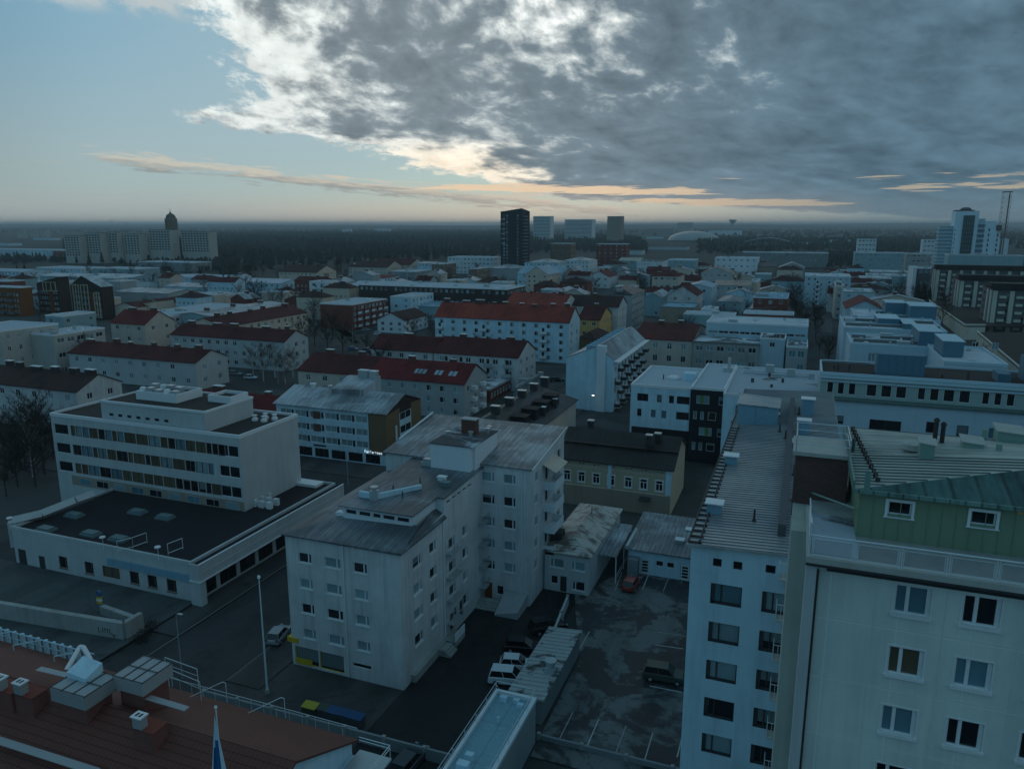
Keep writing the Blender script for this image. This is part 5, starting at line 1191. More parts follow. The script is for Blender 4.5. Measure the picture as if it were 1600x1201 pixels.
# ================================================================ the town: blocks read off their eave corners
def town(name, label, cat, h, sw, se, third, roof='flat', rise=2.5, wall='white_render', rm=None, st=3, sp=3.2, ww=1.5, wh=1.5, style='two', faces=None, low=1.0, cap=90, sink=0, **k):
    X0, X1, Y0, Y1 = rect(sw, se, third, h)
    if Y1 < Y0 + 3: Y1 = Y0 + 9
    if Y0 > 300: Y1 = min(Y1, Y0 + (18 if h > 20 else 28))
    side = 'E' if X1 < 20 and (X1 / max(Y0, 1)) < .02 else 'W'
    faces = faces if faces is not None else 'S' + side
    wins = {}; step = (h - low - .9 - wh) / max(1, st - 1) if st > 1 else 1
    n = 0
    for f in faces:
        Lf = (X1 - X0) if f == 'S' else (Y1 - Y0)
        nc = max(1, int((Lf - 1) / sp)); nc = min(nc, max(1, (cap - n) // max(1, st)))
        if nc <= 0 or st <= 0: continue
        u0, u1 = .5, Lf - .5
        zs = [low + step * i for i in range(st)]
        if st > 4: zs = zs[-8:]
        wins[f] = [q for q in grid(u0, u1, nc, zs, ww, wh, style) if rnd.random() < .96]; n += len(wins[f])
    if roof == 'flat' and 'gear' not in k: k['gear'] = 4
    return building(name, label, cat, X0, X1, Y0, Y1, h, roof, rise, wall, rm, wins, **k)
AB = 'apartment building'
# --- red and brown roofed rows, left of the centre
town('apartment_building', 'long white row with dark brown roof at the left edge behind the office slab', AB, 10, (-45, 597), (119.5, 612), (200, 597), 'gx', 3.0, 'white_render', 'brown_roof_x', st=2, sp=5.2, low=3.4, chims=6, cm='chimney_dark')
town('apartment_building', 'white two-storey row with maroon roof and small chimneys directly above the office slab', AB, 8.3, (112, 550), (305, 567), (360, 556), 'gx', 2.8, 'pale_grey', 'maroon_roof_x', st=2, sp=5.0, low=2.0, chims=6)
town('apartment_building', 'pale three-storey row with a dull red roof, second row back on the left', AB, 10, (269, 522), (444, 534), (485, 526), 'gx', 3.0, 'pale_grey', 'maroon_roof_x', st=3, sp=3.6, chims=5)
town('apartment_building', 'cream yellow house with red roof and small balconies, left of the long maroon roofs', AB, 11.5, (164, 505), (226, 507), (272, 500), 'gx', 4.2, 'beige_render', 'red_metal_x', st=3, sp=5, chims=2)
B5_ = town('apartment_building', 'cream gabled block with dull red roof turned end-on to the view', AB, 9.5, (296, 506), (350, 511), (459, 487), 'gy', 3.0, 'cream_render', 'maroon_roof_y', st=3, sp=4, chims=5)
town('apartment_building', 'beige block with plain dark red roof joined to the skylit grey one', AB, 9.0, (462, 579), (577, 587), (620, 570), 'gx', 3.6, 'beige_render', 'maroon_roof_x', st=3, sp=4.5, chims=2)
r_, e_, z_ = town('apartment_building', 'grey block with crimson roof, a row of skylights and small gable balconies', AB, 9.1, (578, 587.5), (725, 600), (765, 584), 'gx', 3.8, 'grey_render', 'red_metal_x', st=3, sp=3.4, style='fin', chims=2)
for i, dx in enumerate((-1.2, 0, 1.2, 4.6, 5.8, 8.6, 9.8)): MB().prism([(dx - .45, -5), (dx + .45, -5), (dx + .45, -3.4), (dx - .45, -3.4)], [z_(0, -5) - .1, z_(0, -5) - .1, z_(0, -3.4) - .1, z_(0, -3.4) - .1], [z_(0, -5) + .08] * 2 + [z_(0, -3.4) + .08] * 2).build('skylight', 'glass_sky', r_)
for k in range(3):
    for y in (-3, 2.6): MB().box(e_[1] + .003, e_[1] + 1.2, y, y + 1.8, .9 + k * 2.9, 1.9 + k * 2.9).build('balcony', 'white_trim', r_)
town('shop_building', 'little red-fronted annex beside the skylit grey block on the street', 'shop', 3.4, (748, 598), (765, 610), (800, 590), 'flat', 0, 'rust_red_wall', 'felt_mid', st=1, sp=2.0, pcap='grey_trim')
town('apartment_building', 'pale block with brown-maroon roof and a tall red chimney strip, right of the car-park trees', AB, 10, (578, 544), (676, 550), (690, 540), 'gx', 3.6, 'white_render', 'maroon_roof_x', st=3, sp=4, chims=1)
B6_ = town('apartment_building', 'pale block with brown-maroon roof and grey gable end beside the receding street', AB, 10, (677, 550.5), (809, 559), (836, 546), 'gx', 3.8, 'white_render', 'maroon_roof_x', st=3, sp=3.8, ww=1.6, chims=2)
town('shop_building', 'single-storey shop strip with pale canopy along the receding street', 'shop', 3.8, (792, 613), (808, 606), (842, 585), 'flat', 0, 'mid_grey', 'felt_mid', st=1, sp=2.5, pcap='grey_trim')
BO = town('apartment_building', 'large white block with orange-red roof and a line of capped chimneys', AB, 14.5, (696, 490), (889, 504), (907, 497), 'gx', 4.6, 'cool_white', 'orange_roof_x', st=5, sp=4.4, style='fin', chims=9)
def balconies(t3, us, zs, w=2.4, mat_='white_trim', face='S'):
    r_, (a, b, c, d), z_ = t3
    for u in us:
        for z in zs:
            m = MB()
            if face == 'S': x = a + (b - a) * u; m.box(x, x + w, c - 1.2, c - .003, z - .12, z).slot(1).box(x, x + w, c - 1.2, c - 1.12, z + .003, z + .95).slot(2).box(x + .5, x + 1.4, c - .02, c - .004, z + .003, z + 2.1)
            else: y = c + (d - c) * u; m.box(b + .003, b + 1.2, y, y + w, z - .12, z).slot(1).box(b + 1.12, b + 1.2, y, y + w, z + .003, z + .95).slot(2).box(b + .004, b + .02, y + .5, y + 1.4, z + .003, z + 2.1)
            m.build('balcony', ['grey_trim', mat_, 'glass_dark'], r_)
balconies(BO, (.02, .36, .80), (1.4, 4.3, 7.2, 10.1))
town('house', 'small mustard-sided house with brown roof just right of the orange-red roof', 'house', 11, (905, 498), (937, 500), (950, 491), 'gx', 4.2, 'yellow_render', 'maroon_roof_x', st=3, sp=3.4, chims=1)
town('house', 'low ochre house with shallow brown roof between the mustard house and the blank white-blue block', 'house', 7, (905, 527), (932, 530), (960, 520), 'hip', 2.2, 'ochre_brick', 'brown_roof_x', st=1, sp=3)
town('apartment_building', 'white block with slate-brown roof behind the mustard house', AB, 14, (882, 461), (966, 480), (977, 474), 'gx', 3.8, 'white_render', 'brown_roof_x', st=4, sp=5, chims=2)
town('apartment_building', 'block with a plain orange-red roof and pale stair shaft behind the orange-red row', AB, 15, (792, 474), (880, 478), (890, 470), 'gx', 4.0, 'white_render', 'orange_roof_x', st=3, sp=5, chims=2)
town('house', 'white gabled house with brown roof in front of the brick balcony flats', 'house', 5.8, (589, 499), (632, 501), (662, 492), 'gy', 3.2, 'white_clean', 'brown_roof_y', st=2, sp=4.2, low=.9)
B1_ = town('apartment_building', 'brick and white balcony flats with a frosty flat roof beside the car-park', AB, 11.5, (505, 474), (550, 477), (590, 467), 'flat', 0, 'red_brick_wall', 'snow_felt', st=4, sp=3.2, ww=2.0, gear=3, faces='E')
town('apartment_building', 'white four-storey flats with overhanging pale roof behind the brick balcony flats', AB, 12, (585, 468), (643, 465), (660, 458), 'flat', 0, 'cool_white', 'snow_felt', st=4, sp=3.8, gear=1)
B2_ = town('apartment_building', 'white five-storey flats with ribbon windows and a stepped roof at the edge of the wood', AB, 15, (467, 442), (510, 441), (538, 439), 'flat', 0, 'white_clean', 'snow_felt', st=5, sp=4.2, ww=2.4, gear=4)
town('house', 'white low house with blue-grey roof left of the five-storey white flats', 'house', 8, (379, 440), (438, 443), (446, 436), 'gx', 2.0, 'cool_white', 'blue_metal_x', st=2, sp=4, gear=3)
town('house', 'sand-coloured house with long brown roof at the edge of the wood', 'house', 9, (429, 425), (495, 426), (514, 422), 'gx', 5, 'cream_render', 'brown_roof_x', st=2, sp=4, chims=2)
town('house', 'pale house with brown roof and white roof windows below the wood', 'house', 10, (540, 417), (605, 418), (620, 414), 'gx', 5, 'beige_render', 'brown_roof_x', st=3, sp=4, gear=5)
town('house', 'sand house with reddish roof right behind the one with the white roof windows', 'house', 11, (600, 411), (641, 414), (657, 410), 'gx', 5, 'beige_render', 'maroon_roof_x', st=2, sp=4)
town('house', 'low house with bright red roof in front of the roof-window house', 'house', 8, (553, 432), (595, 435), (612, 428), 'hip', 2.5, 'cool_white', 'red_metal_x', st=2, sp=4)
town('house', 'pale blue-roofed low wing with skylights below the red-roofed low house', 'house', 8, (560, 444), (604, 448), (620, 440), 'gx', 2.2, 'cool_white', 'blue_metal_x', st=2, sp=4, gear=3)
town('house', 'small pale blue house beside the five-storey white flats', 'house', 8, (533, 450), (556, 452), (575, 445), 'gx', 1.6, 'teal_render', 'blue_metal_x', st=2, sp=4)
town('low_building', 'low maroon-roofed wing tucked between the office slab and the metal-roofed block', 'building', 6.5, (300, 632), (452, 648), (462, 632), 'gx', 2.8, 'pale_grey', 'red_metal_x', st=1, sp=5, low=2, chims=2)
# --- left background
town('office_building', 'grey beige office with a tall dark vertical window strip at the left edge', 'office building', 15, (-60, 512), (0, 519), (78, 506), 'flat', 0, 'pale_concrete', 'snow_felt', st=4, sp=3.2, ww=1.1, faces='E', gear=2)
town('office_building', 'grey beige office wing with dark ribbon windows joined to the strip-window office', 'office building', 13, (30, 524), (84, 525), (160, 513), 'flat', 0, 'pale_concrete', 'snow_felt', st=3, sp=3.4, ww=2.6, style='band', faces='E', gear=5)
town('house', 'teal and white box-like house with flat frosty roof and black vents above the office wing', 'house', 14, (82, 492), (98, 495), (155, 489), 'flat', 0, 'teal_render', 'snow_felt', st=4, sp=3.0, gear=3)
town('office_building', 'long low block with unbroken window rows and frosty roof behind the cream gabled block', 'office building', 9, (200, 492), (250, 497), (330, 474), 'flat', 0, 'pale_grey', 'snow_felt', st=2, sp=2.6, ww=1.8, gear=5)
town('apartment_building', 'cream end-gabled block with long frosty pale roof behind the dull red ones', AB, 9, (262, 493), (330, 495), (402, 474), 'gy', 1.4, 'teal_render', 'light_metal_y', st=3, sp=4, chims=3)
for i, (x, y) in enumerate(((182, 478), (205, 476), (228, 472), (250, 469), (270, 467))):
    town('row_house', ['sand and dark red row house, leftmost of the saw-tooth row', 'sand and dark red row house, second in the saw-tooth row', 'sand and dark red row house, middle of the saw-tooth row', 'sand and dark red row house, fourth in the saw-tooth row', 'sand and dark red row house, rightmost of the saw-tooth row'][i], 'house', 6.5, (x, y), (x + 30, y + 2), (x + 36, y - 4), 'mE' if i % 2 else 'gy', 2.0, 'cream_render', 'maroon_roof_y', st=1, sp=3, group='saw-tooth row houses')
for (lab, h, sw, se, th, roof, wall, rm, st) in (
    ('wide low hall with a single broad frosty roof left of the school', 7, (165, 457), (262, 459), (266, 446), 'gx', 'grey_render', 'light_metal_x', 1),
    ('long white school with a rank of dark windows and a stepped right end', 9, (240, 433), (352, 435), (357, 430), 'flat', 'cool_white', 'snow_felt', 2),
    ('pale hall with sloping frosty roof in front of the long white school', 7, (266, 446), (335, 450), (352, 441), 'gx', 'cool_white', 'light_metal_x', 1),
    ('cream hall with blue-grey pitched roof below the school', 7, (286, 460), (345, 464), (352, 454), 'hip', 'cream_render', 'light_metal_x', 1),
    ('dark-walled low block with broken frosty roofs under the concrete slab blocks', 9, (216, 409), (300, 411), (308, 402), 'flat', 'mid_grey', 'snow_felt', 2),
    ('pale two-storey terrace with white roof and a teal gap in the middle', 8, (40, 419), (125, 420), (130, 414), 'flat', 'cool_white', 'snow_felt', 2),
    ('pale terrace with frosty roof right of the gap by the trees', 8, (150, 419), (212, 421), (216, 414), 'flat', 'teal_render', 'snow_felt', 1),
    ('blue-grey terrace with stepped roofs below the frosty terrace', 8, (128, 432), (205, 434), (215, 424), 'gx', 'teal_render', 'blue_metal_x', 2),
    ('blue-grey low block half hidden behind the dark gabled group', 8, (60, 431), (126, 433), (132, 425), 'gx', 'teal_render', 'blue_metal_x', 2),
    ('white low block with frosty roof at the left edge above the dark group', 8, (-20, 423), (36, 425), (42, 412), 'gx', 'cool_white', 'snow_felt', 2),
    ('pale wing with frosty roof at the foot of the blue-grey terrace', 7, (168, 444), (196, 445), (203, 437), 'gx', 'cool_white', 'light_metal_x', 1),
    ('flat white-roofed block at the left edge beside the orange-brown flats', 7, (-20, 440), (20, 444), (40, 432), 'flat', 'mid_grey', 'snow_felt', 1)):
    town('low_building', lab, 'building', h, sw, se, th, roof, 1.5, wall, rm, st=st, sp=4.2)
B3_ = town('apartment_building', 'long white four-storey flats with balconies and a brick end wall at the upper left', AB, 13, (-40, 389), (96, 391), (103, 388), 'flat', 0, 'cool_white', 'snow_felt', st=4, sp=3.6, ww=2.0)
town('apartment_building', 'dull red brick end block next to the long white balcony flats', AB, 13, (97, 391), (111, 392), (118, 388), 'flat', 0, 'red_brick_wall', 'snow_felt', st=3, sp=4)
# dark timber-clad group at the left, with yellow balcony frames
def dark_group():
    for (lab, sw, se, th, h, roof, rise, yf) in (
        ('brown-black block with broad off-centre gable and two tall yellow balcony bays', (99, 447), (158, 448), (186, 444), 17, 'gx_', 0, ((.12, .62),)),
        ('brown-black block with sloping frosty roof and a yellow-framed top balcony', (40, 441), (90, 441), (112, 428), 17, 'mE', 0, ()),
        ('orange-brown flats with black balconies and frosty flat roof at the left edge', (-25, 449), (30, 450), (48, 444), 15, 'flat', 0, ())):
        X0, X1, Y0, Y1 = rect(sw, se, th, h); Y1 = Y0 + 7
        wl = 'dark_flats' if h == 17 else 'orange_flats'
        wins = {'S': grid(1, X1 - X0 - 1, 8, (1.5, 4.5, 7.5, 10.5), 1.5, 1.5, 'two')}
        if roof == 'gx_':
            root, (a, b, c, d), rz = building('apartment_building', lab, AB, X0, X1, Y0, Y1, h, 'gy', 5.2, wl, 'snow_dark_y', wins, ridge=.42, over=.5)
            w = b - a
            for u0, u1, z1 in ((.14, .32, 17.5), (.40, .62, 17.5), (.80, .96, 13.5)):
                m = MB()
                for t in (u0, (u0 + u1) / 2, u1): m.box(a + w * t - .25, a + w * t + .25, c - 1.3, c - 1.0, 1, z1)
                m.box(a + w * u0 - .25, a + w * u1 + .25, c - 1.3, c - 1.0, z1, z1 + .4); m.build('balcony_frame', 'ochre_render', root)
                m = MB()
                for k in range(5): m.box(a + w * u0, a + w * u1, c - 1.1, c - .01, 1 + k * 3.1, 2.0 + k * 3.1)
                m.build('balcony', 'rail_smoke', root)
        elif roof == 'mE':
            root, (a, b, c, d), rz = building('apartment_building', lab, AB, X0, X1, Y0, Y1, h - 1, 'mE', 3.8, wl, 'snow_dark_y', wins, over=.5)
            m = MB(); w = b - a
            for t in (.35, .5, .72, .93): m.box(a + w * t - .2, a + w * t + .2, c - .9, c - .6, 12.5, 16.8)
            m.box(a + w * .34, a + w * .94, c - .9, c - .6, 16.8, 17.1); m.box(a + w * .3, a + w * .98, c - 1.2, c - .01, 12.0, 12.4); m.build('balcony_frame', 'ochre_render', root)
        else:
            root, (a, b, c, d), rz = building('apartment_building', lab, AB, X0, X1, Y0, Y1, h, 'flat', 0, wl, 'snow_felt', wins)
            for k in range(4):
                for t in (.25, .6): MB().box(a + (b - a) * t, a + (b - a) * (t + .18), c - 1.4, c - .01, 1 + k * 3.3, 2.1 + k * 3.3).build('balcony', 'rail_smoke', root)
        MB().box(a + (b - a) * .55, a + (b - a) * .72, c - .04, c - .005, 0, h - 3).build('timber_panel', 'orange_flats', root)
dark_group()
# concrete slab blocks before the dome tower
for (lab, x0_, x1_, yt, h) in (('hazy concrete slab block, leftmost of the tall row under the domed tower', 104, 139, 365, 34), ('concrete slab block, second from left in the tall row', 137, 171, 362, 37), ('concrete slab block, third from left, with a dark gap on its right', 173, 194, 360, 38), ('concrete slab block, fourth from left in the tall row', 196, 232, 363, 36),
                              ('concrete slab block directly below the domed tower', 236, 282, 357, 41), ('concrete slab block at the right end of the tall row beside the wood', 286, 344, 360, 39)):
    X0, Y0 = at(x0_, 407, 0); X1, _ = at(x1_, 407, 0)
    X0 *= .93; X1 *= .93; Y0 *= .93
    building('slab_block', lab, AB, X0, X1, Y0, Y0 + 14, h, 'flat', 0, 'pale_concrete', 'brown_felt', {'S': grid(1, X1 - X0 - 1, int((X1 - X0) / 4.6), [h - 3.2 - 3 * i for i in range(8)], 3.0, 1.5, 'two')}, pcap='mid_grey_trim', group='tall concrete slab blocks', gear=2, weights=(1, 0, 0, 0, 0), frame='dark_trim')
for (lab, x0_, x1_, yt) in (('far hazy slab block, left of the faint pair on the horizon', 27, 44, 361), ('far hazy slab block in the middle of the faint group', 47, 60, 361), ('far hazy slab block, right of the faint group', 64, 77, 361)):
    X0, Y0 = at(x0_, 372, 0); X1, _ = at(x1_, 372, 0); building('slab_block', lab, AB, X0, X1, Y0, Y0 + 16, 28, 'flat', 0, 'pale_concrete', 'brown_felt', {}, pcap='mid_grey_trim')
# --- centre background
town('office_building', 'long dark brick block with pale roof edge and small windows, middle distance', 'office building', 15, (621, 437), (770, 452), (777, 440), 'flat', 0, 'dark_brick_wall', 'snow_felt', st=3, sp=3.0, gear=6)
town('office_building', 'dark ribbed wing with frosty roof running away from the long dark brick block', 'office building', 15, (772, 452), (792, 453), (836, 438), 'flat', 0, 'dark_brick_wall', 'snow_felt', st=2, sp=2.6, gear=3)
town('low_building', 'low teal shed roof in front of the long dark brick block', 'building', 7, (655, 478), (694, 480), (700, 470), 'gx', 1.2, 'teal_render', 'blue_metal_x', st=1)
town('low_building', 'small teal outbuilding squeezed left of the orange-red roof', 'building', 8, (680, 490), (697, 491), (702, 482), 'gx', 1.5, 'cool_white', 'green_metal_x', st=2)
town('apartment_building', 'white four-storey flats with dark brick end just left of the dark tower', AB, 16, (697, 402), (772, 403), (782, 398), 'flat', 0, 'white_clean', 'snow_felt', st=4, sp=3.8, ww=1.8, gear=4)
town('apartment_building', 'white block with low sloping white roof left of the four-storey flats', AB, 13, (657, 411), (676, 412), (716, 406), 'gx', 1.0, 'cool_white', 'light_metal_x', st=2)
town('apartment_building', 'dark brown cube of flats in front of the sloping white roof', AB, 13, (676, 412.5), (692, 413), (705, 409), 'flat', 0, 'brown_render', 'snow_felt', st=4, sp=3.4)
town('apartment_building', 'grey low flats with balconies between the sand house and dark cube', AB, 10, (620, 423), (648, 425), (672, 419), 'flat', 0, 'mid_grey', 'snow_felt', st=3, sp=3.6)
town('apartment_building', 'small dark brown cube with frosty roof lowest below the dark tower', AB, 12, (734, 420), (745, 420.5), (762, 416), 'flat', 0, 'brown_render', 'snow_felt', st=3, sp=3.4)
town('low_building', 'pale curved-roofed hall behind the small dark cube', 'hall', 11, (775, 417), (812, 420), (822, 408), 'hip', 3, 'grey_render', 'light_metal_x', st=1)
town('apartment_building', 'white classical block with hipped pale metal roof below the tower', AB, 15, (820, 410), (872, 411), (885, 404), 'hip', 3.0, 'cool_white', 'light_metal_x', st=4, sp=3.4)
town('apartment_building', 'white block with a dark corner strip and hipped frosty roof right of the classical block', AB, 16, (880, 407), (921, 408), (929, 402), 'hip', 3.0, 'white_clean', 'light_metal_x', st=5, sp=3.4)
town('apartment_building', 'sand-yellow stepped-gable house with blue-green roof', AB, 13, (823, 428), (856, 429), (862, 420), 'gy', 5.5, 'cream_render', 'blue_metal_y', st=4, sp=3.4)
town('apartment_building', 'blue-roofed pale block between the two stepped gables', AB, 12, (856, 426), (876, 427), (880, 419), 'gx', 4.5, 'cool_white', 'blue_metal_x', st=3, sp=3.4)
town('apartment_building', 'pinkish house with frosty dormer roof right of the sand-yellow gable', AB, 12, (875, 428), (900, 427), (907, 420), 'gy', 4.5, 'pink_render', 'light_metal_y', st=3, sp=3.4)
town('apartment_building', 'blue-roofed white block at the left of the sand-yellow gable', AB, 12, (812, 427), (824, 428), (830, 420), 'gx', 4.5, 'cool_white', 'blue_metal_x', st=3, sp=3.4)
town('house', 'white gabled house with three small attic windows and a low red roof behind', 'house', 8.5, (921, 432), (952, 433), (975, 424), 'gy', 4.2, 'white_clean', 'red_metal_y', st=2, sp=4, chims=2)
town('low_building', 'low white-roofed shed running away beside the orange-red roof', 'building', 10, (862, 455), (880, 457), (910, 446), 'gy', 1.4, 'cool_white', 'light_metal_y', st=1, gear=2)
town('apartment_building', 'beige ribbon-window block with steep dark hip and frosty skylight strip', AB, 17, (943, 458), (988, 461), (1011, 449), 'hip', 3.0, 'grey_render', 'dark_metal_x', st=5, sp=3.0, ww=2.5, style='band', faces='E', gear=3)
town('apartment_building', 'beige block with maroon mansard and many dormers', AB, 14, (1022, 430), (1060, 432), (1076, 424), 'hip', 3.8, 'beige_render', 'maroon_roof_x', st=3, sp=4, ww=2.0, chims=4)
town('house', 'teal low house with pale arched roof left of the white gable', 'house', 10, (1012, 462), (1033, 465), (1046, 457), 'gy', 2.4, 'teal_render', 'light_metal_y', st=1)
town('house', 'white gabled house with dark red roof and triple attic window', 'house', 13.5, (1042, 461), (1089, 462), (1098, 456), 'gy', 4.6, 'white_render', 'maroon_roof_y', st=4, sp=5, chims=1)
r_, e_, z_ = town('apartment_building', 'blank brown-beige box with blue-grey roof in front of the white gable', AB, 12.5, (1029, 481), (1084, 482), (1096, 475), 'flat', 0, 'taupe', 'blue_membrane', st=4, sp=3, faces='E', gear=2, pcap='teal_trim')
town('apartment_building', 'pale brick-fronted row with long maroon roof behind the white projecting office', AB, 12, (990, 528), (1082, 533), (1103, 512), 'gx', 3.2, 'beige_render', 'maroon_roof_x', st=3, sp=3.6, ww=1.5, wh=2.0, style='old', faces='S', chims=2)
town('office_building', 'grey concrete office with ribbon windows right of the long maroon roof', 'office building', 12, (1083, 534), (1187, 540), (1190, 528), 'flat', 0, 'concrete', 'felt_mid', st=3, sp=3.0, ww=2.2, faces='S', gear=4, pcap='mid_grey_trim')
town('stair_block', 'light blue plain stair block standing proud of the grey concrete office', 'building', 14, (1188, 528), (1227, 531), (1229, 523), 'flat', 0, 'teal_white', 'brown_felt', st=2, sp=5, faces='S')
town('office_building', 'grey office bay with two rows of pale windows right of the light blue stair block', 'office building', 12, (1229, 541), (1262, 544), (1268, 531), 'flat', 0, 'grey_render', 'felt_mid', st=2, sp=2.4, ww=1.9, wh=2.0, low=5, weights=(0, 0, 1, 4, 0), faces='S', gear=2)
town('office_building', 'long light blue-grey block with one dark recessed band across its top', 'office building', 16.5, (1103, 505), (1263, 511), (1262, 500), 'flat', 0, 'teal_white', 'light_membrane', st=1, sp=3.2, ww=3.1, low=13.2, wh=.9, style='band', faces='S', gear=3)
town('low_building', 'low white building with pink-white roof edge behind the blue-grey band block', 'building', 12, (1097, 483), (1118, 485), (1122, 480), 'flat', 0, 'cool_white', 'snow_felt', st=2, sp=5, ww=3.5)
town('apartment_building', 'pale blue block with folded metal roof right of the maroon gabled house', AB, 15, (1083, 441), (1112, 450), (1122, 437), 'gy', 2.0, 'teal_white', 'blue_metal_y', st=3, sp=6)
town('hotel', 'pale hotel-like block with two rows of small paired windows', 'hotel', 14, (1118, 444), (1172, 447), (1178, 436), 'gx', 2.0, 'pale_grey', 'taupe_roof_x', st=3, sp=3)
town('house', 'blue-grey low block with metal roof in front of the hotel-like block', 'building', 10, (1122, 470), (1158, 472), (1166, 462), 'hip', 1.5, 'teal_render', 'grey_metal_x', st=2, sp=4)
town('apartment_building', 'narrow sand-yellow end wall right of the hotel-like block', AB, 15, (1174, 440), (1184, 441), (1244, 436), 'flat', 0, 'cream_render', 'snow_felt', st=0)
town('apartment_building', 'blue-membrane roofed block with a red brick base and light fans', AB, 16, (1177, 466), (1231, 467), (1232, 440), 'flat', 0, 'red_brick_wall', 'blue_membrane', st=4, sp=4, gear=7, pcap='light_trim_blue')
town('low_building', 'brick hall with sloping rime-white roof and black roof windows', 'building', 11, (1168, 489), (1211, 484), (1216, 468), 'mE', 1.2, 'red_brick_wall', 'light_metal_x', st=0, gear=5)
town('apartment_building', 'white box block with dark vertical slot, largest white block behind the gables', AB, 19, (1117, 403), (1184, 404), (1187, 399), 'flat', 0, 'white_clean', 'snow_felt', st=4, sp=4, cap=30, gear=5)
town('apartment_building', 'dusty pink gabled house in front of the big white box block', AB, 13, (1100, 424), (1140, 427), (1150, 418), 'gy', 4.0, 'pale_grey', 'taupe_roof_y', st=2, sp=4)
town('apartment_building', 'white block with rows of small square windows and dark attic band', AB, 16, (1001, 408), (1035, 410), (1043, 402), 'flat', 0, 'white_clean', 'brown_felt', st=4, sp=2.6, ww=1.0, gear=4)
town('apartment_building', 'teal-grey block with flat pale roof right of the small-window block', AB, 16, (1044, 406), (1085, 407), (1091, 402), 'flat', 0, 'teal_render', 'snow_felt', st=3, sp=4, gear=3)
town('apartment_building', 'bluish low block right of the red brick tower block', AB, 14, (968, 407), (1000, 408), (1004, 402), 'gx', 2.5, 'teal_render', 'green_metal_x', st=3, sp=4)
town('apartment_building', 'dark brown flats with glazed corner balconies and flat pale roof right of the dark tower', AB, 29, (856, 381), (892, 381), (910, 378), 'flat', 0, 'brown_render', 'snow_felt', st=6, sp=5, gear=2)
town('apartment_building', 'red brick tower block with pale roof in the centre distance', AB, 28, (938, 381), (978, 382), (981, 377), 'flat', 0, 'red_brick_wall', 'snow_felt', st=8, sp=5, gear=1)
town('apartment_building', 'long grey flats with patchy windows behind the gabled grey houses', AB, 16, (1163, 393), (1295, 396), (1297, 391), 'flat', 0, 'mid_grey', 'felt_mid', st=3, sp=5, cap=60, gear=7, faces='S')
town('house', 'grey double-gabled house with a dark central chimney strip', 'house', 12, (1217, 418), (1257, 419), (1258, 412), 'gy', 4.2, 'grey_render', 'grey_metal_y', st=1, sp=6)
town('house', 'plain grey-brown house left of the grey double gable', 'house', 12, (1184, 416), (1213, 417), (1216, 412), 'gx', 3, 'taupe', 'dark_metal_x', st=1, sp=6)
B4_ = town('apartment_building', 'white-blue six-storey flats with mint roof edge beside the far avenue', AB, 18, (1258, 430), (1330, 433), (1334, 422), 'flat', 0, 'teal_white', 'light_membrane', st=6, sp=3.4, ww=1.1, faces='S', gear=6)
town('apartment_building', 'yellowish-grey old front on the near side of the far avenue', AB, 17, (1306, 446), (1318, 447), (1340, 434), 'flat', 0, 'beige_render', 'brown_felt', st=5, sp=3, faces='SW', gear=3)
town('apartment_building', 'mint-edged flat roof block behind the small red turret roofs', AB, 15, (1318, 458), (1368, 458), (1352, 444), 'flat', 0, 'teal_white', 'felt_mid', st=3, sp=4, gear=3, faces='S', pcap='mint')
town('house', 'pale blue house with crooked dark red roof behind the white terraces', 'house', 14, (1322, 482), (1380, 484), (1360, 462), 'gy', 3.5, 'teal_white', 'red_metal_y', st=2, sp=4)
town('office_building', 'greenish grid-windowed block before the tall white tower', 'office building', 22, (1415, 396), (1456, 397), (1440, 393), 'flat', 0, 'concrete', 'felt_mid', st=5, sp=3.4, ww=2.2, faces='S')
town('office_building', 'hazy teal-grey long office with faint windows in the right distance', 'office building', 19, (1336, 395), (1416, 396), (1410, 391), 'flat', 0, 'teal_render', 'felt_mid', st=4, sp=4, cap=60, faces='S')
town('shopping_hall', 'low dark shopping hall with layered roof edges beyond the far car park', 'hall', 9, (1362, 425), (1420, 426), (1410, 415), 'flat', 0, 'mid_grey', 'felt_mid', st=1, sp=3, ww=2.4, faces='S', gear=2)
town('shopping_hall', 'glass-fronted hall with small lit lamps beyond the far car park', 'hall', 9, (1345, 435), (1394, 436), (1388, 429), 'flat', 0, 'dark_grey', 'felt_mid', st=2, sp=3, ww=2.4, faces='S')
town('shopping_hall', 'long teal-grey hall behind the glass-fronted one', 'hall', 8, (1345, 430), (1430, 432), (1420, 424), 'flat', 0, 'teal_render', 'felt_mid', st=1, sp=4, faces='S')
town('office_building', 'blue-striped office with a white end strip left of the strip-towers', 'office building', 19, (1433, 419), (1462, 420), (1450, 414), 'flat', 0, 'dark_grey', 'felt_mid', st=3, sp=2.4, ww=2.2, wh=2.0, style='band', weights=(0, 0, 1, 3, 0), faces='S')
town('stair_block', 'narrow white slab end of the blue-striped office', 'building', 19.5, (1428, 419), (1433, 419), (1432, 414), 'flat', 0, 'white_clean', 'felt_mid', st=0)
town('apartment_building', 'white balcony block with roof plant alone in the right distance', AB, 30, (1341, 374), (1370, 374), (1371, 370), 'flat', 0, 'white_clean', 'brown_felt', st=6, sp=4, ww=2.6, faces='S', gear=4)
town('apartment_building', 'white balcony block left of the tall white tower', AB, 30, (1436, 374), (1462, 375), (1460, 370), 'flat', 0, 'white_clean', 'brown_felt', st=6, sp=4, ww=2.6, faces='S', gear=2)
town('apartment_building', 'pale balcony block right of the tall white tower', AB, 30, (1545, 375), (1564, 375), (1560, 371), 'flat', 0, 'cool_white', 'brown_felt', st=6, sp=4, ww=2.6, faces='S')
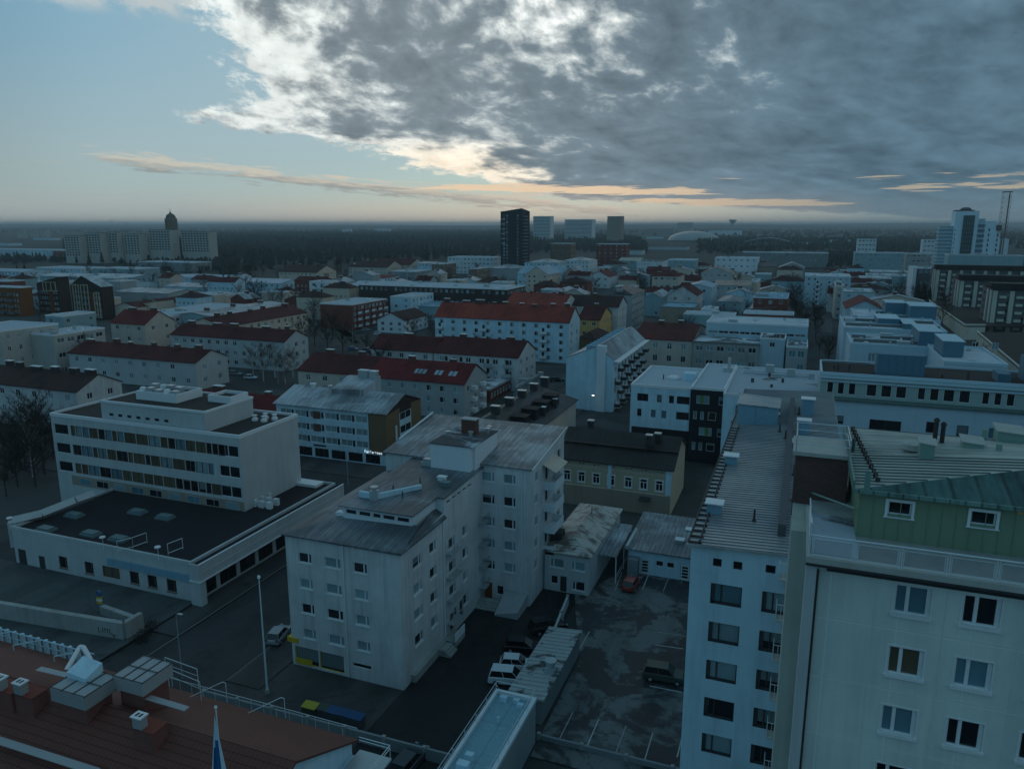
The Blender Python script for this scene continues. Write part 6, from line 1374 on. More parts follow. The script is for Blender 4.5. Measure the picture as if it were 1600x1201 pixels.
town('apartment_building', 'plain light blue slab end right of the lattice mast', AB, 30, (1566, 374), (1577, 374), (1575, 371), 'flat', 0, 'white_clean', 'brown_felt', st=0)
town('office_building', 'long dark-roofed low hall below the tall white tower', 'hall', 26, (1480, 398), (1600, 400), (1600, 396), 'flat', 0, 'teal_render', 'black_felt', st=0, gear=8)

balconies(B1_, (.1, .3, .5, .7, .88), (1.2, 4.2, 7.2), 3.2, 'white_clean', 'E'); balconies(B2_, (.3, .62), (2, 5, 8, 11), 3.0, 'white_clean'); balconies(B3_, (.1, .25, .4, .55, .7, .85), (1.5, 4.5, 7.5), 4, 'white_clean')
balconies(B4_, (.25, .5, .78), (1.5, 4.4, 7.3, 10.2, 13.1), 2.6, 'white_clean'); balconies(B5_, (.3, .7), (1.2, 4.2), 2.6, 'grey_render', 'E'); balconies(B6_, (.12, .3, .62, .84), (1.2, 4.2, 7.0), 2.6, 'grey_render')

# ================================================================ landmarks
def dark_tower():
    X1, Y0 = at(815, 430, 0); X1 *= .97; Y0 *= .97
    d0 = math.hypot(X1, Y0); hh = lambda py: 0
    X0 = X1 - 21; Y1 = Y0 + 22
    h = 59
    S_ = grid(13.5, 20.5, 1, [h - 4 - 3 * i for i in range(17)], 1.4, 1.6, 'two') + grid(2, 8, 2, [h - 4 - 3 * i for i in range(16)], 1.6, 1.7, 'two')
    root, (a, b, c, d), rz = building('tower_block', 'dark charcoal residential tower with slanted roofline standing alone above the wood', 'tower block', X0, X1, Y0, Y1, h, 'flat', 0, 'black_tower', 'brown_felt', {'S': S_}, pcap='dark_trim')
    m = MB()
    for k in range(18): m.box(b + .003, b + 1.6, c + 1, d - 8, 2 + k * 3.1, 3.0 + k * 3.1)
    m.build('balcony', 'rail_smoke', root)
    m = MB()
    for k in range(6): m.box(a + 1, a + 4.6, c - .5, c - .01, 30 + k * 4.4, 31.2 + k * 4.4)
    m.build('balcony', 'grey_trim', root)
    m = MB(); m.prism([(a - .05, c - .05), (b + .05, c - .05), (b + .05, d + .05), (a - .05, d + .05)], h + .43, [h + .5, h + 3.4, h + 1.0, h + .5]); m.build('slanted_crown', 'black_tower', root)
dark_tower()
def far_box(name, lab, cat, xa, xb, yt, dist_y, depth, wall, bands=True):
    X0, Y0 = at(xa, dist_y, 0); X1, _ = at(xb, dist_y, 0)
    r = math.cos(TH); a_, b_ = (xa + xb) / 2, yt
    # height from the sight line through the roof pixel
    f = math.cos(TH) + (-(yt - 600.5) / F) * math.sin(TH); u = -math.sin(TH) + (-(yt - 600.5) / F) * math.cos(TH)
    aa = (b_ * 0 + (a_ - 800) / F); Yd = aa * math.sin(YAW) + f * math.cos(YAW); h = H + u * Y0 / Yd
    wins = {}
    if bands: n = max(2, int(h / 4)); wins = {'S': [(1, 3 + i * (h - 4) / n, X1 - X0 - 2, 1.6, 'band', 'dark_trim', 0) for i in range(n)]}
    return building(name, lab, cat, X0, X1, Y0, Y0 + depth, h, 'flat', 0, wall, 'brown_felt', wins, pcap='grey_trim')
far_box('hospital', 'white banded slab peeping out right behind the dark tower', 'hospital', 833, 863, 338, 378, 30, 'white_clean')
far_box('hospital', 'wide white banded slab with dark roof plant on the horizon', 'hospital', 882, 929, 343, 376, 40, 'white_clean')
far_box('tower_block', 'grey-brown square tower block on the horizon', 'tower block', 948, 972, 338, 380, 30, 'taupe', False)
far_box('hospital', 'long pale hospital wing far off left of the domed arena', 'hospital', 1008, 1056, 357, 368, 40, 'pale_concrete')
far_box('hospital', 'pale square block at the right of the long hospital wing', 'hospital', 1058, 1082, 348, 368, 40, 'pale_concrete', False)
far_box('low_building', 'tiny white building among the woods on the horizon left of the tower', 'building', 535, 548, 358, 366, 30, 'white_clean', False)
far_box('low_building', 'tiny pale building row among the woods near the horizon', 'building', 585, 612, 357, 364, 30, 'white_clean', False)
far_box('low_building', 'white long low shed on the far plain beyond the arena', 'building', 1106, 1160, 360, 368, 30, 'white_clean', False)
far_box('low_building', 'pale shed in the far woods left of the lone white balcony block', 'building', 1297, 1330, 375, 382, 30, 'cool_white', False)
far_box('low_building', 'pale shed right of the lone white balcony block', 'building', 1372, 1390, 378, 383, 20, 'cool_white', False)
far_box('low_building', 'low frosty-roofed sheds behind the small-window block', 'building', 1010, 1076, 386, 390, 40, 'snow_wall', False)
far_box('low_building', 'frosty roof strip left of the small-window block', 'building', 980, 1004, 392, 398, 30, 'snow_wall', False)
for (lab, xa, xb, yt, yb) in (('faint pale roofs beyond the slab blocks at far left', 52, 96, 372, 375), ('faint pale roof at the left edge below the horizon', 0, 24, 380, 384), ('pale warehouse roof in the woods before the arena', 1010, 1036, 370, 373), ('pale shed on the plain right of the curved stadium roof', 1245, 1290, 379, 384)):
    far_box('low_building', lab, 'building', xa, xb, yt, yb, 30, 'cool_white', False)
def dome_tower():
    X, Y = at(272, 398, 0)
    root = thing('water_tower', 'tall stone-coloured water tower with green dome and spire on the left horizon', 'water tower', (X, Y, 0))
    k = math.hypot(X, Y) / 1180; R0 = 7.6 * k; zt = H + 8 * k
    m = MB(); m.lathe(0, 0, [(R0 * 1.06, 0), (R0 * .93, zt - 3), (R0 * 1.08, zt - 2.6), (R0 * 1.08, zt), (R0 * .9, zt + .2), (R0 * .9, zt + 1)], 16); m.build('shaft', 'tower_stone', root)
    for i in range(16): t = math.pi * 2 * i / 16; MB().box(-.8, .8, -.6, .6, 0, zt - 2).build('buttress', 'tower_stone', root, (R0 * 1.0 * math.cos(t), R0 * 1.0 * math.sin(t), 0)).rotation_euler[2] = t + math.pi / 2
    m = MB(); m.lathe(0, 0, [(R0 * .86 * math.cos(a), zt + 1 + R0 * .80 * math.sin(a)) for a in [i * math.pi / 2 / 8 for i in range(9)]], 16); m.build('dome', 'tower_dome', root)
    z2 = zt + 1 + R0 * .8; MB().lathe(0, 0, [(1.6, z2 - .5), (1.6, z2 + 1.6), (.8, z2 + 2.2), (.35, z2 + 3), (.3, z2 + 8), (.02, z2 + 8.3)], 8).build('spire', 'tower_dome', root)
dome_tower()
def arena():
    X, Y = at(1084, 377, 0); k = math.hypot(X, Y) / 1180; r = 38 * k
    root = thing('arena', 'wide shallow silver domed arena in the centre-right distance', 'arena', (X, Y, 0))
    m = MB(); m.lathe(0, 0, [(r * math.cos(a), 3 + 13.5 * k * math.sin(a)) for a in [i * math.pi / 2 / 8 for i in range(9)]], 28); m.build('dome', 'arena_shell', root)
    MB().lathe(0, 0, [(r * .94, 0), (r * .94, 3.4)], 28).build('wall', 'mid_grey', root)
arena()
def stadium():
    X, Y = at(1200, 386, 0); k = math.hypot(X, Y) / 1180; w = 36 * k
    root = thing('stadium_roof', 'curved white stadium roof on masts right of the arena', 'stadium', (X, Y, 0)); m = MB(); n = 14
    P = [(-w + 2 * w * i / n, 6 + 9 * k * math.sin(math.pi * (.08 + .84 * i / n))) for i in range(n + 1)]
    for (x0, z0), (x1, z1) in zip(P, P[1:]): m.prism([(x0, 0), (x1, 0), (x1, 26), (x0, 26)], [z0 - .5, z1 - .5, z1 - 3, z0 - 3], [z0 + .6, z1 + .6, z1 - 2, z0 - 2])
    m.build('roof', 'white_trim', root)
    m = MB()
    for x, z in P[::2]: m.bar((x, 4, 0), (x, 4, z), .5)
    m.box(-w, w, 10, 24, 0, 8); m.build('stand', 'mid_grey', root)
stadium()
def mushroom():
    X, Y = at(1144, 362, 0); k = math.hypot(X, Y) / 1180
    root = thing('water_tower', 'faint mushroom-shaped water tower on the horizon', 'water tower', (X, Y, 0))
    MB().lathe(0, 0, [(1.6 * k, 0), (1.3 * k, 48), (2.0 * k, 48 + 1 * k), (5.6 * k, 48 + 5.4 * k), (5.6 * k, 48 + 6.6 * k), (.1, 48 + 7 * k)], 16).build('tank', 'concrete', root)
mushroom()
def crane(px, py, lab, s):
    X, Y = at(px, 358, 0); k = math.hypot(X, Y) / 1180
    root = thing('tower_crane', lab, 'crane', (X, Y, 0)); h = H + (350 - py) * k
    MB().bar((0, 0, 0), (0, 0, h), .3 * k).build('mast', 'mid_grey_trim', root); MB().bar((-7 * k * s, 0, h), (3 * k, 0, h), .25 * k).build('jib', 'mid_grey_trim', root)
crane(177, 345, 'faint tower crane on the horizon, left of two', 1); crane(199, 347.5, 'faint smaller tower crane on the horizon, right of two', .8)
for px, lab in ((542, 'hair-thin radio mast on the horizon in the centre-left'), (1420, 'hair-thin mast on the right horizon, nearer the frame middle'), (1440, 'hair-thin mast on the right horizon, nearer the white tower')):
    X, Y = at(px, 362, 0); k = math.hypot(X, Y) / 1180; tag(MB().bar((0, 0, 0), (0, 0, H + 9 * k), .12 * k).build('radio_mast', 'mid_grey_trim', None, (X, Y, 0)), lab, 'mast')
def white_tower():
    # stacked slabs of the tall white tower on the right
    X, Y = at(1500, 425, 0)
    k = math.hypot(X, Y) / 1180; x0, x1 = X - 13 * k, X + 14 * k
    def cz(py): return H + (350 - py) * k * 1.03
    h1 = cz(334)
    S_ = [(1.2 * k, 6 + i * 4.4, .8 * k, 2.2, 'plain', 'dark_trim', 0) for i in range(9)]
    root, (a, b, c, d), rz = building('tower_block', 'tall white and glass tower of stacked slabs at the right', 'tower block', x0, x1, Y, Y + 22, h1, 'flat', 0, 'white_bright', 'brown_felt', {'S': S_})
    MB().box(a + 9.5 * k, a + 22.5 * k, c - .9, c - .02, 0, h1 - 5 * k).build('glass_front', 'tower_glass', root)
    m = MB()
    for i in range(12): m.box(a + 9.5 * k, a + 22.5 * k, c - 1.0, c - .91, i * 4.4, i * 4.4 + .35)
    for i in range(6): m.box(a + (9.5 + i * 2.5) * k, a + (9.7 + i * 2.5) * k, c - 1.02, c - .905, 0, h1 - 5 * k)
    m.build('glass_mullions', 'teal_trim', root)
    MB().box(b + .01, b + 8 * k, c + 1, d - 2, 0, cz(343)).build('balcony_wing', 'teal_white', root)
    m = MB()
    for i in range(9): m.box(b + .5, b + 8.2 * k, c - .6, c + .99, 6 + i * 5, 8 + i * 5)
    m.build('balcony', 'glass_blue', root)
    MB().box(b + 8.01 * k, b + 21 * k, c + .5, d - 3, 0, cz(346)).build('middle_slab', 'white_bright', root); MB().box(b + 21.01 * k, b + 27 * k, c + 2, d - 4, 0, cz(358)).slot(1).box(b + 21.1 * k, b + 28 * k, c + 2.2, d - 4.2, cz(358) + .01, cz(351)).build('end_slab', ['white_bright', 'dark_grey'], root)
    for q in (13, 23.5):
        m = MB()
        for i in range(8): m.box(b + q * k, b + (q + 1.4) * k, c + (.35 if q < 20 else 1.85), c + (.49 if q < 20 else 1.99), 6 + i * 5.0, 9 + i * 5.0)
        m.build('slot_windows', 'glass_dark', root)
    m = MB()
    for i in range(12): m.box(a - 17 * k, a - .02, c + 2, d - 4, 3 + i * 3.6, 4.9 + i * 3.6)
    m.slot(1).box(a - 16 * k, a - .03, c + 3, d - 5, 0, 3 + 12 * 3.6); m.build('balcony_wing', ['teal_white', 'teal_render'], root)
    m = MB(); X0 = (a + b) / 2; m.box(a + .5, b - 4, c + 2, d - 2, h1, h1 + 1.6).lathe(X0, (c + d) / 2, [(5, h1 + 1.5), (5.2, h1 + 2.6), (3.2, h1 + 4), (.1, h1 + 4.4)], 12); m.build('roof_plant', 'dark_grey', root)
white_tower()
def lattice():
    X, Y = at(1557, 430, 0); k = math.hypot(X, Y) / 1180; z0, z1 = 0, H + 40 * k; w = 4.3 * k
    root = thing('lattice_mast', 'rust-red lattice mast with an open square head at the right edge', 'mast', (X, Y, 0)); m = MB()
    lean = .0; n = 9; h0 = H - 16 * k
    for sx in (-1, 1):
        for sy in (-1, 1): m.bar((sx * w, sy * w, h0), (sx * w * 1.05, sy * w, z1), .10)
    for i in range(n):
        a = h0 + (z1 - h0) * i / n; b = h0 + (z1 - h0) * (i + 1) / n
        for s in (-1, 1):
            m.bar((-w, s * w, a), (w, s * w, b), .06); m.bar((w, s * w, a), (-w, s * w, b), .06); m.bar((s * w, -w, a), (s * w, w, b), .06); m.bar((-w, s * w, b), (w, s * w, b), .06)
    m.build('lattice', 'mast_red', root); MB().box(w * .55, w * .85, -.3, .3, 0, z1 - 1).build('ladder_shaft', 'mast_red', root); MB().box(-.5, .9, -.7, .7, 0, h0).build('mast_foot', 'mast_red', root)
    MB().box(-w * 1.1, w * 1.2, -w * 1.1, w * 1.1, z1, z1 + .7).build('platform', 'mast_red', root)
lattice()

# --- dark-roofed strip towers at the right
def strip_tower(lab, tl, bl, wid, dep, sc_):
    X0, Y0 = at(*bl, 0); d_ = math.hypot(X0, Y0)
    f = math.cos(TH) + (-(tl[1] - 600.5) / F) * math.sin(TH); u = -math.sin(TH) + (-(tl[1] - 600.5) / F) * math.cos(TH)
    a_ = (tl[0] - 800) / F; Yd = a_ * math.sin(YAW) + f * math.cos(YAW); h = H + u * Y0 / Yd
    X1 = X0 + wid; n = max(3, int(h / 3.0)); sh = h / n
    wins = {'S': []}; u_ = 2.6; bays = []
    while u_ < wid - 3:
        bays.append(u_)
        for k_ in range(1, n): wins['S'].append((u_ + 2.9, k_ * sh + .5, .85, 1.5, 'two', 'dark_trim', pane_pick((5, 1, 3, 0, 0))))
        u_ += 6.3
    wins['S'] = wins['S'][:72]
    wins['W'] = [(3.5 + j * 3.6, k_ * sh + .5, 1.5, 1.5, 'two', 'dark_trim', 0) for k_ in range(2, n) for j in range(2)][:28]
    root, (a, b, c, d), rz = building('apartment_tower', lab, 'tower block', X0, X1, Y0, Y0 + dep, h, 'flat', 0, 'strip_dark', 'black_felt', wins, pcap='dark_trim')
    m = MB()
    for q in bays: m.box(a + q - 2.4, a + q - .7, c - .5, c - .01, 0, h - .3)
    m.box(a - .5, a - .01, c + .3, c + 2.6, 0, h - .3).box(a - .5, a - .01, c + 7, c + 9, 0, h - .3); m.build('concrete_pier', 'strip_pier', root)
    for i, q in enumerate(bays):
        m = MB()
        for k_ in range(1, n): m.box(a + q + .1, a + q + 2.6, c - 1.2, c - .01, k_ * sh - .1, k_ * sh + .95)
        m.build('balcony', 'strip_pier', root)
    m = MB(); m.prism([(a - 1.0, c - 1.3), (b, c - 1.3), (b - 1, c + 2.5), (a + 1.2, c + 2.5)], h + .45, h + 3.0); m.slot(1).box(a + 1.2, b - 1, c + 2.51, d, h + .45, h + 2.2); m.slot(2).box(a + 1.6, a + 9, c + 3, c + 6, h + 2.21, h + 2.5)
    m.build('roof_attic', ['black_metal_x', 'brown_felt', 'light_metal_x'], root)
strip_tower('dark-roofed tower with pale vertical concrete strips, farthest left of three at the right edge', (1464, 421), (1457, 474), 70, 20, 1)
strip_tower('dark-roofed tower with pale vertical concrete strips, middle one of three at the right edge', (1501, 438), (1493, 497), 60, 20, 1)
strip_tower('dark-roofed tower with pale vertical concrete strips, nearest of three at the right edge', (1556, 453), (1542, 525), 60, 20, 1)
def podium():
    m_root = thing('podium_deck', 'raised dark parking deck with pale parapets in front of the strip towers', 'parking deck', (0, 0, 0)); m = MB()
    pts = [at(*p, 6) for p in ((1452, 470), (1508, 509), (1540, 509))]
    for (p, q) in zip(pts, pts[1:]): m.bar((*p, 6.4), (*q, 6.4), .35); m.poly([(*p, 0), (*q, 0), (*q, 6.3), (*p, 6.3)])
    pts2 = [at(*p, 6) for p in ((1527, 519), (1605, 585))]
    m.bar((*pts2[0], 6.4), (*pts2[1], 6.4), .35); m.poly([(*pts2[0], 0), (*pts2[1], 0), (*pts2[1], 6.3), (*pts2[0], 6.3)])
    m.build('parapet', 'strip_pier', m_root)
    d = MB(); P = [pts[0], pts[1], pts[2], at(1620, 509, 6), at(1620, 470, 6)]; d.prism([(x, y) for x, y in P], 5.4, 6.0); Q = [pts2[0], pts2[1], at(1680, 585, 6), at(1620, 519, 6)]; d.prism([(x, y) for x, y in Q], 5.4, 5.99); d.build('deck', 'brown_felt', m_root)
podium()

# --- the big white and blue stepped complex at the right
def complex_():
    h = 20.6; x0 = 4.6; y0 = 150.5
    W_ = []; u = 1.2; k = 0
    while u < 60:
        wd = (1.1, 1.1, 1.2, 0, 1.7, 1.7, 1.7, 0, 1.2, 1.4, 1.7, 1.7, 0)[k % 13]
        if wd == 0: u += 1.1
        else: W_.append((round(u, 2), 17.0, wd, 2.2, 'plain', 'white_trim', 0)); u += wd + .75
        k += 1
    S_ = [(2.4, 11.8, 2.0, 1.6, 'plain', 'dark_trim', 1), (8.8, 11.2, 5.2, 2.0, 'two', 'dark_trim', 1), (18.0, 11.6, 1.8, 2.0, 'plain', 'dark_trim', 0), (22.8, 11.4, 1.8, 2.0, 'plain', 'dark_trim', 1), (27.6, 11.4, 1.8, 2.0, 'plain', 'white_trim', 3), (32.8, 11.3, 1.8, 2.2, 'plain', 'dark_trim', 0), (42, 11.4, 5.2, 2.0, 'two', 'dark_trim', 0)]
    root, (a, b, c, d), rz = building('apartment_complex', 'long white-blue block with tall dark attic windows above a green ledge', 'apartment building', x0, x0 + 64, y0, y0 + 14, h, 'flat', 0, 'attic_green', 'brown_felt', {'S': W_}, fine=True, pcap='light_trim_blue')
    m = MB(); wall_box(m, a - .01, b, c - 2.2, c - .02, 0, 16.2, {'S': S_}); m.build('lower_wall', 'cool_white_blue', root); put_windows(root, {'S': (a - .01, c - 2.2)}, {'S': S_}, 'dark_trim', True, (1, 1, 1, 1, 1))
    MB().box(a - .2, b, c - 2.6, c - .03, 16.21, 16.5).build('ledge', 'ledge_green', root)
    m = MB(); m.box(a - .15, b, c - .45, c - .07, 19.9, 20.3).box(a - .1, b, c - .25, c - .063, 19.3, 19.6); m.build('cornice', 'light_trim_blue', root)
    for (xa, xb, ya, yb, hh) in ((9.5, 17.5, 3, 6.5, 3.9), (33.5, 42, 4, 9, 4.3), (29.0, 31, 2.5, 7, 1.6)):
        m = MB(); m.box(a + xa, a + xb, c + ya, c + yb, h, h + hh)
        for i in range(6): u = a + xa + (xb - xa) * (i + .5) / 6; m.box(u - .05, u + .05, c + ya - .06, c + ya - .002, h, h + hh)
        m.build('roof_plant', 'blue_sheet', root)
    for x, y, hh in ((3, 4, 1.3), (5, 4.5, 1.3), (20.5, 3.5, .7), (24.5, 3, 1.6), (2.4, 6, .8)): MB().cyl(a + x, c + y, h, h + hh, .16).build('vent_pipe', 'dark_trim', root)
    MB().tube([(a + .5, c + 11, h + .8), (a + 9, c + 11, h + .8)], .2, 4).build('roof_duct', 'galv', root)
    def blk(lab, sw, se, th, h, gear=3, plant=(), wins=None, wall='cool_white_blue', rm='light_membrane'):
        X0, X1, Y0, Y1 = rect(sw, se, th, h)
        r, (a, b, c, d), rz = building('apartment_building', lab, AB, X0, X1, Y0, Y1, h, 'flat', 0, wall, rm, wins or {}, pcap='light_trim_blue', gear=gear)
        for (u0, u1, v0, v1, hh) in plant:
            m = MB(); w, l = b - a, d - c; m.box(a + w * u0, a + w * u1, c + l * v0, c + l * v1, h, h + hh)
            for i in range(5): u = a + w * (u0 + (u1 - u0) * (i + .5) / 5); m.box(u - .06, u + .06, c + l * v0 - .06, c + l * v0 - .002, h, h + hh)
            m.slot(1).box(a + w * u0 - .15, a + w * u1 + .15, c + l * v0 - .15, c + l * v1 + .15, h + hh + .002, h + hh + .15)
            m.build('roof_plant', ['blue_sheet', 'light_trim_blue'], r)
        w, l = b - a, d - c
        if gear > 8:
            for v0 in (.22, .62):
                MB().box(a + .8, b - .8, c + l * v0, c + l * v0 + .35, h + .05, h + .9).slot(1).box(a + .75, b - .75, c + l * v0 - .05, c + l * v0 + .4, h + .902, h + .98).build('roof_upstand', ['mid_grey_trim', 'light_trim_blue'], r)
            MB().tube([(a + w * .2, c + l * .4, h + .5), (a + w * .6, c + l * .4, h + .5), (a + w * .6, c + l * .8, h + .5)], .22, 5).build('roof_duct', 'galv', r)
    blk('white terrace block with rows of shutters, first step behind the long attic-window block', (1330, 541), (1475, 545), (1452, 528), 19.5, 16, ((.74, .98, .1, .9, 3.6),), {'S': grid(3, 30, 7, (15.5,), 1.6, 2.2, 'two')})
    blk('white terrace block with long pale parapets, second step behind', (1319, 515), (1480, 520), (1454, 500), 19.0, 16, ((.36, .58, .3, .7, 2.2), (.60, .72, .1, .5, 1.6)), {'S': grid(3, 40, 8, (15,), 1.5, 1.9, 'two')})
    blk('white block with two big blue plant boxes on its roof, third step behind', (1372, 500), (1470, 503), (1440, 488), 18.0, 16, ((.18, .52, .5, .9, 4.2), (.52, .94, .1, .6, 4.4)), None)
    blk('narrow pale blue stair-like block with open concrete frame left of the plant boxes', (1338, 500), (1368, 502), (1362, 484), 16.5, 0, (), None)
    blk('low blue-grey roof strip at the right edge behind the nearest step', (1475, 566), (1575, 572), (1545, 545), 19.8, 3, ((.05, .4, .3, .8, 3.5),), None)
complex_()

# ================================================================ trees
def treemat(name, c, v=.5):
    m, b, tc = newmat(name); g = S(tc.outputs['Object']); n = noise(g, .35, 4, .6)
    T.links.new(scalec(c, (1 + v / 2 - n * v) * objvar(.35)).k, b.inputs['Base Color']); b.inputs['Roughness'].default_value = .95; b.inputs['Specular IOR Level'].default_value = .1
treemat('twigs', (.040, .034, .028)); treemat('birch_twigs', (.12, .10, .085)); treemat('needles', (.018, .030, .020)); treemat('bark', (.07, .06, .05)); treemat('birch_bark', (.42, .42, .40)); treemat('woods', (.034, .044, .040), .9)
def bare_mesh(h, spread, seed, n=16):
    "trunk and limbs in one mesh; a haze of twigs in the other"
    r = random.Random(seed); tr = MB(); tw = MB()
    tr.bar((0, 0, 0), (0, 0, h * .55), h * .018, 6, h * .011)
    for i in range(n):
        z = h * (.22 + .6 * i / n); a = r.random() * 6.28; L = spread * (1.05 - .45 * abs(i / n - .35)) * r.uniform(.7, 1.1)
        e = (math.cos(a) * L, math.sin(a) * L, z + L * r.uniform(.5, 1.1)); tr.bar((0, 0, z * .9), e, h * .006, 3, h * .002)
        for j in range(32):
            t = r.uniform(.25, 1.1); p = Vector((e[0] * t, e[1] * t, z * .9 + (e[2] - z * .9) * t)); q = p + Vector((r.gauss(0, 1), r.gauss(0, 1), r.gauss(.7, .8))) * h * .06
            w = .030 + h * .002; d = Vector((r.gauss(0, 1), r.gauss(0, 1), 0)).normalized() * w
            tw.poly([p - d, p + d, q]);
            for k_ in range(2):
                s_ = p.lerp(q, r.uniform(.3, .9)); e2 = s_ + Vector((r.gauss(0, 1), r.gauss(0, 1), r.gauss(.3, .8))) * h * .035; tw.poly([s_ - d * .7, s_ + d * .7, e2])
    return tr, tw
def conifer_mesh(h, rad, seed):
    r = random.Random(seed); tr = MB().bar((0, 0, 0), (0, 0, h * .95), h * .014, 6, .03); cr = MB(); n = int(h * 22)
    for i in range(n):
        t = r.random() ** .8; z = h * (.10 + .9 * t); R_ = rad * (1 - t) ** .85 * r.uniform(.55, 1.1) + .12; a = r.random() * 6.28
        p = Vector((math.cos(a) * R_ * .25, math.sin(a) * R_ * .25, z + .1)); e = Vector((math.cos(a) * R_, math.sin(a) * R_, z - R_ * .35)); s = Vector((-math.sin(a), math.cos(a), 0)) * (R_ * .22 + .08)
        cr.poly([p, e + s, e - s]); cr.poly([p, e + s * .3 - Vector((0, 0, .5)), e - s * 1.3 + Vector((0, 0, .2))])
    return tr, cr
TREES = {}
def tree(kind, X, Y, h, label, group=None, var=0, sz=(1, 1)):
    key = (kind, var)
    if key not in TREES:
        if kind == 'birch': a, b = bare_mesh(12, 2.9, 10 + var); ms = ('birch_bark', 'birch_twigs'); H0 = 12
        elif kind == 'bare': a, b = bare_mesh(12, 4.0, 30 + var, 20); ms = ('bark', 'twigs'); H0 = 12
        else: a, b = conifer_mesh(12, 2.3, 50 + var); ms = ('bark', 'needles'); H0 = 12
        TREES[key] = (a.mesh('trunk', ms[0]), b.mesh('crown', ms[1]), H0)
    a, b, H0 = TREES[key]
    root = thing({'birch': 'birch_tree', 'bare': 'bare_tree', 'fir': 'fir_tree'}[kind], label, 'tree', (X, Y, 0), rnd.random() * 6.28, group); s = h / H0; root.scale = (s * sz[0], s * sz[0], s)
    place('trunk', a, root); place('crown', b, root); return root
ADJ = ['leftmost', 'second from left', 'third from left', 'fourth from left', 'fifth from left', 'sixth from left', 'seventh from left', 'eighth from left', 'ninth from left', 'tenth from left', 'eleventh from left', 'twelfth from left', 'thirteenth from left', 'rightmost']
def clump(kind, pts, h, where, group):
    for i, (px, py) in enumerate(pts):
        X, Y = at(px, py, 0); tree(kind, X, Y, h * rnd.uniform(.8, 1.15), f'{ {"birch": "pale birch", "bare": "leafless tree", "fir": "dark conifer"}[kind]}, {ADJ[min(i, 13)]} of those {where}', group, i % 3)
clump('birch', ((396, 588), (412, 596), (430, 590), (446, 600), (458, 590)), 11, 'between the pale end gable and the maroon roofs', 'birches by the maroon roofs')
clump('bare', ((474, 545), (492, 540), (512, 548), (520, 530), (536, 552)), 12, 'round the small car park behind the maroon roofs', 'trees round the small car park')
clump('bare', ((12, 750), (34, 735), (56, 760), (66, 720), (20, 715), (72, 705), (48, 700), (5, 700), (28, 760), (62, 690), (40, 725), (10, 775), (70, 740), (84, 716)), 11, 'in the dark yard left of the office slab', 'trees left of the office slab')
clump('birch', ((52, 745),), 10, 'standing alone in the yard beside the office slab', 'pale tree in the dark yard')
clump('bare', ((452, 470), (462, 482), (470, 488), (480, 492), (440, 478), (428, 484), (490, 500)), 13, 'before the five-storey white flats', 'trees by the five-storey flats')
clump('bare', ((366, 455), (360, 440), (372, 475), (385, 465), (398, 474), (366, 432), (410, 470)), 15, 'at the wood edge left of the five-storey flats', 'trees at the wood edge')
clump('bare', ((1238, 476), (1240, 492), (1243, 506), (1247, 520), (1250, 538), (1237, 462), (1252, 455)), 15, 'lining the far avenue beside the brick block', 'trees along the far avenue')
clump('fir', ((1432, 474), (1440, 478), (1450, 480), (1444, 468), (1436, 484)), 13, 'in the dark cluster left of the strip towers', 'conifers by the strip towers')
clump('bare', ((1132, 512), (1140, 518), (1148, 512), (1156, 520), (1126, 505)), 10, 'behind the blue-grey band block', 'trees behind the band block')
clump('bare', ((1000, 440), (1008, 446), (1004, 432), (1012, 438), (996, 452)), 12, 'between the white gabled house and the small-window block', 'trees by the small-window block')
clump('fir', ((120, 412), (140, 414), (160, 412), (205, 408), (255, 404), (310, 404), (322, 406), (336, 408), (342, 416), (350, 424), (108, 410)), 13, 'in the belt of trees under the slab blocks', 'tree belt under the slab blocks')
clump('bare', ((235, 428), (222, 422), (246, 420), (258, 424), (270, 422), (210, 430)), 11, 'above the school by the frosty terraces', 'trees above the school')
clump('fir', ((242, 446), (313, 436), (28, 432), (40, 431), (52, 408)), 11, 'dotted among the pale low roofs at left', 'conifers among the low roofs')
clump('bare', ((1312, 418), (1320, 412), (1328, 420), (1305, 410), (1336, 410)), 12, 'left of the teal-grey long office', 'trees by the teal-grey office')
clump('bare', ((610, 515), (676, 535), (672, 520)), 8, 'beside the white gabled house with lettering', 'trees by the lettered house')
clump('bare', ((1295, 560), (1280, 552), (1300, 545)), 6, 'on the dark ground behind the grey office bays', 'trees behind the grey office bays')
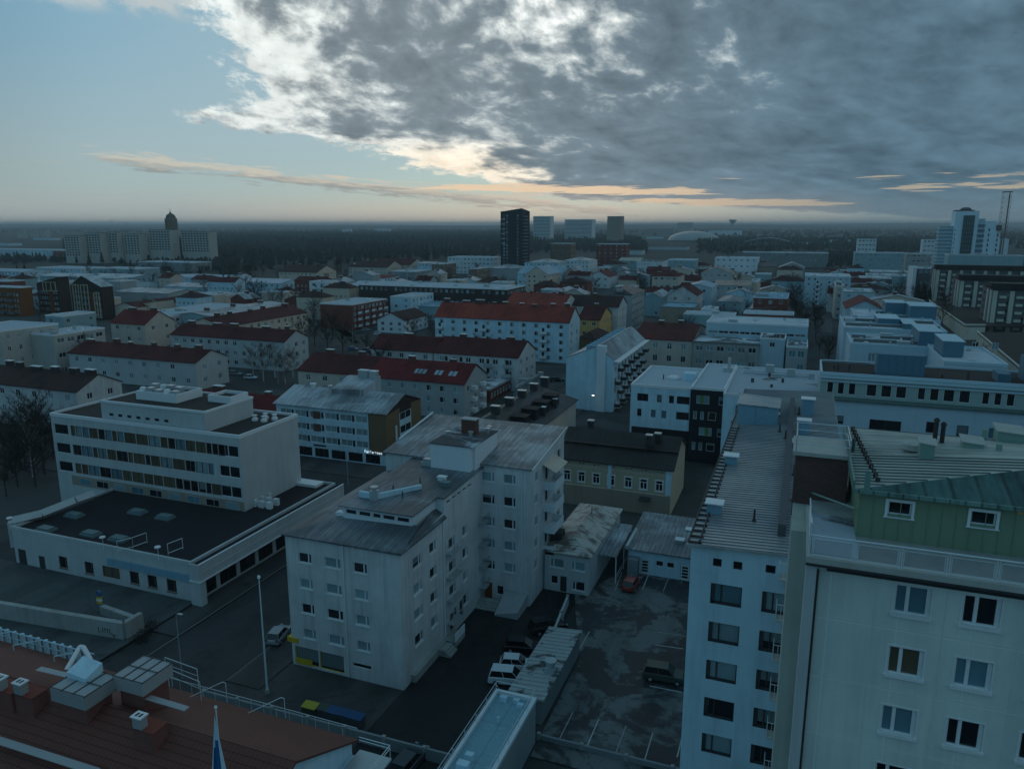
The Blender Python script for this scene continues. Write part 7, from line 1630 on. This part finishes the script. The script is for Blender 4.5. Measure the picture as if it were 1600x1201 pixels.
# small trees and houses in the gaps of the town
def free(X, Y, g=1.5): return not any(a - g < X < b + g and c - g < Y < d + g for a, b, c, d in FOOT)
n_ = 0; rt = random.Random(11)
while n_ < 190:
    X, Y = rt.uniform(-620, 200), rt.uniform(165, 720)
    if abs(-X * math.cos(YAW) - Y * math.sin(YAW)) > .7 * (Y * math.cos(YAW) - X * math.sin(YAW)) or not free(X, Y) or -67 < X < -52 or (Y < 260 and X > -45): continue
    tree('bare', X, Y, rt.uniform(7, 14), 'small leafless tree standing in a gap between the mid-distance town blocks', 'small leafless trees in the gaps of the town', n_ % 3); n_ += 1
hr = random.Random(21); n_ = 0
while n_ < 130:
    X, Y = hr.uniform(-560, 330), hr.uniform(300, 760); w_, d_, h_ = hr.uniform(10, 24), hr.uniform(9, 14), hr.uniform(6, 13)
    side = -X * math.cos(YAW) - Y * math.sin(YAW); fw_ = Y * math.cos(YAW) - X * math.sin(YAW)
    if abs(side) > .7 * fw_ or not all(free(X + p * w_, Y + q * d_, 2.5) for p in (0, .5, 1) for q in (0, .5, 1)) or -18 < X < 0 or 45 < X < 82 or (fw_ > 560 and side > -60): continue
    k_ = n_ % 4; wl_ = hr.choice(['cool_white', 'beige_render', 'grey_render', 'teal_render', 'cream_render', 'pale_grey', 'red_brick_wall'])
    building('town_house', ['small distant house with pale flat roof wedged between larger town blocks', 'small distant house with dark red pitched roof wedged between larger town blocks', 'small distant house with pale metal roof wedged between larger town blocks', 'small distant house with brown hipped roof wedged between larger town blocks'][k_], 'house', X, X + w_, Y, Y + d_, h_,
             ['flat', 'gx', 'gy', 'hip'][k_], 2.6, wl_, ['snow_felt', 'maroon_roof_x', 'light_metal_y', 'brown_roof_x'][k_], {'S': grid(1, w_ - 1, int(w_ / 3.2), [1.2 + 3 * i for i in range(int((h_ - 1.5) // 3))], 1.2, 1.3)}, group=['flat-roofed small distant houses', 'red-roofed small distant houses', 'metal-roofed small distant houses', 'brown-roofed small distant houses'][k_], chims=1 if k_ else 0, gear=0 if k_ else 2); n_ += 1
# trees closing the gaps before the slab blocks
clump('fir', ((186, 402), (192, 404), (232, 402), (236, 405), (284, 400), (288, 404), (296, 405), (168, 406), (150, 404), (126, 406), (330, 400)), 24, 'in front of the concrete slab blocks', 'trees before the slab blocks')

# the woods: one mass from the middle distance to the horizon
def woods():
    r = random.Random(3); vs = []; fs = []
    def one(X, Y, h, w):
        n = 4; br = r.random() < .5
        for q in range(n):
            a0 = r.random() * 6.28; zc = h * (.25 + (.55 if br else .75) * q / n); rr = w * ((1.25 - .9 * abs(q / n - .45)) if br else (1.0 - .62 * q / n)) * r.uniform(.7, 1.2); k = len(vs)
            for i in range(4):
                t = a0 + i * 1.571 + r.uniform(-.3, .3); vs.append((X + math.cos(t) * rr, Y + math.sin(t) * rr, zc - h * .12 * r.uniform(.3, 1.6)))
            j_ = w * (.5 if br else .12); vs.append((X + r.uniform(-j_, j_), Y + r.uniform(-j_, j_), min(h, zc + h * (.16 if br else .3) * r.uniform(.6, 1.1))))
            for i in range(4): fs.append((k + i, k + (i + 1) % 4, k + 4))
    def fill(poly, n, h0, h1, w):
        xs = [p[0] for p in poly]; c = 0
        while c < n:
            x = r.uniform(min(xs), max(xs)); seg = None
            for p, q in zip(poly, poly[1:]):
                if p[0] <= x <= q[0]:
                    t = (x - p[0]) / max(1e-6, q[0] - p[0]); ya = p[1] + (q[1] - p[1]) * t; yb = p[2] + (q[2] - p[2]) * t; seg = (ya, yb)
            if not seg: c += 1; continue
            # even over the ground, not over the picture
            da, db = 1 / (seg[0] - 349.0), 1 / (seg[1] - 349.0); d = db + (da - db) * r.random() ** .7; y = 349.0 + 1 / d
            X, Y = at(x, y, 0); one(X, Y, r.uniform(h0, h1) * (.9 + .3 * math.sin(X * .011) * math.sin(Y * .017 + X * .004)), w * r.uniform(.7, 1.3)); c += 1
    fill([(340, 366, 412), (380, 365, 430), (440, 364, 424), (520, 364, 418), (600, 363, 414), (700, 363, 410), (780, 363, 408), (840, 365, 402)], 8500, 12, 20, 4.3)
    fill([(100, 377, 398), (240, 377, 400), (345, 375, 410)], 1300, 10, 18, 4)
    fill([(835, 370, 396), (900, 370, 398), (990, 372, 396), (1010, 384, 398)], 1800, 10, 17, 4)
    fill([(1090, 378, 398), (1130, 374, 400), (1180, 374, 398), (1300, 376, 392), (1340, 374, 398), (1480, 374, 398)], 2300, 10, 17, 4)
    fill([(0, 357, 366), (400, 356.5, 366), (800, 356.5, 366), (1200, 357, 372), (1600, 357, 380)], 3600, 13, 20, 13)
    fill([(-20, 353.5, 357), (800, 353.5, 357), (1620, 353.5, 357)], 2200, 16, 26, 42)
    fill([(1370, 380, 396), (1440, 380, 400)], 200, 10, 14, 3); fill([(1560, 366, 392), (1620, 364, 396)], 260, 12, 22, 4)
    fill([(100, 396, 412), (230, 398, 414), (345, 398, 420)], 900, 7, 13, 3); fill([(-10, 400, 414), (100, 402, 412)], 160, 6, 11, 3); fill([(1290, 398, 420), (1345, 398, 420)], 260, 7, 12, 3); fill([(345, 412, 470), (372, 420, 476)], 260, 7, 13, 2.4); fill([(130, 420, 428), (180, 420, 430)], 60, 5, 8, 2); fill([(216, 412, 424), (350, 414, 426)], 260, 6, 11, 2.4)
    me = bpy.data.meshes.new('woods'); me.from_pydata(vs, [], fs); me.materials.append(M('woods')); o = place('woods', me); o['kind'] = 'stuff'
    tag(o, 'dark mixed woods spreading from the slab blocks and tower to the horizon', 'woods')
woods()
def hills():
    m = MB(); n = 60
    for (D, hh, seed) in ((9500, 42, 1), (14000, 72, 2)):
        r = random.Random(seed); ph = [r.random() * 6 for _ in range(6)]
        pr = None
        for i in range(n + 1):
            az = R(-46) + R(92) * i / n; t = YAW - az
            z = hh * (.72 + .16 * math.sin(az * 5 + ph[0]) + .10 * math.sin(az * 13 + ph[1]) + .06 * math.sin(az * 31 + ph[2]))
            if seed == 2: z *= 1 + .22 * math.exp(-((az - R(32)) / R(6)) ** 2)
            p = (-math.sin(t) * D, math.cos(t) * D); q = (-math.sin(t) * (D + 2500), math.cos(t) * (D + 2500)); b = (-math.sin(t) * (D - 2200), math.cos(t) * (D - 2200))
            if pr: m.poly([(*pr[2], -1), (*b, -1), (*p, z), (*pr[0], pr[3])]); m.poly([(*pr[0], pr[3]), (*p, z), (*q, -1), (*pr[1], -1)])
            pr = (p, q, b, z)
    struct(m.build('hills', 'woods'))
hills()

# ================================================================ cars
def car_meshes(kind):
    L, Wd, hh = {'hatch': (4.0, 1.72, 1.48), 'estate': (4.5, 1.78, 1.47), 'suv': (4.6, 1.86, 1.68), 'pickup': (4.9, 1.85, 1.75)}[kind]
    l = L / 2; w = Wd / 2
    # side profile (x forward): belt outline
    low = .28; belt = hh * .60
    prof = [(-l, .42), (-l + .03, .72), (-l + .10, belt), (-l * .18, belt + .03), (l * .42, belt), (l - .35, belt * .90), (l - .04, .66), (l, .42), (l - .1, low), (-l + .1, low)]
    body = MB(); n = len(prof)
    secs = [(-w, .90), (-w + .07, 1.0), (w - .07, 1.0), (w, .90)]
    idx = []
    for (y, s) in secs:
        k = len(body.v); idx.append(k)
        for (x, z) in prof: body.v.append((x * (1 if s == 1 else .975), y, low + (z - low) * (1 if s == 1 else .93)))
    for a, b in zip(idx, idx[1:]):
        for i in range(n): j = (i + 1) % n; body.f.append((a + i, b + i, b + j, a + j)); body.m.append(0)
    body.f.append(tuple(idx[0] + i for i in range(n))); body.f.append(tuple(idx[-1] + i for i in reversed(range(n)))); body.m += [0, 0]
    back = {'hatch': -l + .18, 'estate': -l + .15, 'suv': -l + .15, 'pickup': -l * .12}[kind]
    g = MB(); rt = {'hatch': (-l + .55, l * .10), 'estate': (-l + .5, l * .08), 'suv': (-l + .4, l * .14), 'pickup': (-l * .05, l * .18)}[kind]
    B = [(back, belt - .02), (l * .45, belt - .02)]; wi = w - .08; wt = w - .24
    g.v += [(B[0][0], -wi, B[0][1]), (B[1][0], -wi, B[1][1]), (B[1][0], wi, B[1][1]), (B[0][0], wi, B[0][1]), (rt[0], -wt, hh - .03), (rt[1], -wt, hh - .03), (rt[1], wt, hh - .03), (rt[0], wt, hh - .03)]
    g.f += [(0, 1, 5, 4), (1, 2, 6, 5), (2, 3, 7, 6), (3, 0, 4, 7)]; g.m += [0] * 4
    rf = MB(); rf.prism([(rt[0] - .04, -wt - .03), (rt[1] + .04, -wt - .03), (rt[1] + .04, wt + .03), (rt[0] - .04, wt + .03)], hh - .04, hh)
    for (xa, xb) in ((B[0][0], rt[0]), (B[1][0], rt[1]), ((B[0][0] + B[1][0]) / 2, (rt[0] + rt[1]) / 2)):
        for s in (-1, 1): rf.bar((xa, s * wi, belt - .02), (xb, s * wt, hh - .03), .035)
    if kind == 'pickup': body.slot(0); rf.box(-l + .1, -l * .14, -w + .12, w - .12, belt, belt + .04)
    lamps = MB()
    lamps.box(l - .12, l + .01, -.16, .16, .62, .76)
    tail = MB()
    tail.box(-l - .01, -l + .1, -.12, .12, .74, .95)
    wh = MB().bar((0, -.11, 0), (0, .11, 0), .32, 16); rim = MB().bar((0, -.12, 0), (0, .12, 0), .19, 10)
    return dict(b=body, g=g, r=rf, l=lamps, t=tail, w=wh, rim=rim, L=l, W=w)
CM = {}
def car(kind, mat_, pos, ang, label, name='parked_car', group='parked cars', z=.10):
    key = (kind, mat_)
    if key not in CM:
        c = car_meshes(kind); CM[key] = (c, c['b'].mesh('body', mat_), c['g'].mesh('windows', 'car_glass'), c['r'].mesh('roof', mat_), c['l'].mesh('headlight', 'galv'), c['t'].mesh('tail_light', 'tail_red'), c['w'].mesh('wheel', 'rubber'), c['rim'].mesh('rim', 'galv'))
        me = CM[key][1]
        for p in me.polygons: p.use_smooth = False
    c, b, g, r, l, t, w, rm = CM[key]
    root = thing(name, label, 'car', (pos[0], pos[1], z), ang, group)
    bo = place('body', b, root); bv = bo.modifiers.new('bevel', 'BEVEL'); bv.width = .07; bv.segments = 2; bv.limit_method = 'ANGLE'; place('windows', g, root); place('roof', r, root); 
    for q in (-1, 1): place('headlight', l, root, (0, q * (c['W'] - .28), 0)); place('tail_light', t, root, (0, q * (c['W'] - .2), 0))
    for sx in (-.62, .62):
        for sy in (-1, 1): o = place('wheel', w, root, (sx * c['L'], sy * (c['W'] - .10), .32)); place('rim', rm, o)
    return root
up = R(90)
X, Y = at(438, 1003, 0); car('hatch', 'car_silver', (X - .6, Y + .6), R(102), 'silver-blue hatchback half hidden behind the corner of the white flats', z=.03)
X, Y = at(986, 918, 0); car('hatch', 'car_red', (X, Y), R(86), 'red hatchback with pale frosted roof parked beside the canopy', z=.10)
X, Y = at(1038, 1062, 0); car('suv', 'car_green', (X, Y), R(4), 'dark high-sided car with a frosted roof parked at the right side of the car park', z=.10)
X, Y = at(797, 1066, 0); car('suv', 'car_white', (X, Y), R(12), 'nearest white car, a tall one, nosing out from under the carport', z=.04)
X, Y = at(808, 1044, 0); car('hatch', 'car_white', (X, Y), R(14), 'second white car, partly behind the nearest one at the carport', z=.04)
X, Y = at(818, 1016, 0); car('estate', 'car_black', (X, Y), R(12), 'black car in shadow beside the white ones at the carport', z=.04)
X, Y = at(856, 985, 0); car('suv', 'car_black', (X, Y), R(40), 'black car in deep shadow behind the carport near the annex', z=.04)
X, Y = at(640, 1197, 0); car('estate', 'car_grey', (X, Y), R(85), 'grey car with pale roof at the bottom edge below the tiled roof', z=.04)
X, Y = at(870, 596, 0); car('estate', 'car_black', (X, Y), R(25), 'black car turning in the far street beside the blank white-blue block', z=.04)
for i, (px, py, k, m_) in enumerate(((368, 586, 'estate', 'car_silver'), (392, 592, 'hatch', 'car_white'))): X, Y = at(px, py, 0); car(k, m_, (X, Y), R(8), ['silver estate car', 'white hatchback'][i] + ' parked by the birches behind the long maroon roof', z=.02)
for i, (px, py, m_) in enumerate(((552, 547, 'car_blue'), (575, 549, 'car_blue'), (572, 517, 'car_silver'), (560, 521, 'car_grey'), (556, 536, 'car_black'))):
    X, Y = at(px, py, 0); car('hatch', m_, (X, Y), R(5 if i < 2 else 30), ['bright blue car, left of two behind the maroon roof', 'bright blue car, right of two behind the maroon roof', 'pale car nearest the white gabled house in the small car park', 'grey car left of the pale one in the small car park', 'lone black car on the open asphalt of the small car park'][i], z=.02)
for i, (px, py, m_) in enumerate(((1240, 501, 'car_white'), (1280, 500, 'car_black'), (1262, 494, 'car_grey'), (1270, 494, 'car_silver'), (1406, 461, 'car_black'), (1384, 466, 'car_white'), (1380, 452, 'car_white'), (1400, 447, 'car_silver'))):
    X, Y = at(px, py, 0); car('estate', m_, (X, Y), R(4 + 20 * (i % 3)), ['white van-like car by the avenue trees', 'black car on the avenue below the six-storey white flats', 'grey car, left of a pair in the courtyard of the six-storey flats', 'silver car, right of a pair in the courtyard of the six-storey flats', 'dark car alone on the wide pale far car park', 'white car at the left rim of the wide far car park', 'white car before the glass-fronted hall', 'silver car right of the glass-fronted hall'][i], z=.04)
n_ = 0; ct = random.Random(5)
while n_ < 46:
    X, Y = ct.uniform(-380, 110), ct.uniform(175, 480)
    if abs(-X * math.cos(YAW) - Y * math.sin(YAW)) > .7 * (Y * math.cos(YAW) - X * math.sin(YAW)) or not free(X, Y, 3) or (Y < 260 and X > -45): continue
    car('hatch' if n_ % 2 else 'estate', ct.choice(['car_white', 'car_silver', 'car_black', 'car_grey', 'car_silver']), (X, Y), ct.choice([0, 90]) * math.pi / 180, 'small car parked in a gap between the mid-distance town blocks', group='small cars between the town blocks', z=.03); n_ += 1
# courtyards and car parks further off
for pts, nm, mt in (((((1240, 515), (1300, 520), (1300, 497), (1238, 494))), 'courtyard', 'deck'), (((1385, 470), (1432, 470), (1428, 452), (1374, 452)), 'car_park', 'lot'), (((545, 530), (600, 520), (560, 506), (520, 512)), 'car_park', 'road'), (((440, 500), (560, 530), (540, 515), (470, 488)), 'car_park', 'deck')):
    P_ = [at(*p, 0) for p in pts]; struct(MB().poly([(x, y, .012) for x, y in P_]).build(nm, mt))

# ================================================================ walls, ramp, poles, bins
def ramp():
    z = .9
    def P(px, py, zz=z): return at(px, py, zz)
    root = thing('ramp_wall', 'weathered pale concrete ramp enclosure with graffiti scrawl beside the street', 'wall', (*P(190, 1000), 0)); ox, oy = root.location.x, root.location.y
    A, B, Cc, D = P(-30, 952), P(195, 990), P(222, 974), P(160, 952)
    def wall(m, p, q, h, t=.32):
        d = Vector((q[0] - p[0], q[1] - p[1])).normalized(); n = Vector((-d.y, d.x)) * t
        m.prism([(p[0] - n.x - ox, p[1] - n.y - oy), (q[0] - n.x - ox, q[1] - n.y - oy), (q[0] + n.x - ox, q[1] + n.y - oy), (p[0] + n.x - ox, p[1] + n.y - oy)], 0, h)
    m = MB(); wall(m, A, B, 2.4); wall(m, B, Cc, 2.4); wall(m, D, Cc, 1.5)
    m.build('wall', 'concrete', root)
    m = MB(); d = Vector((B[0] - A[0], B[1] - A[1])).normalized(); n = Vector((d.y, -d.x)) * .34
    def g(u, v_): p = Vector(B) - d * u + n; return (p.x - ox, p.y - oy, v_)
    for (a, b) in (((3.4, .9), (3.4, 1.5)), ((3.4, .9), (3.0, .9)), ((2.8, .9), (2.8, 1.5)), ((2.5, .9), (2.5, 1.4)), ((2.5, 1.4), (2.1, 1.4)), ((2.1, 1.4), (2.1, .9)), ((1.8, 1.0), (1.8, 1.5)), ((1.8, 1.0), (1.4, .7)), ((1.3, .9), (1.3, .3)), ((1.3, .5), (.9, .9))): m.bar(g(*a), g(*b), .035)
    m.build('graffiti', 'dark_trim', root)
ramp()
box_struct('parking_deck', -150, -70.3, 50, 69.1, .35, 'deck')
def lamp(px, py, h, lab, lit=False, arm=1.2, z=0):
    X, Y = at(px, py, 0); root = thing('street_lamp', lab, 'street lamp', (X, Y, z), 0, None)
    MB().cyl(0, 0, 0, h, .09, .05, 8).build('pole', 'galv', root); MB().tube([(0, 0, h), (arm * .5, 0, h + .25), (arm, 0, h + .25)], .03, 6).build('arm', 'galv', root)
    MB().box(arm - .1, arm + .5, -.12, .12, h + .18, h + .3).build('lamp_head', 'lamp_lit' if lit else 'galv', root)
# tall pole in front of the white flats
X, Y = at(418, 1083, 0)
root = thing('light_pole', 'very tall slender white pole on the pavement left of the white flats', 'pole', (X, Y, 0)); MB().cyl(0, 0, 0, 13.0, .12, .05, 10).build('pole', 'rail_white', root); MB().lathe(0, 0, [(.05, 13.0), (.16, 13.05), (.14, 13.3), (.01, 13.35)], 10).build('lamp_head', 'white_trim', root); MB().cyl(0, 0, 0, .5, .25, .2, 10).build('base', 'concrete', root)
lamp(544, 760, 7.0, 'slim street lamp in front of the dark shop windows of the metal-roofed block')
lamp(285, 1060, 7.5, 'street lamp with round head standing in the road left of the tall white pole', arm=.4)
lamp(435, 600, 10, 'thin lamp pole among the birches', arm=.5); lamp(552, 545, 9, 'thin lamp pole behind the maroon roofs near the blue cars', arm=.4); lamp(482, 540, 9, 'thin lamp pole beside the leafless trees of the small car park', arm=.4)
X, Y = at(934, 640, 0); lamp(922, 645, 4.5, 'lit lamp at the foot of the blank white-blue block', True, .5)
for i, (px, py) in enumerate(((1377, 445), (1411, 441), (1391, 443))): lamp(px, py, 6, ['left', 'right', 'middle'][i] + 'most small lit lamp in front of the far shopping halls' if i < 2 else 'middle small lit lamp in front of the far shopping halls', True, .4)
X, Y = at(158, 960, 0)
root = thing('parking_sign', 'round-topped blue and yellow sign on a post by the ramp wall', 'sign', (X, Y, .35)); MB().cyl(0, 0, 0, 2.4, .08).build('post', 'grey_trim', root); MB().box(-.35, .35, -.10, .10, 1.2, 2.2).build('sign_panel', 'yellow_paint', root); MB().bar((0, -.12, 2.55), (0, .12, 2.55), .42, 16).build('sign_disc', 'car_blue', root); MB().box(-.36, .36, -.11, .11, 1.55, 1.85).build('sign_stripe', 'white_trim', root)
def bins():
    def at0(px, py): return at(px, py, 1.1)
    for i, (px, py, mt, lid, lab, w) in enumerate(((485, 1103, 'car_green', 'yellow_lid', 'dark wheeled bin with bright yellow lid by the fence', .75), (505, 1106, 'car_grey', 'car_green', 'dark wheeled bin with dull green lid between the yellow and blue lids', .6), (523, 1111, 'car_grey', 'bin_blue', 'large bin with blue lid, leftmost of the three blue ones', .7), (540, 1115, 'car_grey', 'bin_blue', 'large bin with blue lid, middle of the three blue ones', .7), (557, 1120, 'car_grey', 'bin_blue', 'large bin with blue lid, rightmost of the three blue ones', .7))):
        X, Y = at0(px, py); root = thing('waste_bin', lab, 'bin', (X, Y, .05), 0, 'bins along the fence')
        MB().prism([(-w, -.45), (w, -.45), (w, .45), (-w, .45)], .1, 1.1).build('bin_body', mt, root); MB().prism([(-w - .05, -.5), (w + .05, -.5), (w + .05, .5), (-w - .05, .5)], [1.12, 1.12, 1.2, 1.2], [1.18, 1.18, 1.32, 1.32]).build('lid', lid, root)
        for s in (-1, 1): MB().bar((s * w * .7 - .05, -.3, .12), (s * w * .7 + .05, -.3, .12), .1, 10).build('wheel', 'rubber', root)
bins()
def fence(p, q, h, lab, mat_='mid_grey', t=.12, z0=0):
    root = thing('low_wall', lab, 'wall', (*p, z0)); d = Vector((q[0] - p[0], q[1] - p[1])); L = d.length; d.normalize(); n = Vector((-d.y, d.x)) * t
    m = MB(); m.prism([(-n.x, -n.y), (d.x * L - n.x, d.y * L - n.y), (d.x * L + n.x, d.y * L + n.y), (n.x, n.y)], 0, h); m.build('wall', mat_, root)
    k = 0; i = 0
    while k < L:
        MB().box(d.x * k - .16, d.x * k + .16, d.y * k - .16, d.y * k + .16, 0, h + .15).build('post', 'concrete', root); k += 4.2; i += 1
fence(at(318, 1078, 1.2), at(705, 1178, 1.2), 1.2, 'long grey wall with posts between the tiled-roof house and the bins')
fence((-25.2, 86.0), (-24.2, 76.4), 1.3, 'short wall with pale coping dividing yard and car park below the annex', 'pale_grey')
fence(at(842, 1146, .6), at(1062, 1200, .6), .6, 'low kerb wall along the near end of the car park', 'mid_grey')
# rubble, bushes and clutter near the ramp and yard
for i, (px, py) in enumerate(((222, 1003), (230, 992), (236, 982))):
    X, Y = at(px, py, 0); r = random.Random(i); tw = MB()
    for k in range(140): p = Vector((r.gauss(0, .5), r.gauss(0, .5), abs(r.gauss(0, .4)))); q = p + Vector((r.gauss(0, .3), r.gauss(0, .3), r.uniform(.1, .6))); d = Vector((.03, .02, 0)); tw.poly([p - d, p + d, q])
    tag(tw.build('bush', 'twigs', None, (X, Y, 0)), ['leafless bush nearest the end of the ramp wall', 'leafless bush in the middle of the three by the ramp', 'leafless bush farthest up the pavement by the ramp'][i], 'bush')

# ================================================================ the air
def haze():
    m = bpy.data.materials.new('haze'); m.use_nodes = True; t = m.node_tree; t.nodes.clear()
    v = t.nodes.new('ShaderNodeVolumePrincipled'); v.inputs['Color'].default_value = (.80, .92, .97, 1); v.inputs['Density'].default_value = HAZE; v.inputs['Anisotropy'].default_value = .2
    o = t.nodes.new('ShaderNodeOutputMaterial'); t.links.new(v.outputs[0], o.inputs['Volume']); MATS['haze'] = m
    h = MB().box(-22000, 22000, -21000, 22000, -2, 88).build('haze', 'haze'); h['kind'] = 'stuff'; tag(h, 'thin blue-grey haze over the whole town', 'haze')
HAZE = .00012
haze()
